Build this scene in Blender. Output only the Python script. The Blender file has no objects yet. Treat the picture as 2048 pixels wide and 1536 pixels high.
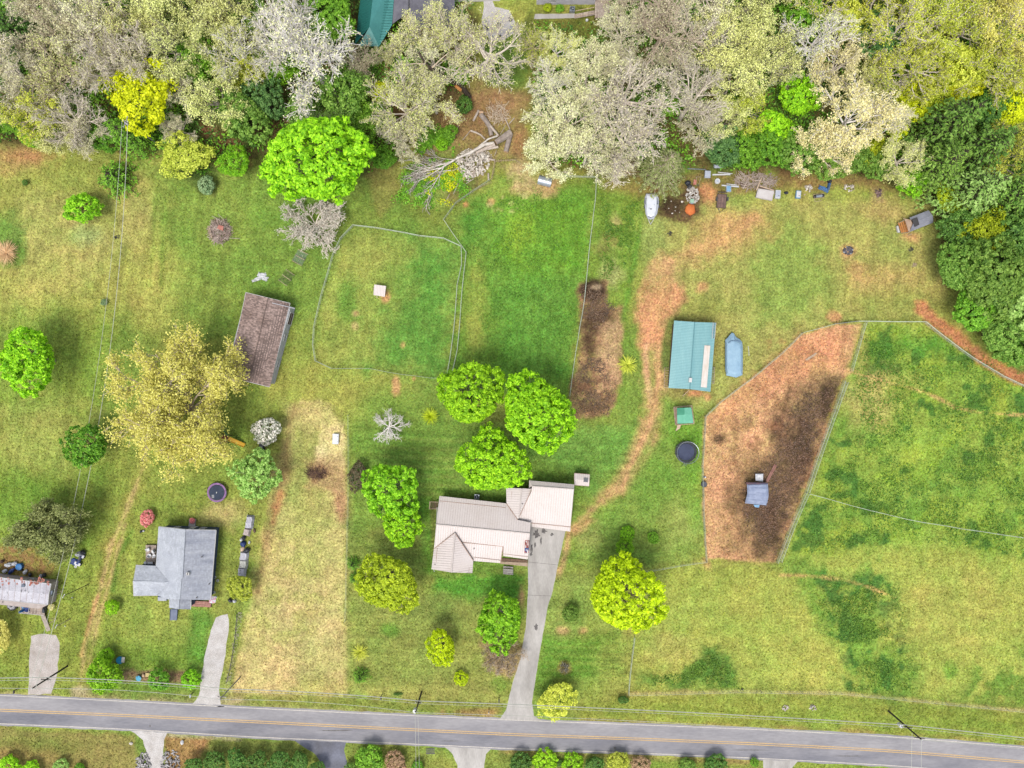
import bpy, math, random
import numpy as np
from mathutils import Vector, Matrix

# ------------------------------------------------------------------ camera, sky, sun
SC = bpy.context.scene
COL = SC.collection
PX = 0.1            # metres per photograph pixel at ground level
H = 140.0           # height of the drone above the ground
cam_d = bpy.data.cameras.new('camera')
cam = bpy.data.objects.new('camera', cam_d)
COL.objects.link(cam)
cam.location = (0, 0, H)
cam.rotation_euler = (0, 0, 0)
cam_d.sensor_width = 36.0
cam_d.lens = 18.0 * H / (1024 * PX)
cam_d.clip_start = 1.0
cam_d.clip_end = 6000.0
SC.camera = cam

SUN_EL = math.radians(66)
SUN_AZ = math.radians(205)      # compass bearing of the sun, north is up in the picture
world = bpy.data.worlds.new('World')
SC.world = world
world.use_nodes = True
wn = world.node_tree.nodes
wl = world.node_tree.links
wn.clear()
w_out = wn.new('ShaderNodeOutputWorld')
w_bg = wn.new('ShaderNodeBackground')
w_sky = wn.new('ShaderNodeTexSky')
w_sky.sky_type = 'NISHITA'
w_sky.sun_disc = False
w_sky.sun_elevation = SUN_EL
w_sky.sun_rotation = SUN_AZ
w_sky.altitude = 300
w_sky.air_density = 1.0
w_sky.dust_density = 3.0
w_sky.ozone_density = 1.0
w_hsv = wn.new('ShaderNodeHueSaturation')
w_hsv.inputs['Saturation'].default_value = 0.45
w_bg.inputs['Strength'].default_value = 0.15
wl.new(w_sky.outputs[0], w_hsv.inputs['Color'])
wl.new(w_hsv.outputs[0], w_bg.inputs['Color'])
wl.new(w_bg.outputs[0], w_out.inputs['Surface'])

sun_d = bpy.data.lights.new('sun', 'SUN')
sun_d.energy = 1.5
sun_d.angle = math.radians(22)
sun_d.color = (1.0, 0.96, 0.90)
sun = bpy.data.objects.new('sun', sun_d)
COL.objects.link(sun)
sdir = Vector((math.sin(SUN_AZ) * math.cos(SUN_EL), math.cos(SUN_AZ) * math.cos(SUN_EL), math.sin(SUN_EL)))
sun.rotation_euler = sdir.to_track_quat('Z', 'Y').to_euler()
sun.location = (0, 0, 60)

SC.view_settings.view_transform = 'Standard'
SC.view_settings.look = 'None'
SC.view_settings.gamma = 1.0
SC.view_settings.exposure = 1.25
SC.view_settings.use_curve_mapping = False
try:
    SC.cycles.max_bounces = 6
    SC.cycles.diffuse_bounces = 3
    SC.cycles.transmission_bounces = 4
    SC.cycles.transparent_max_bounces = 4
except Exception:
    pass

# ------------------------------------------------------------------ helpers
RNG = np.random.default_rng(7)
random.seed(7)
K_EXP = 2.35        # how bright the exposure shows a flat, sunlit surface of albedo 1

def lin(c):
    c = c / 255.0
    return c / 12.92 if c <= 0.04045 else ((c + 0.055) / 1.055) ** 2.4

def A(r, g, b, k=1.0):
    """real albedo of a surface whose sunlit look in the picture is r, g, b"""
    return tuple(min(0.92, lin(v) / K_EXP * k) for v in (r, g, b))

def W(px, py, h=0.0):
    """the point at height h that is seen at pixel px, py of the photograph"""
    s = PX * (H - h) / H
    return Vector(((px - 1024) * s, (768 - py) * s, h))

def finish(me, smooth=False):
    if smooth:
        me.polygons.foreach_set('use_smooth', np.ones(len(me.polygons), dtype=bool))
    me.update()

ORIGIN = {}

def tag(o, label=None, cat=None, group=None, kind=None):
    if label: o['label'] = label
    if cat: o['category'] = cat
    if group: o['group'] = group
    if kind: o['kind'] = kind
    return o

class MB:
    """collects simple solids in world coordinates; build() links them as ONE mesh object"""
    def __init__(self):
        self.v = []; self.f = []; self.t = []
    def add(self, vs, fs, tint=None):
        b = len(self.v)
        self.v.extend([tuple(x) for x in vs])
        self.f.extend([tuple(i + b for i in q) for q in fs])
        self.t.extend([tint if tint is not None else random.random()] * len(fs))
        return self
    def box(self, c, s, rz=0.0, rx=0.0, ry=0.0, tint=None, taper=1.0):
        """c = centre of the box's underside"""
        m = Matrix.Rotation(math.radians(rz), 3, 'Z') @ Matrix.Rotation(math.radians(ry), 3, 'Y') @ Matrix.Rotation(math.radians(rx), 3, 'X')
        c = Vector(c); x, y, z = s[0] / 2, s[1] / 2, s[2]
        vs = [Vector((-x, -y, 0)), Vector((x, -y, 0)), Vector((x, y, 0)), Vector((-x, y, 0)),
              Vector((-x * taper, -y * taper, z)), Vector((x * taper, -y * taper, z)), Vector((x * taper, y * taper, z)), Vector((-x * taper, y * taper, z))]
        vs = [c + m @ v for v in vs]
        return self.add(vs, [(0, 3, 2, 1), (4, 5, 6, 7), (0, 1, 5, 4), (1, 2, 6, 5), (2, 3, 7, 6), (3, 0, 4, 7)], tint)
    def prism(self, pts, z0, z1, tint=None):
        n = len(pts)
        a = sum(pts[i][0] * pts[(i + 1) % n][1] - pts[(i + 1) % n][0] * pts[i][1] for i in range(n))
        if a < 0: pts = pts[::-1]
        vs = [(p[0], p[1], z0) for p in pts] + [(p[0], p[1], z1) for p in pts]
        fs = [tuple(range(n - 1, -1, -1)), tuple(range(n, 2 * n))] + [(i, (i + 1) % n, n + (i + 1) % n, n + i) for i in range(n)]
        return self.add(vs, fs, tint)
    def slab(self, pts, th, tint=None):
        """a flat sloping slab: pts are its top corners"""
        pts = [Vector(p) for p in pts]; n = len(pts)
        a = sum(pts[i][0] * pts[(i + 1) % n][1] - pts[(i + 1) % n][0] * pts[i][1] for i in range(n))
        if a < 0: pts = pts[::-1]
        vs = [p - Vector((0, 0, th)) for p in pts] + pts
        fs = [tuple(range(n - 1, -1, -1)), tuple(range(n, 2 * n))] + [(i, (i + 1) % n, n + (i + 1) % n, n + i) for i in range(n)]
        return self.add(vs, fs, tint)
    def tube(self, path, r, n=6, tint=None, caps=True):
        path = [Vector(p) for p in path]
        if not hasattr(r, '__len__'): r = [r] * len(path)
        vs = []; fs = []
        d0 = (path[-1] - path[0])
        ref = Vector((0, 0, 1)) if abs(d0.normalized().z) < 0.9 else Vector((1, 0, 0))
        for i, p in enumerate(path):
            d = path[min(i + 1, len(path) - 1)] - path[max(i - 1, 0)]
            if d.length < 1e-6: d = Vector((0, 0, 1))
            d.normalize()
            u = d.cross(ref); 
            if u.length < 1e-4: u = d.cross(Vector((0, 1, 0.1)))
            u.normalize(); w = d.cross(u)
            for k in range(n):
                a = 2 * math.pi * k / n
                vs.append(p + (u * math.cos(a) + w * math.sin(a)) * r[i])
        for i in range(len(path) - 1):
            for k in range(n):
                fs.append((i * n + k, i * n + (k + 1) % n, (i + 1) * n + (k + 1) % n, (i + 1) * n + k))
        if caps:
            fs.append(tuple(range(n - 1, -1, -1)))
            m = (len(path) - 1) * n
            fs.append(tuple(range(m, m + n)))
        return self.add(vs, fs, tint)
    def cyl(self, c, r, h, n=16, r2=None, tint=None):
        r2 = r if r2 is None else r2
        vs = [(c[0] + r * math.cos(2 * math.pi * k / n), c[1] + r * math.sin(2 * math.pi * k / n), c[2]) for k in range(n)]
        vs += [(c[0] + r2 * math.cos(2 * math.pi * k / n), c[1] + r2 * math.sin(2 * math.pi * k / n), c[2] + h) for k in range(n)]
        fs = [tuple(range(n - 1, -1, -1)), tuple(range(n, 2 * n))] + [(k, (k + 1) % n, n + (k + 1) % n, n + k) for k in range(n)]
        return self.add(vs, fs, tint)
    def ring(self, c, r, rt, n=28, m=6, tint=None):
        vs = []; fs = []
        for i in range(n):
            a = 2 * math.pi * i / n
            for j in range(m):
                b = 2 * math.pi * j / m
                q = r + rt * math.cos(b)
                vs.append((c[0] + q * math.cos(a), c[1] + q * math.sin(a), c[2] + rt * math.sin(b)))
        for i in range(n):
            for j in range(m):
                fs.append((i * m + j, ((i + 1) % n) * m + j, ((i + 1) % n) * m + (j + 1) % m, i * m + (j + 1) % m))
        return self.add(vs, fs, tint)
    def lump(self, c, r, n=10, m=6, jit=0.15, tint=None, seed=0):
        """an uneven rounded body; r = (rx, ry, rz)"""
        rr = random.Random(seed * 977 + 13)
        vs = [(c[0], c[1], c[2] - r[2])]
        for j in range(1, m):
            b = -math.pi / 2 + math.pi * j / m
            for i in range(n):
                a = 2 * math.pi * i / n
                q = 1 + rr.uniform(-jit, jit)
                vs.append((c[0] + r[0] * q * math.cos(a) * math.cos(b), c[1] + r[1] * q * math.sin(a) * math.cos(b), c[2] + r[2] * math.sin(b) * (1 + rr.uniform(-jit, jit) * 0.6)))
        vs.append((c[0], c[1], c[2] + r[2]))
        fs = [(0, 1 + (i + 1) % n, 1 + i) for i in range(n)]
        for j in range(m - 2):
            for i in range(n):
                fs.append((1 + j * n + i, 1 + j * n + (i + 1) % n, 1 + (j + 1) * n + (i + 1) % n, 1 + (j + 1) * n + i))
        t = len(vs) - 1; s = 1 + (m - 2) * n
        fs += [(s + i, s + (i + 1) % n, t) for i in range(n)]
        return self.add(vs, fs, tint)
    def sheet(self, c, sx, sy, rz, nx, ny, fn, tint=None):
        """a cloth: a grid whose height is fn(u, v), u and v from -1 to 1; closed down to the ground side by a hem"""
        m = Matrix.Rotation(math.radians(rz), 3, 'Z'); vs = []; fs = []
        for j in range(ny + 1):
            for i in range(nx + 1):
                u = 2 * i / nx - 1; v = 2 * j / ny - 1
                z = fn(u, v)
                dx = dy = 0.0
                if isinstance(z, tuple): dx, dy, z = z
                vs.append(Vector(c) + m @ Vector(((u + dx) * sx / 2, (v + dy) * sy / 2, z)))
        for j in range(ny):
            for i in range(nx):
                a = j * (nx + 1) + i
                fs.append((a, a + 1, a + nx + 2, a + nx + 1))
        return self.add(vs, fs, tint)
    def build(self, name, mat, parent=None, smooth=False, kind=None, label=None, origin=None):
        o_ = Vector((0, 0, 0))
        if parent is not None: o_ = ORIGIN[parent.name]
        elif origin is not None: o_ = Vector(origin)
        else:
            xs = [p[0] for p in self.v]; ys = [p[1] for p in self.v]; zs = [p[2] for p in self.v]
            o_ = Vector(((min(xs) + max(xs)) / 2, (min(ys) + max(ys)) / 2, min(zs)))
        me = bpy.data.meshes.new(name)
        me.from_pydata([(p[0] - o_.x, p[1] - o_.y, p[2] - o_.z) for p in self.v], [], self.f)
        at = me.attributes.new('tint', 'FLOAT', 'FACE')
        at.data.foreach_set('value', np.array(self.t, dtype=np.float32))
        me.materials.append(mat)
        finish(me, smooth)
        o = bpy.data.objects.new(name, me)
        COL.objects.link(o)
        if parent is not None: o.parent = parent
        else: o.location = o_
        ORIGIN[o.name] = o_
        if kind: o['kind'] = kind
        if label: o['label'] = label
        return o

def thing(name, label, cat, loc, group=None):
    o = bpy.data.objects.new(name, None)
    o.empty_display_size = 0.5
    COL.objects.link(o)
    o.location = loc
    ORIGIN[o.name] = Vector(loc)
    return tag(o, label, cat, group)

def solo(mb, name, mat, label, cat, group=None, kind=None, smooth=False):
    return tag(mb.build(name, mat, smooth=smooth), label, cat, group, kind)

# ------------------------------------------------------------------ materials
def mat(name, c1, c2=None, rough=0.8, scale=1.5, var=0.18, metal=0.0, bump=0.0, bscale=6.0, tint=0.0, spec=0.3, stretch=None, alpha_noise=None):
    """noise-mottled paint, wood, soil or metal; c2 is a second colour the noise drifts to"""
    m = bpy.data.materials.new(name); m.use_nodes = True
    nt = m.node_tree; N = nt.nodes; L = nt.links; N.clear()
    out = N.new('ShaderNodeOutputMaterial'); b = N.new('ShaderNodeBsdfPrincipled')
    b.inputs['Roughness'].default_value = rough; b.inputs['Metallic'].default_value = metal
    b.inputs['Specular IOR Level'].default_value = spec
    L.new(b.outputs[0], out.inputs[0])
    tc = N.new('ShaderNodeTexCoord'); mp = N.new('ShaderNodeMapping')
    L.new(tc.outputs['Object'], mp.inputs[0])
    if stretch: mp.inputs['Scale'].default_value = stretch
    n1 = N.new('ShaderNodeTexNoise'); n1.inputs['Scale'].default_value = scale; n1.inputs['Detail'].default_value = 5
    L.new(mp.outputs[0], n1.inputs['Vector'])
    rmp = N.new('ShaderNodeMapRange'); rmp.inputs[1].default_value = 0.32; rmp.inputs[2].default_value = 0.68
    L.new(n1.outputs['Fac'], rmp.inputs[0])
    mx = N.new('ShaderNodeMix'); mx.data_type = 'RGBA'
    c2 = c2 or tuple(v * (1 - var * 1.6) for v in c1)
    mx.inputs[6].default_value = (*c1, 1); mx.inputs[7].default_value = (*c2, 1)
    L.new(rmp.outputs[0], mx.inputs[0])
    last = mx.outputs[2]
    n2 = N.new('ShaderNodeTexNoise'); n2.inputs['Scale'].default_value = scale * 9; n2.inputs['Detail'].default_value = 3
    L.new(mp.outputs[0], n2.inputs['Vector'])
    r2 = N.new('ShaderNodeMapRange'); r2.inputs[1].default_value = 0.3; r2.inputs[2].default_value = 0.7
    r2.inputs[3].default_value = 1 - var; r2.inputs[4].default_value = 1 + var
    L.new(n2.outputs['Fac'], r2.inputs[0])
    vm = N.new('ShaderNodeVectorMath'); vm.operation = 'SCALE'
    L.new(last, vm.inputs[0]); L.new(r2.outputs[0], vm.inputs['Scale'])
    last = vm.outputs[0]
    if tint:
        at = N.new('ShaderNodeAttribute'); at.attribute_name = 'tint'
        r3 = N.new('ShaderNodeMapRange'); r3.inputs[3].default_value = 1 - tint; r3.inputs[4].default_value = 1 + tint
        L.new(at.outputs['Fac'], r3.inputs[0])
        v2 = N.new('ShaderNodeVectorMath'); v2.operation = 'SCALE'
        L.new(last, v2.inputs[0]); L.new(r3.outputs[0], v2.inputs['Scale']); last = v2.outputs[0]
    L.new(last, b.inputs['Base Color'])
    if bump:
        n3 = N.new('ShaderNodeTexNoise'); n3.inputs['Scale'].default_value = bscale; n3.inputs['Detail'].default_value = 4
        L.new(mp.outputs[0], n3.inputs['Vector'])
        bp = N.new('ShaderNodeBump'); bp.inputs['Strength'].default_value = min(1, bump); bp.inputs['Distance'].default_value = 0.1
        L.new(n3.outputs['Fac'], bp.inputs['Height']); L.new(bp.outputs[0], b.inputs['Normal'])
    return m

def leafmat(name, dark, light, trans=0.4, huevar=0.008):
    m = bpy.data.materials.new(name); m.use_nodes = True
    nt = m.node_tree; N = nt.nodes; L = nt.links; N.clear()
    out = N.new('ShaderNodeOutputMaterial')
    at = N.new('ShaderNodeAttribute'); at.attribute_name = 'tint'
    mx = N.new('ShaderNodeMix'); mx.data_type = 'RGBA'
    mx.inputs[6].default_value = (*dark, 1); mx.inputs[7].default_value = (*light, 1)
    L.new(at.outputs['Fac'], mx.inputs[0])
    oi = N.new('ShaderNodeObjectInfo')
    hs = N.new('ShaderNodeHueSaturation')
    mr = N.new('ShaderNodeMapRange'); mr.inputs[3].default_value = 0.5 - huevar; mr.inputs[4].default_value = 0.5 + huevar * 0.6
    L.new(oi.outputs['Random'], mr.inputs[0]); L.new(mr.outputs[0], hs.inputs['Hue'])
    mv = N.new('ShaderNodeMapRange'); mv.inputs[3].default_value = 0.85; mv.inputs[4].default_value = 1.12
    ml = N.new('ShaderNodeMath'); ml.operation = 'FRACT'
    m7 = N.new('ShaderNodeMath'); m7.operation = 'MULTIPLY'; m7.inputs[1].default_value = 7.31
    L.new(oi.outputs['Random'], m7.inputs[0]); L.new(m7.outputs[0], ml.inputs[0]); L.new(ml.outputs[0], mv.inputs[0]); L.new(mv.outputs[0], hs.inputs['Value'])
    L.new(mx.outputs[2], hs.inputs['Color'])
    d = N.new('ShaderNodeBsdfPrincipled'); d.inputs['Roughness'].default_value = 0.55; d.inputs['Specular IOR Level'].default_value = 0.25
    t = N.new('ShaderNodeBsdfTranslucent')
    L.new(hs.outputs[0], d.inputs['Base Color']); L.new(hs.outputs[0], t.inputs['Color'])
    ms = N.new('ShaderNodeMixShader'); ms.inputs[0].default_value = trans
    L.new(d.outputs[0], ms.inputs[1]); L.new(t.outputs[0], ms.inputs[2]); L.new(ms.outputs[0], out.inputs[0])
    return m
# ------------------------------------------------------------------ the ground: one sheet, its cover painted patch by patch
NT = np.random.default_rng(11).random((256, 256)).astype(np.float32)

def vn(x, y, s, seed=0):
    x = x / s + seed * 17.3 + 1000; y = y / s + seed * 31.7 + 1000
    xi = np.floor(x).astype(np.int64); yi = np.floor(y).astype(np.int64)
    fx = (x - xi).astype(np.float32); fy = (y - yi).astype(np.float32)
    fx = fx * fx * (3 - 2 * fx); fy = fy * fy * (3 - 2 * fy)
    a = NT[yi & 255, xi & 255]; b = NT[yi & 255, (xi + 1) & 255]; c = NT[(yi + 1) & 255, xi & 255]; d = NT[(yi + 1) & 255, (xi + 1) & 255]
    return (a * (1 - fx) + b * fx) * (1 - fy) + (c * (1 - fx) + d * fx) * fy

def fbm(x, y, s, seed=0, o=4):
    r = 0; w = 0.5; t = 0
    for i in range(o):
        r = r + w * vn(x, y, s / 2 ** i, seed + i * 5); t += w; w *= 0.55
    return r / t

STEP = 3.4
inner_x = np.arange(-110, 2160, STEP); inner_y = np.arange(-110, 1650, STEP)
def widen(lo, hi, arr):
    left = [lo - 40 * (1.45 ** k) for k in range(1, 19)][::-1]
    right = [hi + 40 * (1.45 ** k) for k in range(1, 19)]
    return np.concatenate([left, arr, right])
XS = widen(inner_x[0], inner_x[-1], inner_x); YS = widen(inner_y[0], inner_y[-1], inner_y)
GX, GY = np.meshgrid(XS, YS)
CV = np.zeros(GX.shape + (3,), dtype=np.float32)
FB8 = fbm(GX, GY, 10, 1, 3); FB25 = fbm(GX, GY, 30, 2, 4); FB90 = fbm(GX, GY, 110, 3, 4)
def C3(c): return np.array(A(*c), dtype=np.float32)

# meadow underlay: olive and green drift
t = np.clip((fbm(GX, GY, 260, 9, 4) - 0.38) / 0.24, 0, 1)[..., None]
CV[:] = C3((160, 165, 78)) * (1 - t) + C3((126, 152, 62)) * t

def sdp(pts, x, y, closed=True):
    d = np.full(x.shape, 1e9, dtype=np.float32); ins = np.zeros(x.shape, dtype=bool); n = len(pts)
    for i in range(n if closed else n - 1):
        ax, ay = pts[i]; bx, by = pts[(i + 1) % n]
        ex, ey = bx - ax, by - ay
        tt = np.clip(((x - ax) * ex + (y - ay) * ey) / (ex * ex + ey * ey + 1e-9), 0, 1)
        d = np.minimum(d, np.hypot(x - ax - tt * ex, y - ay - tt * ey))
        if closed:
            c = ((ay > y) != (by > y))
            xx = ex * (y - ay) / (ey if abs(ey) > 1e-9 else 1e-9) + ax
            ins ^= c & (x < xx)
    if closed: d = np.where(ins, -d, d)
    return d

def window(x0, x1, y0, y1):
    return slice(max(0, np.searchsorted(XS, x0) - 1), np.searchsorted(XS, x1) + 1), slice(max(0, np.searchsorted(YS, y0) - 1), np.searchsorted(YS, y1) + 1)

def lay(d, sx, sy, col, a, soft, rough, clump=None, cs=22, flecks=0.0, seed=0):
    x = GX[sy, sx]; y = GY[sy, sx]
    d = d + rough * 2 * (FB25[sy, sx] - 0.5) * 2 + rough * (FB8[sy, sx] - 0.5) * 1.6
    m = np.clip(0.5 - d / soft, 0, 1) * a
    if clump is not None:
        q = fbm(x, y, cs, 40 + seed, 4)
        m = m * np.clip((q - clump) / 0.08, 0, 1)
    if flecks:
        m = m * np.clip(1 - flecks * (vn(x, y, 4.5, 77 + seed) > 0.62), 0, 1)
    m = m[..., None]
    CV[sy, sx] = CV[sy, sx] * (1 - m) + C3(col) * m

def poly(pts, col, a=1.0, soft=14, rough=7, **k):
    xs = [p[0] for p in pts]; ys = [p[1] for p in pts]; e = soft + rough * 3
    sx, sy = window(min(xs) - e, max(xs) + e, min(ys) - e, max(ys) + e)
    lay(sdp(pts, GX[sy, sx], GY[sy, sx]), sx, sy, col, a, soft, rough, **k)

def stroke(pts, w, col, a=1.0, soft=6, rough=3, **k):
    xs = [p[0] for p in pts]; ys = [p[1] for p in pts]; e = soft + rough * 3 + w
    sx, sy = window(min(xs) - e, max(xs) + e, min(ys) - e, max(ys) + e)
    lay(sdp(pts, GX[sy, sx], GY[sy, sx], False) - w / 2, sx, sy, col, a, soft, rough, **k)

def blob(cx, cy, rx, ry, col, a=1.0, soft=14, rough=6, **k):
    e = soft + rough * 3
    sx, sy = window(cx - rx - e, cx + rx + e, cy - ry - e, cy + ry + e)
    d = (np.hypot((GX[sy, sx] - cx) / rx, (GY[sy, sx] - cy) / ry) - 1) * min(rx, ry)
    lay(d, sx, sy, col, a, soft, rough, **k)

def R4(x0, y0, x1, y1): return [(x0, y0), (x1, y0), (x1, y1), (x0, y1)]

GREEN = (112, 150, 52); LUSH = (92, 148, 48); DEEP = (74, 124, 40); OLIVE = (160, 164, 78); STRAW = (203, 188, 128); TAN = (190, 172, 112)
RED = (216, 152, 108); RED2 = (200, 130, 92); SOIL = (92, 70, 55); LITTER = (128, 96, 70); BARK = (84, 74, 48)
# -- left field
poly(R4(-150, 280, 490, 640), (172, 170, 88), 0.7, 60, 20)
poly([(300, 330), (620, 330), (640, 560), (560, 700), (400, 700), (320, 560)], (118, 152, 58), 0.75, 70, 22)
blob(120, 480, 120, 90, (186, 178, 110), 0.6, 50, 16); blob(85, 560, 90, 50, (180, 176, 96), 0.5, 40, 14)
blob(270, 440, 36, 80, (190, 176, 112), 0.6, 24, 8); blob(300, 560, 60, 90, (176, 172, 90), 0.5, 40, 12)
stroke([(335, 390), (325, 470), (322, 570)], 9, (116, 146, 52), 0.7, 8, 3); stroke([(310, 400), (308, 480), (300, 570)], 6, (122, 148, 56), 0.6, 8, 3)
blob(15, 470, 30, 50, LUSH, 0.7, 26, 10); blob(30, 510, 26, 26, (90, 130, 45), 0.8, 18, 6)
blob(178, 470, 30, 20, (152, 184, 120), 0.6, 22, 6); stroke([(40, 618), (230, 625)], 5, (128, 148, 60), 0.6, 8, 3)
poly(R4(-150, 640, 240, 1400), (134, 154, 56), 0.6, 60, 20); blob(90, 870, 120, 70, (168, 170, 92), 0.6, 60, 16)
blob(40, 1000, 70, 50, (104, 144, 42), 0.7, 40, 10); poly([(230, 900), (520, 900), (470, 1060), (330, 1040), (220, 1150), (180, 1120)], (146, 156, 68), 0.6, 40, 12)
blob(450, 1030, 40, 26, (196, 178, 124), 0.7, 24, 8); blob(30, 320, 50, 22, (196, 140, 104), 0.55, 30, 10); blob(55, 310, 40, 10, (190, 128, 95), 0.5, 16, 6)
# worn lane beside the left house
stroke([(290, 920), (262, 1000), (232, 1050), (215, 1120), (200, 1200), (178, 1290), (158, 1395)], 26, (158, 156, 76), 0.7, 16, 5)
stroke([(286, 935), (254, 1020), (222, 1090), (208, 1150), (186, 1230), (170, 1300), (156, 1395)], 6, (196, 172, 118), 0.85, 7, 3)
stroke([(250, 1050), (232, 1120), (212, 1190), (196, 1240), (182, 1310), (172, 1390)], 5, (196, 170, 118), 0.75, 7, 3)
stroke([(196, 1190), (176, 1250), (163, 1310)], 5, (214, 160, 112), 0.7, 5, 2); blob(160, 1385, 22, 16, (190, 176, 150), 0.8, 12, 5)
stroke([(265, 1060), (236, 1120), (225, 1180)], 6, (98, 140, 44), 0.7, 7, 3)
poly([(180, 1290), (410, 1290), (410, 1400), (180, 1390)], (118, 148, 46), 0.6, 30, 8); poly([(380, 1215), (425, 1215), (415, 1320), (385, 1340)], LUSH, 0.75, 24, 8)
poly([(248, 1338), (375, 1342), (372, 1368), (245, 1362)], (138, 112, 92), 1, 7, 3, flecks=0.3); blob(300, 1395, 170, 10, (150, 148, 90), 0.6, 12, 5)
# junk yard soil by the mobile home
poly([(-60, 1090), (60, 1095), (115, 1130), (100, 1150), (-60, 1140)], (150, 108, 78), 0.85, 16, 7, flecks=0.4)
# -- hay field, tan
poly([(570, 805), (640, 800), (690, 850), (698, 1000), (695, 1395), (462, 1388), (495, 1240), (520, 1100), (548, 1000)], STRAW, 0.92, 22, 8)
poly([(590, 850), (640, 860), (650, 980), (620, 1060), (570, 1000), (575, 900)], (158, 168, 88), 0.75, 34, 12)
blob(640, 1010, 34, 70, (150, 160, 84), 0.5, 34, 12); poly(R4(560, 960, 650, 1060), (182, 180, 108), 0.5, 40, 12)
blob(600, 1240, 70, 80, (214, 196, 142), 0.5, 50, 14); blob(520, 1350, 60, 50, (216, 190, 138), 0.6, 40, 12); blob(640, 1380, 60, 22, (190, 176, 104), 0.6, 24, 8)
blob(560, 1180, 90, 120, (178, 176, 100), 0.55, 30, 10, clump=0.52, cs=26)
stroke([(590, 812), (574, 870), (572, 935), (555, 1000), (538, 1060), (526, 1120), (515, 1180)], 17, (176, 142, 98), 0.75, 16, 5)
stroke([(562, 985), (553, 1020), (546, 1045)], 9, (206, 140, 96), 0.75, 10, 4); stroke([(600, 806), (640, 806)], 8, (204, 178, 132), 0.7, 10, 4)
poly([(640, 850), (692, 850), (694, 935), (645, 935)], (226, 204, 156), 0.85, 12, 7, flecks=0.35); poly([(632, 895), (652, 895), (650, 938), (634, 935)], (232, 214, 168), 0.8, 10, 4)
poly([(612, 925), (690, 905), (694, 1020), (700, 1040), (680, 1040), (660, 985), (620, 965)], (178, 144, 110), 0.75, 18, 8); poly([(660, 975), (696, 990), (698, 1042), (682, 1040)], (188, 148, 112), 0.8, 12, 5)
blob(632, 945, 25, 15, (150, 112, 88), 0.8, 14, 5); stroke([(698, 850), (698, 1100), (693, 1390)], 4, (120, 140, 60), 0.6, 6, 2); stroke([(694, 1000), (692, 1390)], 3, (206, 190, 132), 0.5, 6, 2)
stroke([(478, 1230), (470, 1300), (462, 1370)], 10, (112, 140, 50), 0.7, 10, 4)
# -- ring paddock with the hut
poly([(708, 452), (923, 494), (905, 660), (893, 757), (665, 737), (628, 700), (645, 590)], (146, 164, 76), 0.8, 20, 6)
poly([(830, 480), (920, 494), (905, 660), (893, 757), (740, 735), (770, 640), (820, 560)], (88, 150, 52), 0.8, 60, 18); blob(700, 590, 22, 50, (100, 146, 50), 0.7, 24, 10)
blob(720, 520, 50, 40, (172, 174, 90), 0.6, 40, 10); stroke([(640, 700), (660, 600), (690, 500)], 20, (176, 176, 90), 0.5, 18, 6)
blob(772, 592, 9, 12, (206, 150, 110), 0.9, 8, 3); blob(712, 627, 6, 5, (214, 170, 130), 0.7, 6, 2); blob(710, 652, 7, 8, (208, 176, 130), 0.6, 6, 2); blob(806, 690, 4, 5, (200, 160, 110), 0.7, 5, 2)
# -- lush middle field
poly([(930, 400), (1000, 350), (1190, 360), (1185, 450), (1165, 620), (1140, 840), (900, 770), (925, 560)], (104, 152, 46), 0.85, 26, 8)
poly([(1000, 390), (1185, 390), (1170, 540), (1060, 560), (990, 500)], (104, 158, 28), 0.65, 40, 14); blob(1040, 470, 26, 40, (150, 178, 40), 0.6, 26, 8)
poly([(980, 560), (1150, 560), (1140, 760), (1000, 740)], (92, 152, 52), 0.6, 50, 14); blob(945, 450, 18, 60, (82, 138, 44), 0.6, 20, 8); blob(950, 620, 18, 90, (166, 166, 80), 0.6, 22, 8); blob(1010, 380, 40, 14, (160, 166, 80), 0.6, 20, 7)
blob(1080, 372, 46, 20, (200, 168, 128), 0.75, 20, 8, flecks=0.3); blob(1045, 335, 30, 28, (214, 184, 150), 0.8, 16, 8, flecks=0.25); blob(1115, 372, 18, 10, (196, 150, 112), 0.6, 14, 6)
blob(932, 410, 6, 7, (214, 140, 104), 0.8, 6, 3); blob(983, 402, 5, 5, (206, 150, 110), 0.6, 5, 3); blob(1020, 400, 40, 30, (206, 196, 140), 0.6, 8, 6, clump=0.6, cs=14)
blob(792, 770, 7, 16, (214, 158, 118), 0.8, 8, 4); blob(828, 757, 3, 4, (214, 150, 110), 0.7, 5, 2)
# -- rough strip with the garden bed
poly([(1190, 380), (1285, 390), (1262, 560), (1240, 800), (1225, 840), (1150, 830), (1165, 600)], (118, 152, 50), 0.8, 16, 6); blob(1232, 445, 12, 14, (196, 172, 124), 0.7, 12, 5); blob(1215, 490, 26, 24, (152, 128, 90), 0.45, 14, 8, flecks=0.4); blob(1225, 545, 22, 26, (174, 172, 120), 0.6, 20, 8)
poly([(1158, 568), (1212, 566), (1210, 600), (1215, 618), (1246, 612), (1244, 690), (1232, 800), (1220, 835), (1152, 836), (1138, 790), (1155, 690)], (162, 126, 98), 0.95, 9, 6, flecks=0.25)
blob(1185, 580, 25, 20, (66, 52, 44), 0.95, 10, 5); blob(1192, 643, 34, 26, (82, 60, 50), 0.9, 16, 7, flecks=0.25); blob(1176, 690, 18, 34, (86, 64, 52), 0.85, 14, 7, flecks=0.2); blob(1190, 575, 9, 5, (178, 156, 136), 0.9, 5, 3)
poly([(1205, 660), (1240, 640), (1232, 760), (1200, 790), (1190, 720)], (196, 158, 128), 0.75, 18, 7, flecks=0.2); blob(1185, 790, 34, 44, (128, 96, 76), 0.8, 20, 8, clump=0.42, cs=18)
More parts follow.
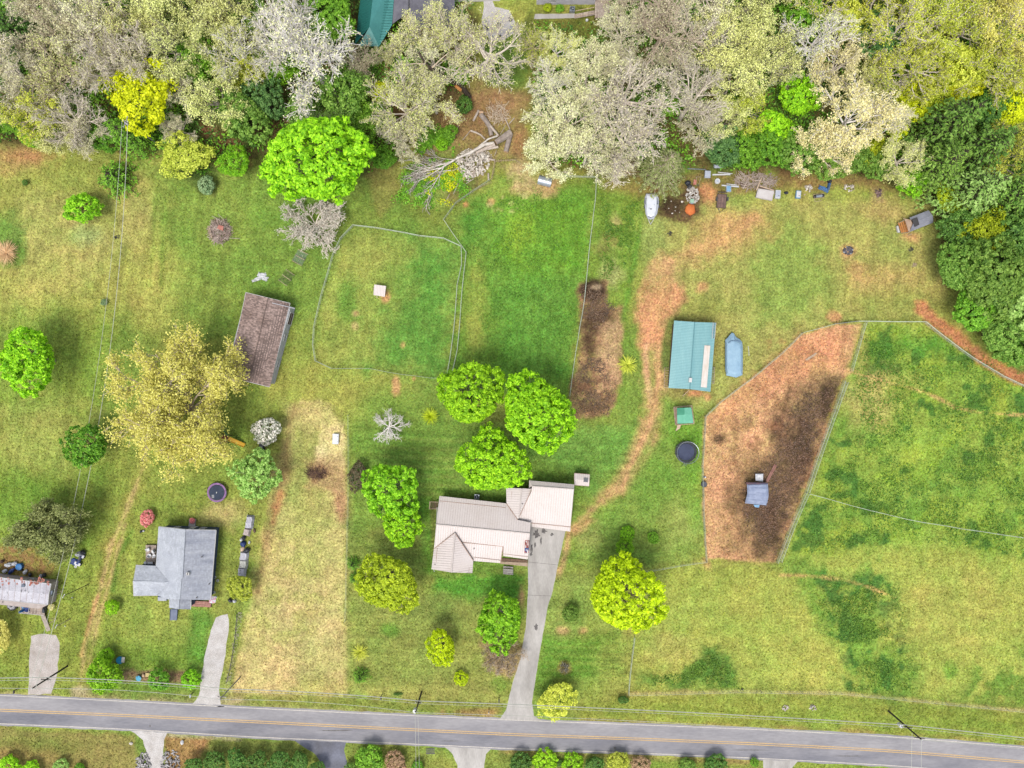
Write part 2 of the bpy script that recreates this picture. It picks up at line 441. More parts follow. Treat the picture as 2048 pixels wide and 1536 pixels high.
stroke([(1288, 405), (1276, 480), (1262, 560), (1245, 640)], 8, (96, 146, 40), 0.7, 10, 4)
# -- right lawn
poly([(1290, 390), (1500, 395), (1880, 400), (1895, 600), (1850, 640), (1640, 655), (1560, 710), (1430, 820), (1330, 800), (1300, 640)], (170, 168, 96), 0.85, 24, 8)
poly([(1490, 440), (1600, 450), (1680, 560), (1600, 640), (1520, 650), (1500, 560)], (136, 164, 74), 0.8, 50, 16); blob(1410, 620, 50, 24, (150, 156, 76), 0.6, 24, 8); poly(R4(1290, 430, 1340, 520), (140, 160, 88), 0.6, 26, 8)
blob(1462, 465, 66, 44, (208, 156, 112), 0.6, 50, 16); stroke([(1380, 500), (1440, 490), (1500, 440)], 22, (214, 158, 116), 0.6, 26, 9); blob(1365, 520, 34, 22, (198, 160, 110), 0.5, 24, 8); blob(1405, 573, 10, 9, (212, 150, 112), 0.7, 10, 4)
blob(1780, 560, 70, 26, (196, 158, 104), 0.55, 40, 14); blob(1720, 550, 16, 22, (210, 150, 112), 0.5, 16, 6); blob(1760, 420, 50, 22, (200, 162, 112), 0.5, 30, 10); blob(1820, 475, 22, 9, (214, 150, 112), 0.7, 12, 5); blob(1672, 634, 14, 11, (216, 150, 112), 0.85, 8, 4)
blob(1812, 610, 120, 30, (150, 158, 76), 0.5, 30, 9); poly([(1300, 340), (1870, 345), (1860, 385), (1700, 375), (1500, 380), (1400, 400), (1310, 385)], (146, 110, 78), 0.75, 18, 8, flecks=0.3)
poly([(1318, 398), (1370, 372), (1405, 385), (1405, 430), (1372, 445), (1325, 440), (1312, 420)], (104, 78, 60), 0.95, 12, 6, flecks=0.3); blob(1340, 415, 26, 20, (72, 54, 44), 0.85, 14, 5); blob(1415, 385, 10, 14, (214, 146, 104), 0.7, 14, 6)
blob(1697, 502, 15, 12, (190, 140, 106), 0.8, 12, 4); blob(1755, 388, 14, 12, (180, 140, 120), 0.6, 10, 4); poly([(1210, 335), (1330, 335), (1315, 400), (1215, 375)], (150, 112, 80), 0.6, 20, 9, flecks=0.3)
# -- the clay track to the barn
poly([(1308, 512), (1350, 520), (1362, 600), (1340, 630), (1335, 700), (1322, 830), (1322, 870), (1285, 940), (1245, 990), (1185, 1030), (1150, 1062), (1140, 1055), (1190, 1000), (1232, 950), (1268, 880), (1290, 830), (1285, 720), (1272, 650), (1280, 590)], (208, 160, 120), 0.78, 16, 8, flecks=0.2)
poly([(1285, 570), (1360, 575), (1362, 598), (1335, 625), (1328, 690), (1280, 695), (1275, 640)], (216, 148, 112), 0.7, 22, 9, flecks=0.2); stroke([(1316, 840), (1290, 900), (1262, 945)], 12, (140, 158, 80), .55, 12, 5); stroke([(1318, 690), (1322, 740), (1310, 800), (1300, 850), (1255, 945), (1245, 990)], 8, (220, 164, 126), 0.8, 9, 3); stroke([(1293, 690), (1292, 740), (1300, 800)], 7, (218, 172, 138), 0.7, 8, 3)
stroke([(1302, 705), (1306, 770)], 6, (138, 156, 74), 0.65, 8, 3); poly([(1336, 640), (1350, 640), (1338, 740), (1322, 740), (1325, 690)], (96, 132, 58), 0.8, 10, 4)
stroke([(1290, 950), (1268, 985)], 20, (170, 166, 104), 0.55, 16, 6); poly([(1345, 640), (1430, 640), (1425, 800), (1340, 790)], (140, 132, 76), 0.6, 18, 6); blob(1393, 788, 14, 5, (206, 140, 100), 0.8, 6, 3); blob(1415, 795, 6, 7, (214, 150, 106), 0.8, 6, 2)
# -- grass between the track and the paddock
poly([(1330, 800), (1400, 830), (1402, 1110), (1300, 1130), (1120, 1130), (1180, 1040), (1260, 980), (1320, 880)], (124, 158, 64), 0.85, 24, 8); blob(1370, 870, 36, 22, (110, 160, 36), 0.7, 18, 6); blob(1370, 1050, 40, 50, (160, 174, 92), 0.6, 40, 12); blob(1310, 960, 40, 50, (108, 154, 50), 0.6, 34, 10); blob(1390, 960, 20, 70, (112, 162, 36), 0.6, 22, 8)
blob(1180, 1075, 30, 34, (150, 156, 90), 0.6, 20, 8); stroke([(1138, 1062), (1132, 1110), (1115, 1150)], 14, (206, 158, 122), 0.8, 10, 4); stroke([(1150, 1060), (1180, 1042)], 18, (212, 156, 118), 0.7, 12, 4)
# -- the bare clay paddock
poly([(1410, 834), (1442, 806), (1560, 712), (1603, 670), (1670, 650), (1724, 646), (1700, 742), (1640, 910), (1552, 1128), (1500, 1122), (1412, 1118), (1405, 1020), (1405, 930)], (214, 162, 124), 1.0, 5, 3, flecks=0.12)
poly([(1412, 834), (1442, 806), (1600, 675), (1700, 655), (1690, 730), (1560, 780), (1440, 850)], (212, 146, 106), 0.6, 26, 9, flecks=0.2); blob(1610, 690, 60, 26, (196, 128, 92), 0.5, 24, 8, clump=0.5, cs=12)
poly([(1575, 800), (1600, 765), (1650, 752), (1690, 748), (1640, 905), (1548, 1130), (1520, 1110), (1478, 1050), (1470, 1000), (1490, 950), (1530, 905), (1545, 850)], (104, 84, 68), 0.94, 40, 12, flecks=0.22); blob(1500, 960, 40, 60, (120, 92, 70), .6, 40, 10, flecks=.3); blob(1490, 1050, 34, 70, (126, 96, 74), .5, 40, 10, flecks=.3)
blob(1655, 795, 26, 40, (70, 54, 44), 0.8, 20, 9); blob(1610, 900, 30, 60, (80, 60, 48), 0.7, 30, 10, flecks=0.2); blob(1540, 1050, 26, 60, (78, 58, 46), 0.7, 30, 10, flecks=0.2); stroke([(1580, 775), (1562, 830), (1545, 880)], 12, (100, 76, 58), 0.8, 12, 6); blob(1437, 879, 16, 12, (76, 60, 48), 0.85, 9, 4)
poly([(1480, 800), (1570, 790), (1545, 900), (1470, 960), (1440, 930)], (150, 108, 78), 0.6, 20, 9, clump=0.54, cs=14); poly([(1440, 950), (1480, 960), (1480, 1110), (1430, 1110)], (160, 118, 88), 0.6, 24, 9, clump=0.5, cs=16)
stroke([(1412, 1120), (1422, 1150), (1418, 1180)], 14, (206, 150, 114), 0.8, 12, 5); stroke([(1500, 1118), (1530, 1136), (1560, 1150)], 5, (190, 156, 104), 0.7, 6, 3); stroke([(1560, 1120), (1690, 750)], 5, (206, 140, 104), 0.5, 6, 3)
# -- right pasture
poly([(1730, 650), (1845, 648), (2300, 900), (2300, 1420), (1850, 1400), (1270, 1385), (1300, 1140), (1560, 1130), (1640, 920)], (158, 172, 74), 0.85, 20, 7)
P_R = [(1735, 655), (1850, 655), (2300, 850), (2300, 1150), (1800, 1080), (1575, 1120), (1650, 900)]
poly(P_R, (134, 166, 58), 0.75, 30, 8); poly(P_R, (98, 146, 48), 0.6, 30, 10, clump=0.52, cs=60, seed=1); poly(P_R, (150, 176, 52), 0.6, 20, 8, clump=0.52, cs=44, seed=2); poly(P_R, (62, 112, 44), 0.8, 8, 5, clump=0.58, cs=34, seed=3)
blob(1735, 800, 44, 60, (186, 172, 106), 0.75, 40, 14); blob(1720, 700, 14, 60, (180, 170, 96), 0.6, 16, 6); blob(1830, 690, 70, 24, (84, 148, 40), 0.7, 26, 9); blob(1790, 760, 50, 20, (186, 170, 104), 0.5, 24, 9); blob(1960, 990, 70, 40, (140, 170, 66), 0.6, 40, 12)
P_B = [(1580, 1140), (1800, 1120), (2300, 1160), (2300, 1410), (1850, 1395), (1480, 1375), (1270, 1380), (1300, 1200)]
poly(P_B, (168, 178, 82), 0.8, 30, 8); poly([(1560, 1130), (1760, 1120), (1830, 1240), (1840, 1390), (1690, 1390), (1680, 1280), (1610, 1210)], (98, 146, 50), 0.75, 46, 16, clump=0.44, cs=50, seed=4); poly([(1600, 1160), (1790, 1160), (1830, 1390), (1700, 1380)], (126, 160, 52), 0.5, 30, 9)
poly([(1620, 1150), (1800, 1150), (1830, 1390), (1690, 1390)], (66, 116, 46), 0.85, 20, 12, clump=0.53, cs=26, seed=6); poly([(1960, 1300), (2150, 1290), (2150, 1420), (1920, 1400)], (96, 142, 44), 0.75, 30, 9, clump=0.42, cs=40, seed=5); blob(1900, 1340, 12, 18, (110, 160, 44), 0.7, 8, 4)
poly([(1262, 1372), (1300, 1340), (1350, 1335), (1420, 1300), (1450, 1320), (1480, 1378)], (84, 132, 44), 0.8, 24, 10, clump=0.42, cs=30, seed=7); blob(1430, 1330, 34, 30, (70, 120, 42), 0.6, 20, 8); blob(1900, 1230, 120, 70, (184, 178, 92), 0.6, 60, 16); blob(1340, 1300, 40, 30, (186, 176, 100), 0.6, 30, 10); blob(1640, 1330, 50, 50, (184, 178, 88), 0.5, 30, 10)
stroke([(1705, 745), (1780, 765), (1850, 785), (1880, 798), (1910, 815), (1960, 825), (2080, 832)], 4, (216, 172, 118), 0.85, 5, 2); stroke([(1560, 1150), (1620, 1152), (1690, 1160), (1740, 1175), (1790, 1196)], 4, (206, 172, 110), 0.8, 5, 2); blob(1695, 743, 14, 6, (220, 164, 126), 0.85, 8, 3)
stroke([(1843, 615), (1870, 645), (1910, 670), (1960, 715), (2010, 745), (2150, 805)], 26, (196, 124, 88), 0.92, 12, 5, flecks=0.15); stroke([(1850, 622), (1900, 668), (1960, 715)], 10, (216, 146, 108), 0.5, 12, 4)
stroke([(1258, 1388), (1480, 1384), (1680, 1387), (1850, 1404), (2150, 1432)], 7, (202, 182, 118), 0.75, 7, 3)
poly([(1260, 1395), (1480, 1390), (1700, 1395), (2150, 1436), (2150, 1505), (1540, 1462), (1150, 1445), (1170, 1400)], (146, 158, 62), 0.75, 12, 5); poly([(1300, 1408), (2100, 1450), (2100, 1462), (1300, 1418)], (120, 146, 46), 0.5, 12, 6)
stroke([(1160, 1440), (1540, 1455), (1800, 1468), (2100, 1492)], 5, (164, 140, 90), 0.6, 7, 3)
# -- house lawns
poly([(700, 850), (860, 830), (1160, 900), (1180, 960), (1100, 1130), (860, 1160), (700, 1120)], (112, 148, 56), 0.8, 24, 8); poly([(1120, 850), (1270, 850), (1250, 920), (1190, 990), (1150, 960), (1060, 900)], (102, 150, 60), 0.75, 22, 8)
for k, yy in enumerate(range(868, 1000, 9)):
    stroke([(760, yy), (930, yy + 6)], 3, (146, 160, 84) if k % 2 else (92, 138, 50), 0.45, 4, 1)
poly([(870, 1150), (1055, 1150), (1040, 1200), (950, 1215), (865, 1210)], (84, 152, 36), 0.85, 16, 6); poly([(840, 1000), (872, 1000), (866, 1150), (838, 1140)], (96, 146, 40), 0.8, 12, 5); blob(1043, 1190, 6, 18, (196, 150, 116), 0.8, 8, 3)
poly([(700, 1180), (1000, 1200), (1030, 1300), (1020, 1380), (1000, 1430), (700, 1390)], (152, 160, 82), 0.75, 26, 8); poly([(740, 1060), (850, 1050), (840, 1180), (700, 1200), (700, 1080)], (148, 158, 78), 0.6, 24, 8); blob(780, 1258, 18, 14, (96, 150, 38), 0.7, 10, 4)
blob(880, 1220, 60, 30, (124, 142, 70), 0.6, 24, 8); poly([(960, 1285), (1056, 1290), (1050, 1350), (1010, 1352), (970, 1330)], (160, 136, 100), 0.8, 12, 5); blob(998, 1370, 18, 16, (112, 150, 50), 0.7, 10, 4); blob(830, 1380, 120, 22, (176, 172, 94), 0.6, 20, 7)
poly([(1090, 1150), (1180, 1150), (1160, 1280), (1090, 1330), (1075, 1300)], (142, 160, 80), 0.7, 20, 6); poly([(1080, 1275), (1240, 1265), (1250, 1350), (1080, 1362)], (104, 150, 42), 0.8, 18, 6); poly([(1200, 1280), (1268, 1270), (1256, 1385), (1185, 1385)], (156, 164, 78), 0.65, 18, 6)
for k, yy in enumerate(range(1285, 1362, 8)):
    stroke([(1085, yy), (1250, yy + 3)], 3, (142, 166, 70) if k % 2 else (92, 142, 38), 0.45, 4, 1)
blob(1125, 1262, 14, 8, (212, 170, 126), 0.7, 8, 3); blob(1165, 1262, 8, 6, (206, 162, 116), 0.7, 7, 3); blob(1130, 1336, 12, 12, (176, 146, 100), 0.7, 8, 3); blob(1075, 1365, 30, 20, (96, 140, 42), 0.6, 14, 5); blob(1150, 1235, 14, 34, (112, 146, 56), 0.6, 12, 5)
blob(868, 1060, 7, 60, (128, 110, 74), 0.5, 6, 3)
# -- roadside north and south
stroke([(-120, 1383), (0, 1388), (512, 1411), (1000, 1436)], 7, (178, 160, 128), 0.65, 8, 3); poly([(440, 1385), (1010, 1405), (1000, 1432), (440, 1408)], (140, 146, 66), 0.65, 10, 4); blob(950, 1425, 50, 7, (164, 122, 86), 0.7, 8, 3); blob(450, 1402, 40, 6, (186, 168, 140), 0.7, 8, 3)
poly([(-150, 1452), (0, 1456), (270, 1470), (290, 1700), (-150, 1700)], (150, 140, 82), 0.9, 10, 4); blob(90, 1490, 90, 16, (124, 138, 62), 0.6, 20, 7); blob(30, 1505, 60, 14, (176, 136, 90), 0.5, 18, 7)
poly([(330, 1472), (600, 1482), (620, 1700), (320, 1700)], (132, 138, 70), 0.9, 10, 4); poly([(330, 1475), (420, 1478), (400, 1510), (360, 1536), (335, 1536)], (176, 130, 88), 0.85, 10, 5); stroke([(340, 1470), (480, 1477)], 6, (190, 176, 152), 0.7, 6, 2)
poly([(690, 1485), (890, 1495), (905, 1700), (690, 1700)], (132, 144, 66), 0.85, 10, 4); poly([(965, 1500), (1540, 1522), (1540, 1700), (965, 1700)], (130, 142, 64), 0.85, 10, 4); stroke([(1000, 1503), (1500, 1524)], 7, (170, 140, 96), 0.6, 8, 4); blob(1330, 1530, 40, 10, (122, 152, 50), 0.7, 12, 5)
poly([(1590, 1524), (2150, 1560), (2150, 1700), (1590, 1700)], (140, 156, 60), 0.85, 10, 4)
# -- woodland floor
WOOD = [(-2500, -2500), (4500, -2500), (4500, 700), (2150, 735), (2048, 715), (1990, 680), (1930, 610), (1890, 540), (1875, 420), (1860, 370), (1700, 350), (1480, 345), (1290, 345), (1180, 345), (1060, 330), (1060, 180), (1062, 40), (1200, 36), (1200, -200), (955, -200), (955, 110), (930, 190), (870, 200), (800, 330), (740, 350), (600, 300), (430, 330), (420, 380), (330, 310), (200, 285), (0, 290), (-2500, 300)]
poly(WOOD, (104, 92, 58), 0.92, 26, 12); poly(WOOD, (66, 104, 40), 0.7, 26, 12, clump=0.47, cs=70, seed=8); poly(WOOD, (140, 104, 72), 0.6, 20, 12, clump=0.56, cs=46, seed=9)
poly([(860, 180), (960, 150), (1062, 175), (1055, 330), (990, 325), (960, 380), (900, 410), (850, 330), (820, 300)], (150, 122, 90), 0.75, 24, 10, flecks=0.3); blob(1000, 205, 40, 22, (168, 124, 96), 0.7, 20, 8); blob(935, 245, 60, 40, (146, 104, 80), 0.6, 30, 10); blob(1040, 290, 14, 40, (170, 122, 86), 0.6, 16, 6)
poly([(960, 80), (1055, 60), (1062, 180), (980, 165)], (106, 136, 54), 0.9, 20, 8); blob(1010, 130, 40, 26, (84, 116, 44), 0.7, 20, 8); blob(880, 350, 70, 50, (96, 132, 46), 0.6, 24, 9, clump=0.42, cs=26); poly([(800, 375), (830, 405), (880, 420), (930, 395), (905, 430), (840, 440), (790, 410)], (112, 132, 52), 0.6, 12, 5)
poly([(740, 300), (810, 300), (800, 400), (760, 420), (735, 380)], (152, 146, 80), 0.8, 20, 8); poly([(1060, 20), (1200, 20), (1250, 60), (1100, 120), (1060, 100)], (116, 120, 50), 0.8, 20, 8); poly([(400, 230), (480, 270), (500, 330), (440, 340), (400, 280)], (118, 78, 58), 0.7, 14, 6, flecks=0.3); blob(1040, 335, 14, 10, (206, 180, 140), 0.5, 10, 4)

# grain between the painted patches, at the scale of grass clumps
g = (fbm(GX, GY, 14, 21, 4) - 0.5) * 0.62 + (FB90 - 0.5) * 0.2 + (np.random.default_rng(5).random(GX.shape).astype(np.float32) - .5) * .2
CV *= (1 + g)[..., None]
yel = ((fbm(GX, GY, 34, 33, 4) - 0.5) * 0.42)[..., None]
CV[..., 0:1] *= 1 + yel * 0.9; CV[..., 2:3] *= 1 + yel * 0.75

CV *= np.array([1.19, 1.18, .88], dtype=np.float32)
def streak(ang, w_, l_, amp, seed, mask=None):
    """mower and wheel streaks running at ang degrees"""
    c_, s_ = math.cos(math.radians(ang)), math.sin(math.radians(ang)); u = GX * c_ + GY * s_; v = -GX * s_ + GY * c_
    n_ = (fbm(v * l_ / w_, u, l_, seed, 3) - .5) * amp
    if mask is not None: n_ = n_ * mask
    return (1 + n_)[..., None]
def box_mask(x0, x1, y0, y1, e=40): return np.clip((GX - x0) / e, 0, 1) * np.clip((x1 - GX) / e, 0, 1) * np.clip((GY - y0) / e, 0, 1) * np.clip((y1 - GY) / e, 0, 1)
CV *= streak(98, 7, 120, .5, 51, box_mask(-400, 620, 280, 1400)); CV *= streak(93, 7, 140, .4, 52, box_mask(900, 1900, 360, 860)); CV *= streak(2, 6, 130, .55, 53, box_mask(690, 1290, 830, 1400, 20)); CV *= streak(96, 6, 120, .35, 54, box_mask(630, 930, 440, 770)); CV *= streak(5, 9, 150, .3, 55, box_mask(-400, 2400, 1380, 1900)); CV *= streak(140, 8, 90, .3, 56, box_mask(1300, 1560, 400, 560))
ny, nx = GX.shape
co = np.empty((ny * nx, 3), dtype=np.float32)
co[:, 0] = ((GX - 1024) * PX).ravel(); co[:, 1] = ((768 - GY) * PX).ravel(); co[:, 2] = 0
ii = np.arange(ny * nx).reshape(ny, nx)
q = np.stack([ii[1:, :-1], ii[1:, 1:], ii[:-1, 1:], ii[:-1, :-1]], -1).reshape(-1, 4)

def np_mesh(name, co, quads, smooth=False):
    me = bpy.data.meshes.new(name)
    k = quads.shape[1]
    me.vertices.add(len(co)); me.vertices.foreach_set('co', np.ascontiguousarray(co, dtype=np.float32).ravel())
    me.loops.add(quads.size); me.loops.foreach_set('vertex_index', np.ascontiguousarray(quads, dtype=np.int32).ravel())
    me.polygons.add(len(quads)); me.polygons.foreach_set('loop_start', np.arange(0, quads.size, k, dtype=np.int32))
    me.update(calc_edges=True)
    if smooth: me.polygons.foreach_set('use_smooth', np.ones(len(quads), dtype=bool))
    return me

gme = np_mesh('ground', co, q)
ca = gme.attributes.new('cover', 'FLOAT_COLOR', 'POINT')
rgba = np.ones((ny * nx, 4), dtype=np.float32); rgba[:, :3] = np.clip(CV.reshape(-1, 3), 0.002, 0.9)
ca.data.foreach_set('color', rgba.ravel())
ground = bpy.data.objects.new('ground', gme); COL.objects.link(ground); ground['kind'] = 'structure'

gm = bpy.data.materials.new('ground_cover'); gm.use_nodes = True
N = gm.node_tree.nodes; L = gm.node_tree.links; N.clear()
out = N.new('ShaderNodeOutputMaterial'); b = N.new('ShaderNodeBsdfPrincipled'); b.inputs['Roughness'].default_value = 0.95; b.inputs['Specular IOR Level'].default_value = 0.1
L.new(b.outputs[0], out.inputs[0])
at = N.new('ShaderNodeAttribute'); at.attribute_name = 'cover'
geo = N.new('ShaderNodeNewGeometry')
def gnoise(scale, detail, lo, hi, rot=None):
    n = N.new('ShaderNodeTexNoise'); n.inputs['Scale'].default_value = scale; n.inputs['Detail'].default_value = detail; n.inputs['Roughness'].default_value = 0.65
    if rot:
        mp = N.new('ShaderNodeMapping'); mp.inputs['Scale'].default_value = rot; L.new(geo.outputs['Position'], mp.inputs[0]); L.new(mp.outputs[0], n.inputs['Vector'])
    else: L.new(geo.outputs['Position'], n.inputs['Vector'])
    r = N.new('ShaderNodeMapRange'); r.inputs[1].default_value = 0.3; r.inputs[2].default_value = 0.7; r.inputs[3].default_value = lo; r.inputs[4].default_value = hi
    L.new(n.outputs['Fac'], r.inputs[0]); return n, r
n1, r1 = gnoise(2.4, 5, 0.54, 1.5); n2, r2 = gnoise(0.8, 5, 0.82, 1.18); n3, r3 = gnoise(1.6, 4, 0.0, 1.0)
m1 = N.new('ShaderNodeMath'); m1.operation = 'MULTIPLY'; L.new(r1.outputs[0], m1.inputs[0]); L.new(r2.outputs[0], m1.inputs[1])
hs = N.new('ShaderNodeHueSaturation'); hr = N.new('ShaderNodeMapRange'); hr.inputs[3].default_value = 0.485; hr.inputs[4].default_value = 0.515
L.new(r3.outputs[0], hr.inputs[0]); L.new(hr.outputs[0], hs.inputs['Hue']); L.new(at.outputs['Color'], hs.inputs['Color']); L.new(m1.outputs[0], hs.inputs['Value'])
hs.inputs['Saturation'].default_value = 0.93
L.new(hs.outputs[0], b.inputs['Base Color'])
bp = N.new('ShaderNodeBump'); bp.inputs['Strength'].default_value = 0.8; bp.inputs['Distance'].default_value = 0.25
L.new(n1.outputs['Fac'], bp.inputs['Height']); L.new(bp.outputs[0], b.inputs['Normal'])
gme.materials.append(gm)

def cover_at(px, py):
    """ground colour at photograph coordinates (arrays)"""
    i = np.clip(np.searchsorted(XS, px), 0, nx - 1); j = np.clip(np.searchsorted(YS, py), 0, ny - 1)
    return CV[j, i]

# ------------------------------------------------------------------ road, lines and drives
RX = np.array([-6000, -1500, 0, 256, 512, 768, 1024, 1280, 1536, 1792, 2048, 2500, 3500, 8000], dtype=float)
R_N = np.array([1110, 1322, 1390, 1402, 1416, 1428, 1439.5, 1449, 1459, 1473, 1494, 1532, 1610, 1960], dtype=float)
R_C = np.array([1140, 1352, 1420, 1431, 1443.5, 1456.5, 1469, 1478, 1488.5, 1502, 1524, 1562, 1640, 1990], dtype=float)
R_S = np.array([1168, 1380, 1448, 1459, 1475, 1486, 1498, 1507, 1518, 1532, 1554, 1592, 1670, 2020], dtype=float)
def smoothc(xs, ctrl):
    y = np.interp(xs, RX, ctrl); k = 60
    return (np.interp(xs - k, RX, ctrl) + np.interp(xs - k / 2, RX, ctrl) + y + np.interp(xs + k / 2, RX, ctrl) + np.interp(xs + k, RX, ctrl)) / 5
rxs = np.concatenate([np.arange(-3000, -200, 100.), np.arange(-200, 2300, 12.), np.arange(2300, 5000, 100.)])

def strip(name, ya, yb, z, m, parent=None, th=0.0, kind=None, jit=0):
    n = len(rxs); mb = MB()
    ja = (vn(rxs, rxs * 0, 14, 5) - 0.5) * jit; jb = (vn(rxs, rxs * 0, 14, 6) - 0.5) * jit
    a = [W(x, y) for x, y in zip(rxs, ya + ja)]; c = [W(x, y) for x, y in zip(rxs, yb + jb)]
    vs = [(p.x, p.y, z) for p in a] + [(p.x, p.y, z) for p in c]
    fs = [(n + i, n + i + 1, i + 1, i) for i in range(n - 1)]
    mb.add(vs, fs)
    return mb.build(name, m, parent, kind=kind, origin=(0, 0, 0) if parent is None else None)

def asphalt(name, c1, c2, lanes=False):
    m = mat(name, c1, c2, rough=0.9, scale=0.35, var=0.10, bump=0.2, bscale=14, stretch=(0.25, 1.0, 1.0), spec=0.25)
    return m
M_ROAD = asphalt('asphalt', A(182, 178, 178), A(156, 153, 156)); M_ROAD2 = asphalt('asphalt_south_lane', A(168, 165, 168), A(134, 133, 140))
M_WHITE = mat('road_paint_white', A(236, 228, 216), A(206, 196, 182), scale=3, var=0.2); M_YEL = mat('road_paint_yellow', A(236, 198, 132), A(214, 176, 120), scale=3, var=0.2)
yn = smoothc(rxs, R_N); yc = smoothc(rxs, R_C); ys_ = smoothc(rxs, R_S)
road = strip('road', yn - 3, ys_ + 3, 0.004, M_ROAD, kind='structure', jit=2.5)
strip('south_lane', yc, ys_ - 1.5, 0.008, M_ROAD2, road, jit=0)
strip('edge_line', yn, yn + 1.5, 0.012, M_WHITE, road, jit=0.5); strip('edge_line', ys_ - 1.5, ys_, 0.012, M_WHITE, road, jit=0.5)
strip('centre_line', yc - 2.6, yc - 1.0, 0.012, M_YEL, road, jit=0.4); strip('centre_line', yc + 1.2, yc + 2.8, 0.012, M_YEL, road, jit=0.4)

DRIVES = []
def drive(name, pts, m, z=0.006, jit=1.6, label=None, sub=10):
    """a flat drive or path: outline in photograph pixels, subdivided and made uneven"""
    out_ = []; DRIVES.append(pts)
    n = len(pts)
    for i in range(n):
        a = np.array(pts[i], float); c = np.array(pts[(i + 1) % n], float); L_ = np.hypot(*(c - a)); k = max(1, int(L_ / sub))
        nv = np.array([-(c - a)[1], (c - a)[0]]) / max(L_, 1e-6)
        for s in range(k):
            p = a + (c - a) * s / k
            if s: p = p + nv * random.uniform(-jit, jit)
            out_.append((W(*p).x, W(*p).y, z))
    mb = MB(); mb.add(out_, [tuple(range(len(out_)))])
    # make it face up
    ar = sum(out_[i][0] * out_[(i + 1) % len(out_)][1] - out_[(i + 1) % len(out_)][0] * out_[i][1] for i in range(len(out_)))
    if ar < 0: mb.f = [mb.f[0][::-1]]
    o = mb.build(name, m, kind='structure', origin=(0, 0, 0))
    return o
M_CONC = mat('concrete', A(212, 206, 198), A(178, 172, 164), scale=0.3, var=0.09, bump=0.1, stretch=(1.6, .5, 1)); M_GRAV = mat('gravel', A(216, 206, 198), A(190, 178, 166), scale=0.6, var=0.22, bump=0.7, bscale=7)
M_GRAV2 = mat('pale_gravel', A(226, 220, 214), A(202, 194, 186), scale=0.6, var=0.22, bump=0.7, bscale=7); M_DARKASPH = mat('dark_asphalt', A(134, 136, 150), A(104, 104, 112), scale=0.3, var=0.12, bump=0.2)
drive('driveway', [(1060, 1050), (1131, 1062), (1118, 1120), (1106, 1180), (1095, 1215), (1082, 1290), (1072, 1350), (1064, 1405), (1068, 1432), (1085, 1442), (998, 1440), (1012, 1420), (1024, 1370), (1040, 1320), (1052, 1250), (1056, 1180), (1056, 1112)], M_CONC, 0.007, 0.5)
drive('driveway', [(62, 1272), (78, 1268), (112, 1270), (119, 1285), (114, 1350), (102, 1388), (56, 1389), (58, 1330)], M_GRAV, 0.006, 1.5)
drive('driveway', [(432, 1235), (455, 1228), (458, 1250), (447, 1330), (438, 1380), (442, 1410), (385, 1408), (398, 1390), (405, 1340), (415, 1290), (426, 1250)], M_GRAV2, 0.006, 1.5)
drive('driveway', [(262, 1462), (335, 1465), (328, 1480), (326, 1500), (328, 1600), (300, 1600), (298, 1520), (286, 1480)], M_GRAV2, 0.006, 1.2)
drive('driveway', [(588, 1480), (692, 1485), (688, 1500), (700, 1540), (705, 1600), (660, 1600), (648, 1540), (632, 1510)], M_DARKASPH, 0.006, 1.0)
drive('driveway', [(888, 1493), (982, 1498), (972, 1508), (968, 1540), (965, 1600), (920, 1600), (915, 1530), (905, 1508)], M_CONC, 0.007, 1.0)
drive('driveway', [(1526, 1519), (1596, 1522), (1584, 1536), (1580, 1600), (1530, 1600)], M_CONC, 0.007, 0.8)
drive('footpath', [(962, -60), (982, -60), (984, 0), (990, 14), (1018, 20), (1031, 45), (1026, 68), (1005, 82), (985, 82), (968, 66), (963, 40), (968, 14)], M_GRAV2, 0.006, 0.6, sub=6)
drive('footpath', [(1000, -2), (1000, 2), (960, 3), (900, 3), (900, -2)], M_CONC, 0.008, 0.3)
drive('pavement', [(1070, 28), (1150, 27), (1150, 36), (1068, 38)], M_CONC, 0.007, 0.4)
# oil stains and the tarred patch on the drive
M_STAIN = mat('oil_stain', A(96, 92, 92), A(140, 134, 128), scale=2.5, var=0.3)
for (x, y, w_, l_, s) in ((668, 1461, 60, 2.0, 21), (85, 1391, 20, 1.2, 22), (440, 1413, 12, 2, 23), (1230, 1496, 4, 5, 24), (1500, 1500, 60, 1.5, 25), (1700, 1512, 50, 1.4, 26), (300, 1452, 3, 3, 27), (900, 1482, 40, 1.2, 28), (1073, 1068, 11, 14, 1), (1088, 1062, 9, 8, 2), (1082, 1082, 3, 14, 3), (1104, 1069, 7, 5, 4), (1063, 1096, 4, 16, 5), (1070, 1090, 3, 10, 6), (1072, 1255, 7, 12, 7), (1062, 1108, 5, 8, 8)):
    rr = random.Random(s); pts_ = []
    for k in range(22):
        a = 2 * math.pi * k / 22; q_ = rr.uniform(0.45, 1.0)
        p = W(x + math.cos(a) * w_ * .8 * q_, y + math.sin(a) * l_ * .75 * q_); pts_.append((p.x, p.y, 0.012))
    mb = MB(); mb.add(pts_, [tuple(range(21, -1, -1))]); mb.build('stain', M_STAIN, kind='structure', origin=(0, 0, 0))

for a_, b_ in (((1057, 1124), (1116, 1130)), ((1054, 1190), (1103, 1192))):
    mb = MB(); mb.tube([W(*a_, .004), W(*b_, .004)], .03, 4); mb.build('joint', M_STAIN, kind='structure')
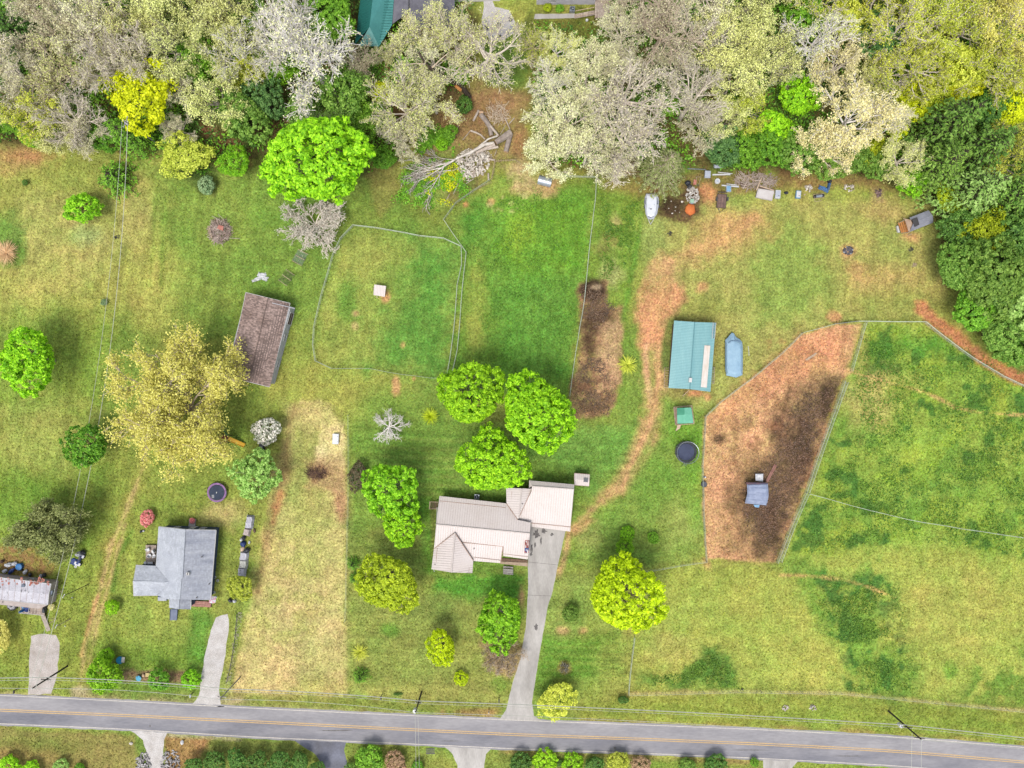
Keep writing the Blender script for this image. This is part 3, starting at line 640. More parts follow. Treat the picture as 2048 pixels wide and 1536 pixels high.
# ------------------------------------------------------------------ trees
def leaves_mesh(name, C, Nn, size, asp, tint, rng, mat_=None):
    """one rhombic leaf per centre C with normal Nn"""
    n = len(C)
    Nn = Nn / (np.linalg.norm(Nn, axis=1, keepdims=True) + 1e-9)
    r = rng.normal(size=(n, 3)); T = np.cross(Nn, r); T /= (np.linalg.norm(T, axis=1, keepdims=True) + 1e-9); B = np.cross(Nn, T)
    s = (size * rng.uniform(0.6, 1.35, n))[:, None]
    co = np.stack([C + T * s, C + B * s * asp + Nn * s * 0.12, C - T * s, C - B * s * asp + Nn * s * 0.12], 1).reshape(-1, 3)
    me = np_mesh(name, co, np.arange(n * 4).reshape(n, 4))
    a = me.attributes.new('tint', 'FLOAT', 'FACE'); a.data.foreach_set('value', np.clip(tint, 0, 1).astype(np.float32))
    return me

def unit(rng, n):
    d = rng.normal(size=(n, 3)); return d / np.linalg.norm(d, axis=1, keepdims=True)

def lobes(d, seed, k=7, sharp=6.0):
    rg = np.random.default_rng(seed + 900); c = unit(rg, k); c[:, 2] = np.abs(c[:, 2]) * 0.8; w = rg.uniform(0.5, 1.0, k)
    c /= np.linalg.norm(c, axis=1, keepdims=True)
    return (w[None, :] * np.exp(sharp * (d @ c.T - 1))).max(1)

def dense_crown(name, R, clumps, per, leaf, seed, flat=0.75, irr=0.32, crc=0.17, asp=0.55, up=0.35):
    rng = np.random.default_rng(seed)
    k = np.arange(clumps) + 0.5; z = 1 - 1.42 * k / clumps; ph = k * 2.39996 + rng.uniform(0, 6)
    q_ = np.sqrt(np.clip(1 - z * z, 0, 1)); d = np.stack([q_ * np.cos(ph), q_ * np.sin(ph), z], 1) + rng.normal(size=(clumps, 3)) * 0.05
    d /= np.linalg.norm(d, axis=1, keepdims=True)
    lb = lobes(d, seed); rad = R * ((1 - irr) + irr * lb) * rng.uniform(0.86, 1.02, clumps)
    rad = np.where(rng.random(clumps) < 0.16, rad * rng.uniform(0.5, 0.8, clumps), rad)
    cc = d * rad[:, None]; cc[:, 2] *= flat
    rc = np.maximum(leaf * 1.6, R * crc * rng.uniform(0.65, 1.25, clumps)); ct = rng.uniform(-0.22, 0.22, clumps)
    idx = np.repeat(np.arange(clumps), per); dd = unit(rng, len(idx)) + d[idx] * 0.55; dd /= np.linalg.norm(dd, axis=1, keepdims=True)
    u = rng.random(len(idx)) ** 0.4
    P_ = cc[idx] + dd * (rc[idx] * u)[:, None] * np.array([1, 1, 0.8])
    Nn = dd * 0.6 + d[idx] * 0.3 + rng.normal(size=(len(idx), 3)) * 0.45 + np.array([0, 0, up])
    tint = 0.5 + ct[idx] + rng.normal(size=len(idx)) * 0.3
    me = leaves_mesh(name, P_, Nn, leaf, asp, tint, rng)
    return me, cc

def tubes_mesh(name, segs, m, n=4):
    """segs: list of (path, radii); one joined wood mesh"""
    vs = []; fs = []
    for path, rad in segs:
        P_ = np.array(path, dtype=float); k = len(P_)
        D = np.gradient(P_, axis=0); D /= (np.linalg.norm(D, axis=1, keepdims=True) + 1e-9)
        ref = np.array([0.3, 0.2, 1.0]) if abs(D[0][2]) < 0.8 else np.array([1.0, 0.1, 0.2])
        U = np.cross(D, ref); U /= (np.linalg.norm(U, axis=1, keepdims=True) + 1e-9); V = np.cross(D, U)
        b0 = len(vs); nn = n if rad[0] > 0.06 else 3
        for i in range(k):
            for j in range(nn):
                a = 2 * math.pi * j / nn
                vs.append(P_[i] + (U[i] * math.cos(a) + V[i] * math.sin(a)) * rad[i])
        for i in range(k - 1):
            for j in range(nn):
                fs.append((b0 + i * nn + j, b0 + i * nn + (j + 1) % nn, b0 + (i + 1) * nn + (j + 1) % nn, b0 + (i + 1) * nn + j))
    me = np_mesh(name, np.array(vs), np.array(fs))
    return me

def skeleton(seed, R, height, limbs=8, lv3=5, lv4=4, r0=0.32, droop=0.0, trunk_to=0.45, wig=0.16, spread=1.0, twist=0.0):
    """a broad crown: trunk, limbs, branches, twigs; returns segments and twig points"""
    rg = random.Random(seed); segs = []; tips = []
    th = height * trunk_to; lean = Vector((rg.uniform(-.4, .4), rg.uniform(-.4, .4), 0))
    segs.append(([(0, 0, -0.1), (lean.x * .3, lean.y * .3, th * .5), (lean.x, lean.y, th)], [r0 * 1.25, r0, r0 * 0.85]))
    top = Vector((lean.x, lean.y, th))
    def grow(p, d, L, r, lvl, nseg):
        pts = [p.copy()]; rad = [r]; q = p.copy(); dd = d.copy()
        for i in range(nseg):
            dd = (dd + Vector((rg.gauss(0, wig), rg.gauss(0, wig), rg.gauss(0, wig * .7) + (0.05 if lvl < 3 else 0) - droop))).normalized()
            q = q + dd * (L / nseg); pts.append(q.copy()); rad.append(r * (1 - 0.72 * (i + 1) / nseg))
        segs.append((pts, rad))
        return pts, rad, dd
    def child(pts, rad, t):
        f = t * (len(pts) - 1); i = min(int(f), len(pts) - 2); g = f - i
        return pts[i].lerp(pts[i + 1], g), (pts[i + 1] - pts[i]).normalized(), rad[i] * (1 - g) + rad[i + 1] * g
    def side(d, ang, rg):
        ax = d.cross(Vector((rg.gauss(0, 1), rg.gauss(0, 1), rg.gauss(0, 1)))).normalized()
        return (Matrix.Rotation(ang, 3, ax) @ d).normalized()
    for k in range(limbs):
        a = 2 * math.pi * k / limbs + rg.uniform(-.35, .35); el = rg.uniform(0.12, 1.05) if k else 1.35
        d = Vector((math.cos(a) * math.cos(el), math.sin(a) * math.cos(el), math.sin(el)))
        ext = R * rg.uniform(0.75, 1.05) * spread if el < 1.1 else (height - th) * 0.85
        p0 = Vector((lean.x * .8, lean.y * .8, th * rg.uniform(0.72, 1.0)))
        pts, rad, dd = grow(p0, d, ext, r0 * rg.uniform(0.42, 0.62), 1, 6)
        for j in range(lv3 + 2):
            t = 0.25 + 0.72 * (j + rg.random() * .6) / (lv3 + 2)
            q, qd, qr = child(pts, rad, t)
            p3, r3, d3 = grow(q, side(qd, rg.uniform(.45, .95), rg), R * rg.uniform(.24, .46) * (1.15 - t * .5), max(.06, qr * .66), 2, 4)
            for m in range(lv4 + 1):
                t4 = 0.2 + 0.8 * (m + rg.random() * .7) / (lv4 + 1)
                q4, qd4, qr4 = child(p3, r3, min(t4, .99))
                p4, r4, d4 = grow(q4, side(qd4, rg.uniform(.4, .9), rg), R * rg.uniform(.10, .2), max(.042, qr4 * .62), 3, 2)
                for s in range(3):
                    q5, qd5, qr5 = child(p4, r4, rg.uniform(.3, .98))
                    d5 = side(qd5, rg.uniform(.4, .9), rg); L5 = R * rg.uniform(.05, .11)
                    segs.append(([q5, q5 + d5 * L5 * .5 + Vector((0, 0, .02)), q5 + d5 * L5], [.036, .03, .02]))
                    tips.append((q5 + d5 * L5)); tips.append(q5 + d5 * L5 * .5)
                tips.append(p4[-1])
            tips.append(p3[-1])
        tips.append(pts[-1])
    return segs, [tuple(t) for t in tips]

def sparse_leaves(name, tips, per, spread, leaf, seed, asp=0.6):
    rng = np.random.default_rng(seed); T = np.array(tips); idx = np.repeat(np.arange(len(T)), per)
    keep = rng.random(len(idx)) < 0.85; idx = idx[keep]
    P_ = T[idx] + rng.normal(size=(len(idx), 3)) * spread
    Nn = rng.normal(size=(len(idx), 3)) + np.array([0, 0, 0.8])
    ct = rng.uniform(-.2, .2, len(T))
    return leaves_mesh(name, P_, Nn, leaf, asp, 0.5 + ct[idx] + rng.normal(size=len(idx)) * .2, rng)

# prototypes, kept as mesh data; each tree is an Empty with its own trunk and crown objects
PROTO = {}
def limb_segs(cc, hc, seed, r0, every, thick=1.0):
    rg = random.Random(seed); segs = [([(0, 0, -.1), (0.05, 0.03, hc * .5), (0, 0, hc * .95)], [r0 * 1.3, r0, r0 * .6])]
    for i in range(0, len(cc), every):
        e = Vector(cc[i]) + Vector((0, 0, hc)); s = Vector((0, 0, hc * rg.uniform(.5, .85)))
        mid = s.lerp(e, .5) + Vector((rg.uniform(-.3, .3), rg.uniform(-.3, .3), rg.uniform(-.1, .3)))
        segs.append(([s, mid, e], [r0 * .4 * thick, r0 * .22 * thick, .03]))
    return segs

def proto_dense(key, R, clumps, per, leaf, seed, hc, n_limb=14, r0=.3, **k):
    me, cc = dense_crown('crown_' + key, R, clumps, per, leaf, seed, **k)
    me.transform(Matrix.Translation((0, 0, hc)))
    wd = tubes_mesh('trunk_' + key, limb_segs(cc, hc, seed, r0, max(1, clumps // n_limb)), None, 5)
    PROTO[key] = (me, wd, R, hc)
def proto_sparse(key, R, height, seed, per, spread, leaf, limbs=8, lv3=5, lv4=4, r0=.32, **k):
    segs, tips = skeleton(seed, R, height, limbs, lv3, lv4, r0, **k)
    wd = tubes_mesh('trunk_' + key, segs, None, 5)
    me = sparse_leaves('crown_' + key, tips, per, spread, leaf, seed) if per else None
    xs = np.array(tips); ext = np.percentile(np.hypot(xs[:, 0], xs[:, 1]), 96)
    PROTO[key] = (me, wd, ext, height * .72)

for i in range(4): proto_dense('big%d' % i, 8.0, 430, 42, .23, 100 + i, 8.6, 40, .34, irr=.5, crc=.078)
for i in range(3): proto_dense('mid%d' % i, 5.0, 210, 36, .19, 200 + i, 4.6, 24, .2, irr=.5, crc=.092)
for i in range(3): proto_dense('small%d' % i, 2.2, 60, 42, .14, 300 + i, 1.5, 10, .08, irr=.42, crc=.19)
for i in range(2): proto_dense('ball%d' % i, 1.5, 46, 60, .11, 330 + i, 1.0, 6, .06, irr=.06, crc=.22)
for i in range(3): proto_dense('loose%d' % i, 6.5, 90, 60, .24, 350 + i, 7.0, 22, .26, irr=.55, crc=.16)
for i in range(5): proto_sparse('bud%d' % i, 6.6, 14, 400 + i, 2, .2, .12, limbs=11, lv3=6, lv4=4, wig=.085, r0=.3)
for i in range(2): proto_sparse('full%d' % i, 6.6, 13, 430 + i, 4, .26, .14, limbs=9, wig=.1)
for i in range(4): proto_sparse('bare%d' % i, 7.2, 15, 450 + i, 1, .24, .11, limbs=10, lv3=6, lv4=4, r0=.36, wig=.15)
for i in range(2): proto_sparse('twig%d' % i, 4.2, 5, 480 + i, 1, .14, .07, limbs=12, lv3=6, lv4=5, r0=.16, trunk_to=.3, wig=.16)
for i in range(2): proto_sparse('willow%d' % i, 5.4, 7, 490 + i, 13, .26, .15, limbs=9, r0=.2, trunk_to=.35, droop=.05)

def conifer(key, R, height, seed, tiers=15, per=11, leaf=.24, dens=30):
    rng = np.random.default_rng(seed); rg = random.Random(seed); segs = [([(0, 0, -.1), (0, 0, height * .5), (0, 0, height)], [.3, .2, .05])]; C = []; Nn = []
    for t in range(tiers):
        z = height * (.12 + .84 * t / tiers); L = R * (1 - (z / height) ** 1.25) + .3
        for k in range(per if t < tiers * .75 else per - 4):
            a = 2 * math.pi * (k + (t % 2) * .5) / per + rg.uniform(-.25, .25); L_ = L * rg.uniform(.75, 1.12)
            e = np.array([math.cos(a) * L_, math.sin(a) * L_, z - L_ * .16 + rg.uniform(-.2, .2)]); s = np.array([0, 0, z])
            segs.append(([s, (s + e) / 2 + np.array([0, 0, .12]), e], [.06, .04, .015]))
            m = max(8, int(dens * L_ / R)); u = rng.random(m) ** .6; side = (rng.random(m) - .5) * L_ * .42 * (1.1 - u * .7)
            P_ = s + (e - s) * u[:, None]; tv = np.array([-math.sin(a), math.cos(a), 0]); P_ = P_ + tv * side[:, None] + rng.normal(size=(m, 3)) * .07
            C.append(P_); Nn.append(rng.normal(size=(m, 3)) * .35 + np.array([0, 0, 1.0]) + np.array([math.cos(a), math.sin(a), 0]) * .3)
    C = np.concatenate(C); Nn = np.concatenate(Nn)
    me = leaves_mesh('crown_' + key, C, Nn, leaf, .4, .5 + rng.normal(size=len(C)) * .25, rng)
    PROTO[key] = (me, tubes_mesh('trunk_' + key, segs, None, 5), R, height * .45)
for i in range(3): conifer('fir%d' % i, 4.6, 12, 500 + i)
for i in range(2): conifer('cedar%d' % i, 2.1, 3.4, 510 + i, tiers=9, per=9, leaf=.13, dens=26)

def spiky(key, R, n, seed, w=.05, h=1.0):
    """arching leaves or canes from one crown"""
    rg = random.Random(seed); vs = []; fs = []; tn = []
    for k in range(n):
        a = rg.uniform(0, 2 * math.pi); el = rg.uniform(.25, 1.3); L = R * rg.uniform(.7, 1.1); d = Vector((math.cos(a), math.sin(a), 0)); sd = Vector((-d.y, d.x, 0)) * w
        pr = []
        for s in range(5):
            u = s / 4; p = d * (L * u * math.cos(el * (1 - .3 * u)) + .03) + Vector((0, 0, h * L * u * math.sin(el) * (1.15 - .55 * u)))
            pr.append((p - sd * (1 - u * .85), p + sd * (1 - u * .85)))
        b0 = len(vs)
        for a_, b_ in pr: vs += [a_, b_]
        for s in range(4): fs.append((b0 + 2 * s, b0 + 2 * s + 1, b0 + 2 * s + 3, b0 + 2 * s + 2)); tn.append(rg.random())
    me = np_mesh('leaves_' + key, np.array([tuple(v) for v in vs]), np.array(fs)); a = me.attributes.new('tint', 'FLOAT', 'FACE'); a.data.foreach_set('value', np.array(tn, dtype=np.float32))
    PROTO[key] = (me, None, R, .4)
spiky('spike0', 1.8, 150, 600, .07); spiky('spike1', 1.8, 170, 601, .06); spiky('straw', 3.0, 420, 602, .04, .8)

F = lambda r, g, b_, k=1.0: A(r, g, b_, k * 2.2)
LM = {'dryt': leafmat('buds_grey', F(166, 164, 146), F(210, 206, 190), .3),
 
 'lime': leafmat('leaves_lime', F(108, 172, 16, .86), F(182, 234, 44, 1.08), .45), 'lime2': leafmat('leaves_fresh_green', F(94, 154, 18, .9), F(164, 218, 48, 1.05), .45),
 'yellowlime': leafmat('leaves_yellow_lime', F(158, 188, 6, .88), F(218, 240, 30, 1.05), .45), 'yellow': leafmat('leaves_golden', F(176, 192, 10, .9), F(226, 234, 30, 1.05), .4),
 'green': leafmat('leaves_green', F(70, 122, 24, .9), F(140, 192, 56), .4), 'mid': leafmat('leaves_mid_green', F(72, 116, 30, .9), F(146, 182, 78), .4), 'soft': leafmat('leaves_soft_green', F(116, 158, 62), F(176, 206, 116, 1.05), .4),
 'dark': leafmat('leaves_dark_green', F(44, 84, 26), F(106, 148, 60), .3), 'blue': leafmat('leaves_blue_green', F(52, 92, 42, .9), F(116, 154, 80), .3), 'olive': leafmat('leaves_olive', F(134, 156, 20, .85), F(194, 208, 44), .4),
 'pale': leafmat('buds_pale_green', F(176, 184, 98), F(232, 232, 160, 1.15), .4), 'cream': leafmat('buds_cream', F(194, 194, 138), F(236, 236, 190, 1.12), .4), 'tan': leafmat('buds_tan', F(178, 174, 124), F(222, 218, 178, 1.1), .4),
 'peach': leafmat('buds_peach', F(194, 186, 116), F(240, 230, 176, 1.15), .4), 'straw': leafmat('leaves_straw_yellow', F(182, 180, 74), F(230, 226, 124, 1.1), .4), 'yellowgreen': leafmat('leaves_yellow_green', F(150, 166, 40), F(216, 220, 92, 1.1), .4),
 'greyolive': leafmat('leaves_grey_olive', F(100, 110, 56), F(160, 166, 104), .3), 'white': leafmat('blossom_white', F(96, 118, 74), F(232, 224, 214, 1.2), .3), 'pink': leafmat('blossom_pink', F(214, 110, 110), F(244, 176, 170, 1.1), .35),
 'brown': leafmat('twigs_russet', F(132, 104, 76), F(178, 150, 112), .2), 'red': leafmat('leaves_dark_red', F(52, 70, 34), F(110, 92, 66), .2), 'dry': leafmat('dry_grass', F(176, 140, 96), F(224, 194, 148, 1.1), .3), 'teal': leafmat('leaves_sage', F(92, 128, 84), F(160, 182, 130), .3)}
BM = {'grey': mat('bark_grey', A(176, 166, 152, 1.3), A(140, 130, 116), scale=2, var=.2), 'pale': mat('bark_pale', A(226, 214, 198, 1.6), A(200, 186, 168, 1.4), scale=2, var=.18), 'dark': mat('bark_dark', A(92, 78, 64), A(64, 54, 44), scale=2, var=.2),
      'white': mat('bark_bleached', A(238, 232, 226, 1.7), A(214, 204, 194, 1.5), scale=2, var=.15), 'tan': mat('bark_tan', A(216, 198, 174, 1.5), A(186, 166, 142, 1.3), scale=2, var=.18)}

def plant(name, key, px, py, rpx, leafk, bark, label, cat='tree', group=None, hscale=1.0, crown='crown', stretch=None, rot=None):
    """key: prototype; px, py: where the middle of its crown is seen; rpx: crown radius in photograph pixels"""
    me, wd, R, hc = PROTO[key]; rpx = rpx * (1.2 if key[:3] in ('big', 'mid') else 1.05 if key[:3] == 'sma' else 1)
    z_mid = hc; s = rpx * PX / R
    for _ in range(3):
        s = rpx * PX * (H - z_mid) / H / R; z_mid = hc * s * hscale
    c = W(px, py, z_mid); base = (c.x, c.y, 0)
    sc_ = (s, s, s * hscale)
    if stretch: sc_ = (s * stretch[0], s * stretch[1], s * hscale)
    rz = random.uniform(0, 6.28) if (rot is None and not stretch) else (rot or 0.0)
    o = thing(name, label, cat, base, group)
    for part, data, mt in ((crown, me, LM[leafk] if leafk else None), ('trunk', wd, BM[bark] if bark else None)):
        if data is None or mt is None: continue
        p = bpy.data.objects.new(part, data)
        if not data.materials: data.materials.append(mt)
        COL.objects.link(p); p.parent = o; p.rotation_euler = (0, 0, rz); p.scale = sc_
        p.material_slots[0].link = 'OBJECT'; p.material_slots[0].material = mt
    return o

# ---- trees and shrubs of the gardens
plant('shade_tree', 'big0', 628, 312, 112, 'lime', 'grey', 'huge round lime-green tree at the edge of the woods, above the bare grey tree', hscale=.95, stretch=(1.06, .94), rot=0)
plant('shade_tree', 'big1', 940, 797, 74, 'lime', 'grey', 'upper left lime-green tree of the trio behind the cream-roofed house', group='trio of lime trees behind the house')
plant('shade_tree', 'big2', 1068, 822, 87, 'lime', 'grey', 'largest lime-green tree of the trio, beside the dark garden bed', group='trio of lime trees behind the house')
plant('shade_tree', 'big3', 982, 930, 72, 'lime', 'grey', 'lower lime-green tree of the trio, touching the cream metal roof', group='trio of lime trees behind the house')
plant('garden_tree', 'mid0', 783, 980, 63, 'lime2', 'grey', 'fresh green tree left of the cream-roofed house, upper one of the touching pair', rot=.5, stretch=(1, 1))
plant('garden_tree', 'mid1', 799, 1053, 46, 'lime', 'grey', 'smaller lime tree touching the fresh green tree left of the cream house')
plant('garden_tree', 'big2', 782, 1166, 70, 'olive', 'grey', 'olive-yellow round tree below the lime pair, left of the hipped porch roof', hscale=.8)
plant('garden_tree', 'big1', 1240, 1192, 86, 'yellowlime', 'grey', 'large bright yellow-green tree right of the driveway, by the two clipped balls', hscale=.85)
plant('garden_tree', 'mid2', 1003, 1240, 59, 'lime2', 'grey', 'round green tree in the front lawn hard against the driveway', hscale=.9)
plant('garden_tree', 'mid1', 886, 1293, 36, 'yellowlime', 'grey', 'small uneven yellow-lime tree alone in the front lawn', stretch=(.9, 1.15), rot=.3)
proto_sparse('oak', 10.5, 13, 440, 10, .36, .15, limbs=12, lv3=7, lv4=5, r0=.4, wig=.14, trunk_to=.3)
plant('oak_tree', 'oak', 356, 822, 146, 'straw', 'tan', 'very large straw-yellow tree with bare limbs showing, beside the brown-roofed barn', hscale=.75)
plant('garden_tree', 'mid0', 515, 950, 53, 'soft', 'grey', 'soft green tree below the white-blossom bush and right of the purple trampoline')
plant('garden_tree', 'mid2', 60, 718, 68, 'lime', 'grey', 'round fresh green tree at the left edge, alone in the field')
plant('garden_tree', 'mid1', 178, 893, 48, 'green', 'grey', 'round deep green tree under the overhead wires left of the straw-yellow tree')
plant('willow_tree', 'willow0', 92, 1062, 74, 'greyolive', 'grey', 'grey-olive drooping tree above the white mobile home', stretch=(1.05, .8), rot=.4)
plant('garden_tree', 'loose0', 367, 312, 64, 'yellowgreen', 'grey', 'yellow-olive spreading tree just right of the grey utility pole', stretch=(1.1, .85), rot=.2, hscale=.6)
plant('cedar_shrub', 'cedar0', 228, 353, 43, 'green', 'dark', 'feathery green shrub left of the wires below the woods', 'shrub', hscale=.8)
plant('garden_shrub', 'small0', 165, 415, 40, 'lime2', 'dark', 'two-lobed bright green shrub in the field left of the feathery shrub', 'shrub', stretch=(1.05, .9), rot=.3)
plant('blossom_bush', 'small1', 535, 860, 33, 'white', 'dark', 'bush covered in white blossom just below the brown-roofed barn', 'bush')
plant('blossom_bush', 'small2', 293, 1036, 17, 'pink', 'dark', 'pink flowering bush above the corner of the grey-roofed house', 'bush', stretch=(.9, 1.1), rot=0)
plant('bare_tree', 'twig0', 628, 448, 66, 'dryt', 'pale', 'leafless grey twiggy tree below the huge lime tree', hscale=.5)
plant('bare_tree', 'bare2', 776, 855, 38, None, 'white', 'small bleached leafless tree on the lawn left of the lime trio', hscale=.4)
plant('garden_tree', 'mid0', 481, 1174, 28, 'yellowgreen', 'grey', 'small pale yellow-green tree standing in the row of junk right of the grey house')
plant('garden_shrub', 'small0', 226, 1212, 17, 'lime', 'dark', 'single round lime shrub on the lawn left of the grey-roofed house', 'shrub')
plant('garden_tree', 'loose1', 1110, 1398, 48, 'yellowgreen', 'grey', 'loose yellow-green tree at the mouth of the driveway by the road', stretch=(1.1, .95), rot=1, hscale=.5)
plant('garden_shrub', 'small1', 208, 1348, 40, 'lime2', 'dark', 'biggest of the green shrubs along the mulch bed by the road', 'shrub', rot=.2, stretch=(.95, 1.0))
plant('garden_shrub', 'small2', 214, 1312, 18, 'lime2', 'dark', 'small bright shrub next to the blue tub, above the biggest roadside shrub', 'shrub')
plant('garden_shrub', 'small0', 318, 1360, 26, 'green', 'dark', 'green shrub right of the yellow stones in the mulch bed', 'shrub')
plant('clipped_shrub', 'ball0', 382, 1358, 18, 'lime2', 'dark', 'round clipped shrub at the end of the mulch bed by the gravel drive', 'shrub')
plant('yucca_plant', 'spike0', 720, 1305, 20, 'yellowgreen', None, 'spiky pale-green plant on the front lawn beside the hay field', 'plant', crown='leaves')
plant('garden_shrub', 'cedar1', 720, 1354, 19, 'green', 'dark', 'small dark green shrub directly below the spiky plant', 'shrub')
plant('clipped_shrub', 'ball1', 922, 1357, 14, 'yellowlime', 'dark', 'tiny round yellow shrub on the front lawn near the utility pole', 'shrub')
plant('cedar_shrub', 'cedar0', 706, 1128, 16, 'green', 'dark', 'upper of two small evergreens at the edge of the hay field', 'shrub', group='small evergreens beside the olive-yellow tree')
plant('cedar_shrub', 'cedar1', 709, 1157, 14, 'green', 'dark', 'lower of two small evergreens at the edge of the hay field', 'shrub', group='small evergreens beside the olive-yellow tree')
plant('garden_shrub', 'mid2', 716, 952, 27, 'red', 'dark', 'dark red-leaved shrub left of the fresh green tree', 'shrub', stretch=(.85, 1.15), rot=0, hscale=.6)
plant('yucca_plant', 'spike1', 860, 832, 20, 'olive', None, 'olive spiky plant peeping out left of the lime trio', 'plant', crown='leaves')
plant('clipped_shrub', 'ball0', 1255, 1067, 14, 'lime2', 'dark', 'upper clipped round shrub above the bright yellow-green tree', 'shrub', 'clipped shrubs on the side lawn')
plant('clipped_shrub', 'ball1', 1249, 1095, 17.5, 'lime2', 'dark', 'larger clipped round shrub touching the yellow-green tree', 'shrub', 'clipped shrubs on the side lawn')
plant('garden_shrub', 'small2', 1306, 1077, 13.5, 'green', 'dark', 'ragged small green shrub right of the two clipped balls', 'shrub')
plant('yucca_plant', 'spike0', 1256, 730, 23, 'yellowgreen', None, 'sprawling yellow-green plant between the garden bed and the clay track', 'plant', crown='leaves')
plant('garden_shrub', 'twig0', 1130, 1336, 11, 'dryt', 'dark', 'tiny leafless bush in the mown lawn right of the driveway', 'bush')
plant('garden_shrub', 'small1', 1246, 1399, 14, 'dark', 'dark', 'low dark green shrub at the lower fence corner by the road', 'shrub', stretch=(1, .6), rot=0, hscale=.7)
plant('ornamental_grass', 'straw', 12, 506, 30, 'dry', None, 'clump of tall dry straw-coloured grass at the left edge', 'grass clump', crown='blades')
plant('garden_tree', 'loose2', -6, 1268, 46, 'straw', 'grey', 'yellow tan tree cut by the left edge beside the gravel pad', hscale=.5)
plant('bare_tree', 'twig1', 1006, 1318, 47, 'brown', 'tan', 'brown leafless tree leaning over the driveway below the round green tree', stretch=(1, .75), rot=.6)
plant('garden_shrub', 'small2', 1143, 1226, 19, 'mid', 'dark', 'dull green bush in the shade left of the bright yellow-green tree', 'bush')
plant('garden_shrub', 'small0', 50, 365, 7, 'dark', 'dark', 'tiny dark seedling in the left field below the clay patch', 'shrub')
plant('garden_shrub', 'small1', 208, 605, 8, 'teal', 'dark', 'tiny grey-green seedling beside the overhead wires', 'shrub')
# ---- across the road
south = [('small0', 18, 1528, 24, 'lime', 'lime shrub in the lower left corner of the picture'), ('small1', 60, 1540, 22, 'lime', 'lime shrub just right of the lower left corner one'), ('small2', 120, 1534, 18, 'soft', 'pale green shrub south of the road, third from the left corner'), ('small0', 160, 1538, 14, 'green', 'small green shrub south of the road, left of the gravel drive'),
 ('small1', 742, 1520, 34, 'green', 'dark green shrub south of the road right of the dark asphalt drive'), ('small2', 790, 1525, 24, 'brown', 'russet and green bush south of the road beneath the side wires'), ('small0', 705, 1540, 18, 'mid', 'dull green shrub beside the dark asphalt drive mouth'), ('small1', 835, 1534, 16, 'green', 'green shrub right of the side wires south of the road'), ('small2', 1040, 1530, 26, 'dark', 'dark shrub south of the road right of the pale drive'),
 ('ball0', 1090, 1522, 23, 'lime', 'left one of two round lime shrubs south of the road'), ('ball1', 1146, 1526, 20, 'lime', 'right one of two round lime shrubs south of the road'), ('small0', 1118, 1526, 9, 'dark', 'tiny dark shrub between the two round lime shrubs'), ('small1', 1190, 1530, 22, 'dark', 'dark green shrub right of the two round lime shrubs'), ('small2', 1238, 1524, 24, 'yellowgreen', 'yellow-green bush south of the road between dark shrubs'),
 ('small0', 1282, 1530, 22, 'brown', 'russet bush south of the road right of the yellow-green one'), ('small1', 1376, 1532, 20, 'mid', 'soft green bush south of the road left of the dark clump'), ('small2', 1428, 1530, 26, 'dark', 'dark green clump south of the road near the concrete drive'), ('small0', 1508, 1525, 11, 'green', 'tiny bush beside the mouth of the concrete drive')]
for k_, x, y, r_, lf, lb in south: plant('roadside_shrub', k_, x, y, r_, lf, 'dark', lb, 'shrub', hscale=.8)
for i, (x, y, r_) in enumerate(((388, 1534, 22), (430, 1526, 24), (474, 1522, 24), (516, 1525, 24), (558, 1520, 25), (600, 1526, 24), (636, 1538, 19))):
    plant('hedge_shrub', 'mid%d' % (i % 3), x, y, r_, 'dark', 'dark', '%s shrub, counted from the left, of the dark hedge south of the road' % ('first', 'second', 'third', 'fourth', 'fifth', 'sixth', 'seventh')[i], 'shrub', 'dark hedge row south of the road', hscale=.8)

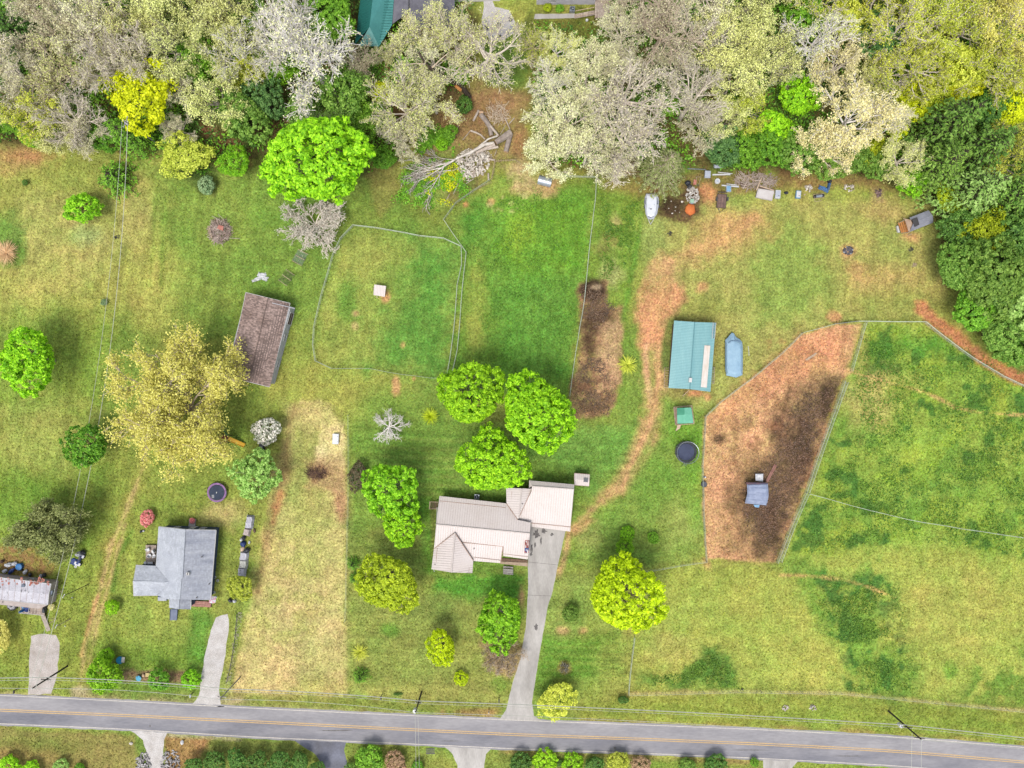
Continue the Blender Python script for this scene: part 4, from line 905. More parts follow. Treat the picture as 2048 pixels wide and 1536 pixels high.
# ---- the woods: (x, y, radius, kind, leaf, bark)
WOODS = [
 (20, 60, 55, 'fir', 'dark', 'dark'), (80, 45, 66, 'bud', 'tan', 'tan'), (160, 50, 64, 'bud', 'cream', 'pale'), (230, 60, 62, 'bud', 'pale', 'tan'), (35, 150, 60, 'bud', 'tan', 'pale'), (110, 130, 66, 'bud', 'pale', 'tan'), (190, 130, 66, 'bare', 'tan', 'pale'), (262, 110, 66, 'bare', 'tan', 'pale'),
 (60, 215, 58, 'full', 'yellowgreen', 'tan'), (125, 225, 62, 'bare', 'tan', 'pale'), (15, 240, 40, 'loose', 'green', 'dark'), (60, 275, 30, 'loose', 'lime2', 'grey'), (165, 262, 44, 'bud', 'tan', 'pale'), (110, 268, 40, 'full', 'pale', 'grey'), (212, 275, 34, 'mid', 'green', 'dark'), (252, 268, 46, 'fir', 'green', 'dark'),
 (300, 30, 55, 'full', 'pale', 'grey'), (345, 90, 66, 'full', 'pale', 'grey'), (420, 40, 60, 'full', 'pale', 'grey'), (400, 120, 50, 'mid', 'green', 'dark'), (465, 100, 58, 'bud', 'pale', 'white'), (430, 195, 58, 'full', 'pale', 'grey'), (350, 250, 34, 'bud', 'tan', 'pale'), (500, 150, 46, 'loose', 'yellowgreen', 'grey'),
 (285, 190, 84, 'loose', 'yellow', 'grey'), (340, 170, 40, 'bud', 'cream', 'pale'), (490, 235, 54, 'mid', 'mid', 'dark'), (500, 40, 50, 'loose', 'mid', 'grey'), (470, 328, 42, 'loose', 'lime2', 'grey'), (412, 372, 20, 'small', 'teal', 'dark'), (530, 200, 44, 'mid', 'blue', 'dark'),
 (545, 70, 70, 'bare', 'tan', 'white'), (608, 100, 98, 'bare', 'cream', 'white'), (565, 130, 46, 'loose', 'lime2', 'grey'), (655, 38, 58, 'big', 'green', 'dark'), (600, 215, 42, 'loose', 'mid', 'dark'), (690, 190, 64, 'loose', 'mid', 'grey'), (665, 240, 48, 'full', 'mid', 'grey'), (735, 235, 52, 'loose', 'green', 'dark'), (766, 186, 24, 'small', 'yellow', 'grey'), (580, 30, 40, 'mid', 'mid', 'dark'), (720, 120, 40, 'bare', 'tan', 'tan'),
 (775, 100, 30, 'bud', 'pale', 'pale'), (838, 50, 60, 'bud', 'pale', 'pale'), (905, 60, 56, 'bud', 'pale', 'pale'), (860, 110, 60, 'bud', 'cream', 'pale'), (805, 205, 70, 'bud', 'pale', 'pale'), (800, 270, 44, 'bud', 'tan', 'pale'), (862, 185, 60, 'bud', 'pale', 'pale'), (975, 90, 76, 'bare', 'pale', 'pale'), (912, 150, 26, 'small', 'lime2', 'grey'), (770, 320, 30, 'loose', 'green', 'dark'), (930, 210, 20, 'small', 'dark', 'dark'), (900, 265, 18, 'small', 'green', 'dark'), (883, 290, 14, 'small', 'lime2', 'dark'),
 (1066, 84, 36, 'bud', 'yellowgreen', 'tan'), (1118, 92, 42, 'full', 'pale', 'white'), (1250, 50, 52, 'bud', 'cream', 'pale'), (1110, 170, 48, 'bud', 'cream', 'white'), (1180, 130, 56, 'full', 'cream', 'pale'), (1140, 225, 70, 'full', 'cream', 'pale'), (1100, 295, 58, 'full', 'cream', 'pale'), (1180, 290, 64, 'bud', 'cream', 'pale'), (1250, 120, 50, 'bud', 'cream', 'pale'),
 (1258, 175, 84, 'bare', 'tan', 'pale'), (1262, 270, 80, 'bare', 'tan', 'pale'), (1240, 310, 40, 'bud', 'cream', 'pale'), (1330, 45, 76, 'bare', 'tan', 'tan'), (1400, 60, 66, 'bare', 'cream', 'pale'), (1360, 120, 50, 'bud', 'cream', 'pale'), (1390, 190, 68, 'bare', 'tan', 'pale'), (1410, 255, 46, 'bud', 'tan', 'pale'), (1335, 210, 30, 'small', 'green', 'dark'), (1328, 334, 54, 'fir', 'greyolive', 'tan'),
 (1460, 70, 62, 'full', 'pale', 'grey'), (1520, 40, 60, 'full', 'pale', 'grey'), (1470, 150, 56, 'full', 'pale', 'grey'), (1540, 115, 58, 'full', 'pale', 'grey'), (1450, 230, 46, 'full', 'pale', 'grey'), (1500, 215, 46, 'full', 'yellowgreen', 'grey'), (1440, 294, 46, 'mid', 'blue', 'dark'), (1490, 302, 40, 'mid', 'green', 'dark'),
 (1598, 198, 44, 'mid', 'lime', 'grey'), (1548, 255, 40, 'mid', 'lime', 'grey'), (1545, 298, 40, 'mid', 'green', 'dark'), (1600, 302, 46, 'mid', 'mid', 'dark'), (1640, 70, 66, 'bare', 'pale', 'white'), (1612, 30, 50, 'mid', 'green', 'dark'), (1690, 40, 54, 'loose', 'yellowgreen', 'grey'), (1680, 125, 56, 'full', 'peach', 'pale'), (1740, 150, 40, 'full', 'pale', 'pale'), (1580, 140, 34, 'bud', 'pale', 'white'),
 (1720, 225, 74, 'full', 'peach', 'white'), (1650, 290, 60, 'full', 'peach', 'pale'), (1780, 235, 50, 'bud', 'peach', 'white'), (1660, 325, 42, 'mid', 'mid', 'dark'), (1720, 315, 42, 'loose', 'mid', 'grey'), (1760, 70, 50, 'mid', 'blue', 'dark'), (1810, 50, 66, 'bud', 'yellowgreen', 'pale'), (1880, 40, 62, 'full', 'yellowgreen', 'pale'), (1950, 50, 62, 'full', 'yellowgreen', 'pale'), (2025, 50, 62, 'full', 'straw', 'pale'),
 (1850, 125, 66, 'full', 'yellowgreen', 'pale'), (1925, 130, 62, 'loose', 'yellowgreen', 'grey'), (1790, 130, 50, 'bud', 'yellowgreen', 'pale'), (1830, 205, 48, 'loose', 'yellow', 'grey'), (1920, 165, 50, 'loose', 'yellow', 'grey'), (1995, 130, 60, 'full', 'yellowgreen', 'pale'), (2030, 215, 54, 'loose', 'yellow', 'grey'), (1870, 190, 50, 'loose', 'olive', 'grey'), (1980, 215, 44, 'mid', 'dark', 'dark'), (1795, 262, 24, 'small', 'yellow', 'grey'),
 (1900, 245, 74, 'fir', 'mid', 'dark'), (1965, 300, 72, 'fir', 'mid', 'dark'), (2030, 300, 60, 'full', 'yellowgreen', 'grey'), (1812, 318, 48, 'full', 'pale', 'pale'), (1750, 305, 40, 'loose', 'olive', 'dark'), (1880, 330, 64, 'fir', 'mid', 'dark'), (1822, 362, 32, 'mid', 'lime2', 'dark'), (1950, 380, 70, 'fir', 'soft', 'dark'), (2025, 390, 64, 'fir', 'mid', 'dark'), (1762, 330, 34, 'mid', 'mid', 'dark'),
 (1900, 400, 40, 'loose', 'olive', 'dark'), (1915, 460, 48, 'loose', 'dark', 'dark'), (1975, 470, 60, 'loose', 'olive', 'dark'), (2035, 470, 55, 'mid', 'dark', 'dark'), (1925, 540, 60, 'big', 'mid', 'dark'), (1990, 560, 80, 'big', 'mid', 'dark'), (2045, 600, 70, 'big', 'soft', 'dark'), (1960, 620, 55, 'big', 'green', 'dark'), (2010, 665, 60, 'big', 'mid', 'dark'), (2055, 540, 60, 'big', 'dark', 'dark'), (2060, 690, 46, 'mid', 'green', 'dark'),
 (-40, 100, 60, 'bud', 'tan', 'pale'), (-40, 220, 55, 'bud', 'pale', 'pale'), (2090, 120, 60, 'full', 'straw', 'pale'), (2090, 300, 60, 'fir', 'mid', 'dark'), (2095, 450, 60, 'mid', 'dark', 'dark'), (2110, 620, 60, 'big', 'mid', 'dark'),
 (60, -30, 66, 'bud', 'tan', 'pale'), (190, -30, 66, 'bud', 'pale', 'pale'), (320, -40, 66, 'full', 'pale', 'grey'), (440, -40, 66, 'full', 'pale', 'grey'), (560, -30, 66, 'bare', 'tan', 'white'), (650, -40, 50, 'mid', 'green', 'dark'), (1300, -40, 70, 'bare', 'tan', 'tan'), (1420, -40, 70, 'bud', 'cream', 'pale'), (1540, -40, 66, 'full', 'pale', 'grey'), (1660, -40, 66, 'bud', 'yellowgreen', 'pale'), (1780, -30, 66, 'full', 'yellowgreen', 'pale'), (1900, -40, 66, 'full', 'yellowgreen', 'pale'), (2030, -30, 66, 'full', 'straw', 'pale')]
CW = {'lime': 'lime-green', 'lime2': 'fresh green', 'yellow': 'golden-yellow', 'green': 'deep green', 'mid': 'dull green', 'soft': 'soft green', 'dark': 'dark green', 'blue': 'blue-green', 'olive': 'olive', 'pale': 'pale lemon', 'cream': 'cream', 'tan': 'tan', 'peach': 'peach-coloured', 'straw': 'straw-yellow', 'yellowgreen': 'yellow-green', 'teal': 'grey-green', 'greyolive': 'grey-olive'}
KW = {'fir': 'feathery conifer', 'bud': 'thinly budding tree', 'full': 'thickly budding tree', 'bare': 'nearly leafless tree', 'loose': 'open tree', 'mid': 'dense tree', 'big': 'broad tree', 'small': 'little bush'}
NAMEK = {'fir': 'conifer_tree', 'bud': 'budding_tree', 'full': 'budding_tree', 'bare': 'bare_tree', 'loose': 'leafy_tree', 'mid': 'leafy_tree', 'big': 'leafy_tree', 'small': 'woodland_shrub'}
NPR = {'fir': 3, 'bud': 5, 'full': 2, 'bare': 4, 'loose': 3, 'mid': 3, 'big': 4, 'small': 3}
ORD = ['leftmost', 'second from the left', 'third from the left', 'fourth from the left', 'fifth from the left', 'sixth from the left', 'seventh from the left', 'eighth from the left', 'ninth from the left', 'tenth from the left']
def band(x, y):
    if x < 700: z_ = 'left woods'
    elif x < 1075: z_ = 'woods by the clearing'
    elif x < 1430: z_ = 'woods above the boat'
    elif x < 1800: z_ = 'woods above the junk'
    else: z_ = 'right-edge woods'
    r_ = 'back' if y < 105 else ('middle' if y < 230 else ('front' if y < 430 else 'lower'))
    return r_, z_
fam = {}
for i, (x, y, r_, k_, lf, bk) in enumerate(WOODS):
    fam.setdefault((band(x, y), 'budding' if 0 else k_, lf), []).append((x, i))
RANK = {}
for key_, lst in fam.items():
    for n_, (x, i) in enumerate(sorted(lst)): RANK[i] = (n_, len(lst))
cnt = {}
for i, (x, y, r_, k_, lf, bk) in enumerate(WOODS):
    (row_, zone), (n_, tot) = band(x, y), RANK[i]
    lb = '%s %s in the %s %s' % (CW[lf], KW[k_], row_, zone)
    if tot > 1: lb = '%s %s %s in the %s %s' % (ORD[n_], CW[lf], KW[k_], row_, zone)
    c_ = cnt.get(k_, 0); cnt[k_] = c_ + 1
    plant(NAMEK[k_], '%s%d' % (k_, c_ % NPR[k_]), x, y, r_ * (1.12 if k_ in ('bud', 'full', 'bare') else 1.05), lf, bk, lb, 'shrub' if k_ == 'small' else 'tree', zone, hscale={'mid': 1.0, 'big': .8, 'loose': .9}.get(k_, 1.0))

# ---- low growth under the woods and rough grass in the fields (nobody could count these)
def scatter_leaves(name, region, n, size, zr, leafk, seed, thr=.45, cs=60, kind='stuff', upn=1.0, asp=.5, bounds=None, fade=26):
    rng = np.random.default_rng(seed); xs = [p[0] for p in region]; ys = [p[1] for p in region]
    bx = bounds or (max(min(xs), -80), min(max(xs), 2130), max(min(ys), -80), min(max(ys), 1620))
    X = rng.uniform(bx[0], bx[1], n * 4); Y = rng.uniform(bx[2], bx[3], n * 4)
    ok = (sdp(region, X, Y) < -rng.random(len(X)) * fade) & (fbm(X, Y, cs, 60 + seed, 3) > thr + rng.normal(size=len(X)) * .025); X = X[ok][:n]; Y = Y[ok][:n]
    q_ = fbm(X, Y, cs * .5, 80 + seed, 3)
    z = rng.random(len(X)) ** 1.5 * zr * np.clip((q_ - .3) * 4, .15, 1.4) + .05
    C = np.stack([(X - 1024) * PX, (768 - Y) * PX, z], 1)
    me = leaves_mesh(name, C, rng.normal(size=C.shape) * .5 + np.array([0, 0, upn]), size, asp, .5 + rng.normal(size=len(C)) * .25 + (q_ - .5), rng)
    me.materials.append(LM[leafk]); o = bpy.data.objects.new(name, me); COL.objects.link(o); o['kind'] = kind
    return o
scatter_leaves('undergrowth', WOOD, 42000, .3, 2.2, 'green', 1, .44)
scatter_leaves('undergrowth', WOOD, 26000, .3, 1.6, 'dark', 2, .42)
scatter_leaves('undergrowth', WOOD, 16000, .26, 1.4, 'mid', 3, .46, 40)
scatter_leaves('undergrowth', [(850, 300), (930, 330), (960, 380), (900, 425), (830, 420), (770, 400), (800, 340)], 3600, .2, .5, 'green', 4, .48, 26)
scatter_leaves('undergrowth', [(850, 300), (930, 330), (940, 380), (900, 415), (840, 400)], 1400, .18, .6, 'yellow', 6, .52, 22)
scatter_leaves('undergrowth', [(840, 250), (905, 250), (925, 300), (880, 340), (820, 330)], 2500, .22, 1.0, 'green', 5, .42, 26)

def grass(name, n, seed, size, hi, lo_, hi_):
    """tufts and clods standing on the ground, each in the colour of what it grows on"""
    rng = np.random.default_rng(seed); X = rng.uniform(-60, 2110, n); Y = rng.uniform(-40, 1590, n); keep = (Y < np.interp(X, RX, R_N) - 5) | (Y > np.interp(X, RX, R_S) + 5)
    for pts in DRIVES: keep &= sdp(pts, X, Y) > 1.5
    X = X[keep]; Y = Y[keep]; n = len(X); c = cover_at(X, Y) * rng.uniform(lo_, hi_, n)[:, None]
    C = np.stack([(X - 1024) * PX, (768 - Y) * PX, rng.random(n) * hi + .02], 1)
    me = leaves_mesh(name, C, rng.normal(size=C.shape) * .75 + np.array([0, 0, .8]), size, .5, rng.random(n), rng)
    a = me.attributes.new('cover', 'FLOAT_COLOR', 'FACE'); q4_ = np.ones((n, 4), dtype=np.float32); q4_[:, :3] = np.clip(c, .002, .9); a.data.foreach_set('color', q4_.ravel())
    m = bpy.data.materials.get('grass_tufts')
    if not m:
        m = bpy.data.materials.new('grass_tufts'); m.use_nodes = True; N_ = m.node_tree.nodes; b_ = N_['Principled BSDF']; b_.inputs['Roughness'].default_value = .9; b_.inputs['Specular IOR Level'].default_value = .1
        t_ = N_.new('ShaderNodeAttribute'); t_.attribute_name = 'cover'; m.node_tree.links.new(t_.outputs['Color'], b_.inputs['Base Color'])
    me.materials.append(m); o = bpy.data.objects.new(name, me); COL.objects.link(o); o['kind'] = 'stuff'; return o
grass('grass', 260000, 31, .15, .14, .66, 1.6)
LM['weed'] = leafmat('weeds_green', F(70, 122, 34, .5), F(134, 178, 60, .6), .3); LM['clod'] = leafmat('soil_clods', F(84, 70, 58, .5), F(156, 124, 98, .55), .05); LM['clay'] = leafmat('clay_clods', F(190, 130, 90, .6), F(240, 192, 152, .7), .05)
CLAY = [(1412, 836), (1442, 808), (1603, 672), (1670, 652), (1722, 648), (1700, 742), (1640, 908), (1552, 1126), (1412, 1116), (1406, 930)]
DARK = [(1590, 790), (1690, 748), (1640, 905), (1548, 1128), (1478, 1050), (1470, 990), (1530, 905)]
scatter_leaves('soil_clods', CLAY, 2600, .11, .12, 'clod', 21, .42, 30); scatter_leaves('soil_clods', [(1412, 836), (1442, 808), (1603, 672), (1700, 660), (1560, 790), (1470, 930), (1450, 1116), (1412, 1116)], 3000, .1, .08, 'clay', 22, .36, 40); scatter_leaves('soil_clods', DARK, 8000, .14, .22, 'clod', 23, .3, 30, fade=50)
scatter_leaves('soil_clods', [(1158, 568), (1212, 566), (1246, 612), (1232, 800), (1220, 835), (1140, 830)], 5000, .13, .16, 'clod', 24, .45, 40)
scatter_leaves('weeds', [(x, y) for x, y in P_R], 7000, .18, .4, 'weed', 25, .54, 40); scatter_leaves('weeds', P_R, 6000, .18, .5, 'weed', 26, .56, 34); scatter_leaves('weeds', [(1580, 1150), (1800, 1150), (1840, 1390), (1690, 1390), (1670, 1270)], 4600, .17, .4, 'weed', 27, .5, 34, fade=50)
scatter_leaves('weeds', [(1268, 1374), (1300, 1345), (1350, 1340), (1425, 1300), (1455, 1325), (1482, 1378)], 2400, .17, .5, 'weed', 28, .44, 26, fade=34); scatter_leaves('weeds', [(930, 380), (1190, 365), (1175, 560), (1145, 780), (930, 740)], 4000, .15, .2, 'weed', 29, .54, 26); scatter_leaves('weeds', [(1195, 380), (1285, 390), (1262, 560), (1200, 560)], 2600, .16, .3, 'weed', 30, .46, 22)
# ------------------------------------------------------------------ buildings
def Q(org, k, *pts):
    """coordinates read in an enlarged crop -> photograph pixels"""
    return [(org[0] + p[0] / k, org[1] + p[1] / k) for p in pts]

def roof_pts(pts):
    return [W(*p) for p in pts]

def plane_z(P3):
    A_ = np.array([[p.x, p.y, 1] for p in P3]); z = np.array([p.z for p in P3]); s, *_ = np.linalg.lstsq(A_, z, rcond=None)
    return lambda x, y: s[0] * x + s[1] * y + s[2]

def clip_line(poly2, o, d):
    ts = []
    n = len(poly2)
    for i in range(n):
        a = np.array(poly2[i]); b_ = np.array(poly2[(i + 1) % n]); e = b_ - a
        den = d[0] * e[1] - d[1] * e[0]
        if abs(den) < 1e-9: continue
        w_ = a - o; t = (w_[0] * e[1] - w_[1] * e[0]) / den; u = (w_[0] * d[1] - w_[1] * d[0]) / den
        if 0 <= u < 1: ts.append(t)
    ts.sort(); return ts

def ribs(P3, d, spacing, w_=.05, h_=.045):
    """raised seams along direction d on the sloping face P3"""
    mb = MB(); d = np.array(d, float); d /= np.hypot(*d); nrm = np.array([-d[1], d[0]]); p2 = [(p.x, p.y) for p in P3]; fz = plane_z(P3)
    off = [p[0] * nrm[0] + p[1] * nrm[1] for p in p2]; s = min(off) + spacing * .5
    while s < max(off):
        o = nrm * s; ts = clip_line(p2, o, d)
        for a, b_ in zip(ts[::2], ts[1::2]):
            if b_ - a < .3: continue
            q0 = o + d * (a + .04); q1 = o + d * (b_ - .04); vs = []
            for zz in (.0, h_):
                ww = w_ / 2 if zz == 0 else w_ / 3.2
                for q_, sg in ((q0, -1), (q0, 1), (q1, 1), (q1, -1)):
                    x, y = q_ + nrm * ww * sg; vs.append((x, y, fz(x, y) + zz + .002))
            mb.add(vs, [(4, 7, 6, 5), (0, 1, 5, 4), (1, 2, 6, 5), (2, 3, 7, 6), (3, 0, 4, 7)])
        s += spacing
    return mb

def shingles(P3, d, course=.33, tab=.5, th=.02, seed=0, jit=.5):
    """overlapping tabs laid in courses down the slope direction d"""
    rg = random.Random(seed); mb = MB(); d = np.array(d, float); d /= np.hypot(*d); nrm = np.array([-d[1], d[0]]); p2 = [(p.x, p.y) for p in P3]; fz = plane_z(P3)
    off = [p[0] * d[0] + p[1] * d[1] for p in p2]; s = min(off) + .03
    while s < max(off) - .05:
        ts = clip_line(p2, d * (s + course * .5), nrm)
        for a, b_ in zip(ts[::2], ts[1::2]):
            t = a - rg.random() * tab
            while t < b_:
                t0 = max(a, t + .01); t1 = min(b_, t + tab * rg.uniform(1 - jit * .6, 1 + jit * .6)); t = t1 if t1 > t0 else t + tab
                if t1 - t0 < .06: continue
                hh = th * rg.uniform(.5, 1.6); vs = []
                for q_, z0 in ((d * (s + course) + nrm * t0, hh), (d * (s + course) + nrm * t1, hh), (d * s + nrm * t1, .003), (d * s + nrm * t0, .003)):
                    vs.append((q_[0], q_[1], fz(q_[0], q_[1]) + z0))
                lo = [(v[0], v[1], fz(v[0], v[1]) + .001) for v in vs[:2]]
                mb.add(vs + lo, [(0, 3, 2, 1), (0, 1, 5, 4)], rg.random())
        s += course
    return mb

def fix_up(mb):
    """turn any downward roof face up"""
    for i, f in enumerate(mb.f):
        a, b_, c = (Vector(mb.v[f[k]]) for k in range(3))
        if (b_ - a).cross(c - a).z < -1e-7: mb.f[i] = f[::-1]
    return mb

def edge_trim(P3, m, parent, name='fascia', w_=.14, h_=.18, drop=.03, edges=None, tint=None):
    mb = MB(); n = len(P3)
    for i in (edges if edges is not None else range(n)):
        a, b_ = P3[i], P3[(i + 1) % n]; mb.tube([a + Vector((0, 0, -drop)), b_ + Vector((0, 0, -drop))], w_ / 2, 4)
    return mb.build(name, m, parent)

WSC = [1.0]     # walls read at the eaves are pulled in to where they stand
def wall_block(pts, z1, m, parent, name='wall'):
    mb = MB(); mb.prism([(p[0] * WSC[0], p[1] * WSC[0]) for p in pts], 0.0, z1)
    return mb.build(name, m, parent)

def gable(pts3, m, parent, name='gable_wall', th=.12):
    mb = MB(); P_ = [Vector(p) for p in pts3]; nn = (P_[1] - P_[0]).cross(P_[2] - P_[0]).normalized() * th
    vs = P_ + [p - nn for p in P_]; k = len(P_)
    mb.add(vs, [tuple(range(k)), tuple(range(2 * k - 1, k - 1, -1))] + [(i, i + k, (i + 1) % k + k, (i + 1) % k) for i in range(k)])
    return mb.build(name, m, parent)

def opening(parent, a, b_, t, w_, z0, z1, mf, mg, name='window', bars=1, out=.05):
    """a window or door set on the wall from a to b_ (2-D), at fraction t; frame, pane and bars are real pieces"""
    a = Vector((a[0], a[1], 0)) * WSC[0]; b_ = Vector((b_[0], b_[1], 0)) * WSC[0]; d = (b_ - a).normalized(); n = Vector((d.y, -d.x, 0)); c = a.lerp(b_, t)
    rz = math.degrees(math.atan2(d.y, d.x)); mb = MB()
    c0 = c + n * out; hh = z1 - z0
    for s in (-1, 1): mb.box(c0 + d * (w_ / 2 * s) + Vector((0, 0, z0)), (.09, .1, hh), rz)
    mb.box(c0 + Vector((0, 0, z0 - .045)), (w_ + .16, .13, .09), rz); mb.box(c0 + Vector((0, 0, z1 - .045)), (w_ + .16, .1, .09), rz)
    for k in range(bars): mb.box(c0 + Vector((0, 0, z0 + hh * (k + 1) / (bars + 1))), (w_, .06, .04), rz)
    f = mb.build(name, mf, parent)
    g_ = MB(); g_.box(c + n * (out - .02) + Vector((0, 0, z0)), (w_ - .04, .03, hh), rz); ORIGIN[f.name] = ORIGIN[parent.name]; g_.build('pane' if name == 'window' else 'door_leaf', mg, f)
    return f

def vent(parent, px, py, h, m, r=.08, hh=.35):
    p = W(px, py, h); mb = MB(); mb.cyl((p.x, p.y, h - .15), r, hh, 8); mb.cyl((p.x, p.y, h + hh - .17), r * 1.5, .06, 8); mb.build('vent_pipe', m, parent)

M_CREAM = mat('cream_roof_metal', A(242, 230, 224), A(236, 222, 214), rough=.55, scale=.35, var=.05, spec=.35); M_CREAMR = mat('cream_roof_seams', A(230, 216, 208), rough=.55, var=.08); M_TRIMB = mat('rusty_cream_trim', A(196, 160, 140), A(214, 188, 172), scale=.8, var=.15)
M_BRICK = mat('red_brown_brick', A(150, 96, 76), A(128, 82, 66), scale=3, var=.2, bump=.3); M_WH = mat('white_paint', A(238, 236, 232), A(220, 216, 210), scale=1.2, var=.07); M_GLASS = mat('window_glass', A(70, 84, 104), A(96, 110, 130), rough=.1, scale=.5, spec=.8)
M_STAINM = mat('dark_metal', A(80, 78, 78), var=.15, rough=.5); M_GALV = mat('galvanised_metal', A(196, 204, 210), A(170, 178, 186), rough=.35, metal=.6, scale=1.5, var=.12)
M_WOOD = mat('weathered_wood', A(212, 196, 180), A(176, 154, 138), scale=2.5, var=.25, tint=.2, stretch=(1, 1, 1)); M_WOODP = mat('pale_wood', A(220, 196, 168), A(196, 168, 140), scale=2.5, var=.2, tint=.2); M_WOODD = mat('dark_wood', A(124, 96, 80), A(96, 76, 66), scale=2.5, var=.25, tint=.25); M_ORW = mat('orange_wood', A(206, 140, 74), A(176, 112, 60), scale=2.5, var=.2, tint=.15)

# ---- the cream-roofed house
WSC[0] = (H - 2.9) / H
ho, hk = (840, 930), 5.689
t = thing('house', 'long ranch house with cream ribbed metal roof at the top of the concrete driveway', 'house', W(965, 1075))
rz_h = -5.4
e_, r_, p_ = 2.9, 4.9, 3.2
faces = {
 'main_n': ([(222, 352, e_), (985, 437, e_), (1112, 625, 3.9), (1262, 655, 3.9), (1250, 778, r_), (185, 675, r_)], (-.09, 1)),
 'main_s': ([(185, 675, r_), (1250, 778, r_), (1225, 1075, e_), (945, 1035, e_), (945, 925, 3.7), (468, 878, 3.9), (397, 772, r_ - .1), (160, 948, e_)], (-.09, 1)),
 'porch': ([(470, 880, 3.8), (943, 925, 3.6), (915, 1116, 2.75), (612, 1092, 2.8)], (-.09, 1)),
 'gable_w': ([(397, 772, 4.8), (357, 1222, 4.8), (130, 1185, 3.0), (158, 955, 3.0)], (1, .05)),
 'gable_e': ([(397, 772, 4.8), (606, 1087, 3.2), (596, 1230, 3.0), (357, 1222, 4.8)], (1, .05)),
 'link_w': ([(980, 262, 3.1), (1158, 266, 4.3), (1126, 598, 4.3), (1112, 622, 3.9), (985, 440, 3.1)], (1, .03)),
 'link_e': ([(1158, 266, 4.3), (1275, 270, 3.7), (1130, 590, 4.3)], (1, .03)),
 'garage_s': ([(1275, 240, 4.6), (1752, 275, 4.6), (1713, 705, 3.1), (1265, 660, 3.1), (1112, 632, 3.4), (1130, 590, 4.0), (1268, 300, 4.4)], (-.07, 1)),
 'garage_n': ([(1242, 175, 3.9), (1756, 222, 3.9), (1752, 275, 4.6), (1275, 240, 4.6), (1240, 262, 4.3)], (-.07, 1)),
 'garage_porch': ([(1265, 662, 3.06), (1713, 707, 3.06), (1710, 758, 2.7), (1266, 702, 2.75)], (-.07, 1)),
}
HR = {}
for nm, (pts_, dr) in faces.items():
    P3 = [W(ho[0] + x / hk, ho[1] + y / hk, h) for x, y, h in pts_]
    tri = {'main_n': (0, 4, 5), 'main_s': (0, 1, 2), 'garage_s': (0, 1, 2), 'link_w': (0, 1, 2)}.get(nm)
    if tri:
        fz = plane_z([P3[i] for i in tri])
        for _ in range(3): P3 = [W(ho[0] + x / hk, ho[1] + y / hk, fz(p.x, p.y)) for (x, y, h), p in zip(pts_, P3)]
    HR[nm] = P3
    mb = MB(); mb.slab(P3, .1); ro = mb.build('roof', M_CREAM, t); ORIGIN[ro.name] = ORIGIN[t.name]
    rm = fix_up(ribs(P3, (dr[0], -dr[1]) if abs(dr[1]) > .5 else dr, .46, .06, .05)); rm.build('roof_seam', M_CREAMR, ro, kind='stuff')
def tr(nm, i, j, w_=.1):
    return (HR[nm][i], HR[nm][j], w_)
mb = MB()
for nm, i, j, w_ in (('main_n', 5, 4, .13), ('garage_s', 0, 1, .11), ('link_w', 1, 2, .12), ('gable_w', 0, 1, .13)):
    a, b_ = HR[nm][i], HR[nm][j]; mb.tube([a + Vector((0, 0, .05)), b_ + Vector((0, 0, .05))], w_, 6)
mb.build('ridge_cap', M_CREAMR, t)
mb = MB()
for nm, i, j in (('gable_w', 0, 3), ('gable_e', 0, 1), ('link_w', 4, 3), ('link_e', 1, 2), ('porch', 0, 1), ('porch', 1, 2), ('garage_s', 3, 4), ('garage_s', 2, 3), ('main_s', 3, 4)):
    a, b_ = HR[nm][i], HR[nm][j]; mb.tube([a + Vector((0, 0, .06)), b_ + Vector((0, 0, .06))], .07, 5)
mb.build('valley_flashing', M_TRIMB, t)
# crease lines where the eave courses start
mb = MB()
for (x0, y0, h0, x1, y1, h1) in ((222, 408, 3.2, 972, 485, 3.25), (175, 862, 3.4, 300, 878, 3.4), (945, 1010, 3.1, 1228, 1045, 3.12), (1045, 300, 3.5, 1040, 440, 3.5), (195, 945, 3.3, 180, 1190, 3.25), (560, 1090, 3.35, 556, 1215, 3.3), (612, 1050, 3.0, 915, 1085, 2.95)):
    mb.tube([W(ho[0] + x0 / hk, ho[1] + y0 / hk, h0 + .06), W(ho[0] + x1 / hk, ho[1] + y1 / hk, h1 + .06)], .05, 4)
mb.build('roof_crease', M_TRIMB, t, kind='stuff')
def hp(x, y, h=0): return W(ho[0] + x / hk, ho[1] + y / hk, h)
wall_block([hp(240, 385), hp(990, 460), hp(1240, 690), hp(1215, 1010), hp(620, 960), hp(180, 920)], 2.8, M_BRICK, t)
wall_block([hp(185, 940), hp(570, 985), hp(570, 1190), hp(160, 1165)], 2.85, M_BRICK, t)
wall_block([hp(1270, 215), hp(1725, 255), hp(1690, 690), hp(1240, 640)], 2.65, M_BRICK, t)
wall_block([hp(1005, 285), hp(1265, 290), hp(1235, 640), hp(1005, 440)], 3.0, M_BRICK, t)
gable([hp(160, 1165, 2.85), hp(570, 1190, 2.85), hp(362, 1180, 4.6)], M_WH, t)
gable([hp(190, 480, 2.8), hp(172, 900, 2.8), hp(200, 676, 4.7)], M_WH, t)
for (a, b_, tt, w_) in ((hp(160, 1165), hp(570, 1190), .5, 1.8), (hp(620, 960), hp(1215, 1010), .3, 1.4), (hp(990, 460), hp(240, 385), .3, 1.2), (hp(990, 460), hp(240, 385), .65, 1.2)):
    opening(t, a, b_, tt, w_, 1.0, 2.2, M_WH, M_GLASS)
opening(t, hp(620, 960), hp(1215, 1010), .7, 1.0, .1, 2.15, M_WH, M_WOODD, 'door', 0)
opening(t, hp(1240, 640), hp(1690, 690), .5, 4.6, .05, 2.2, M_WH, M_WH, 'garage_door', 3)
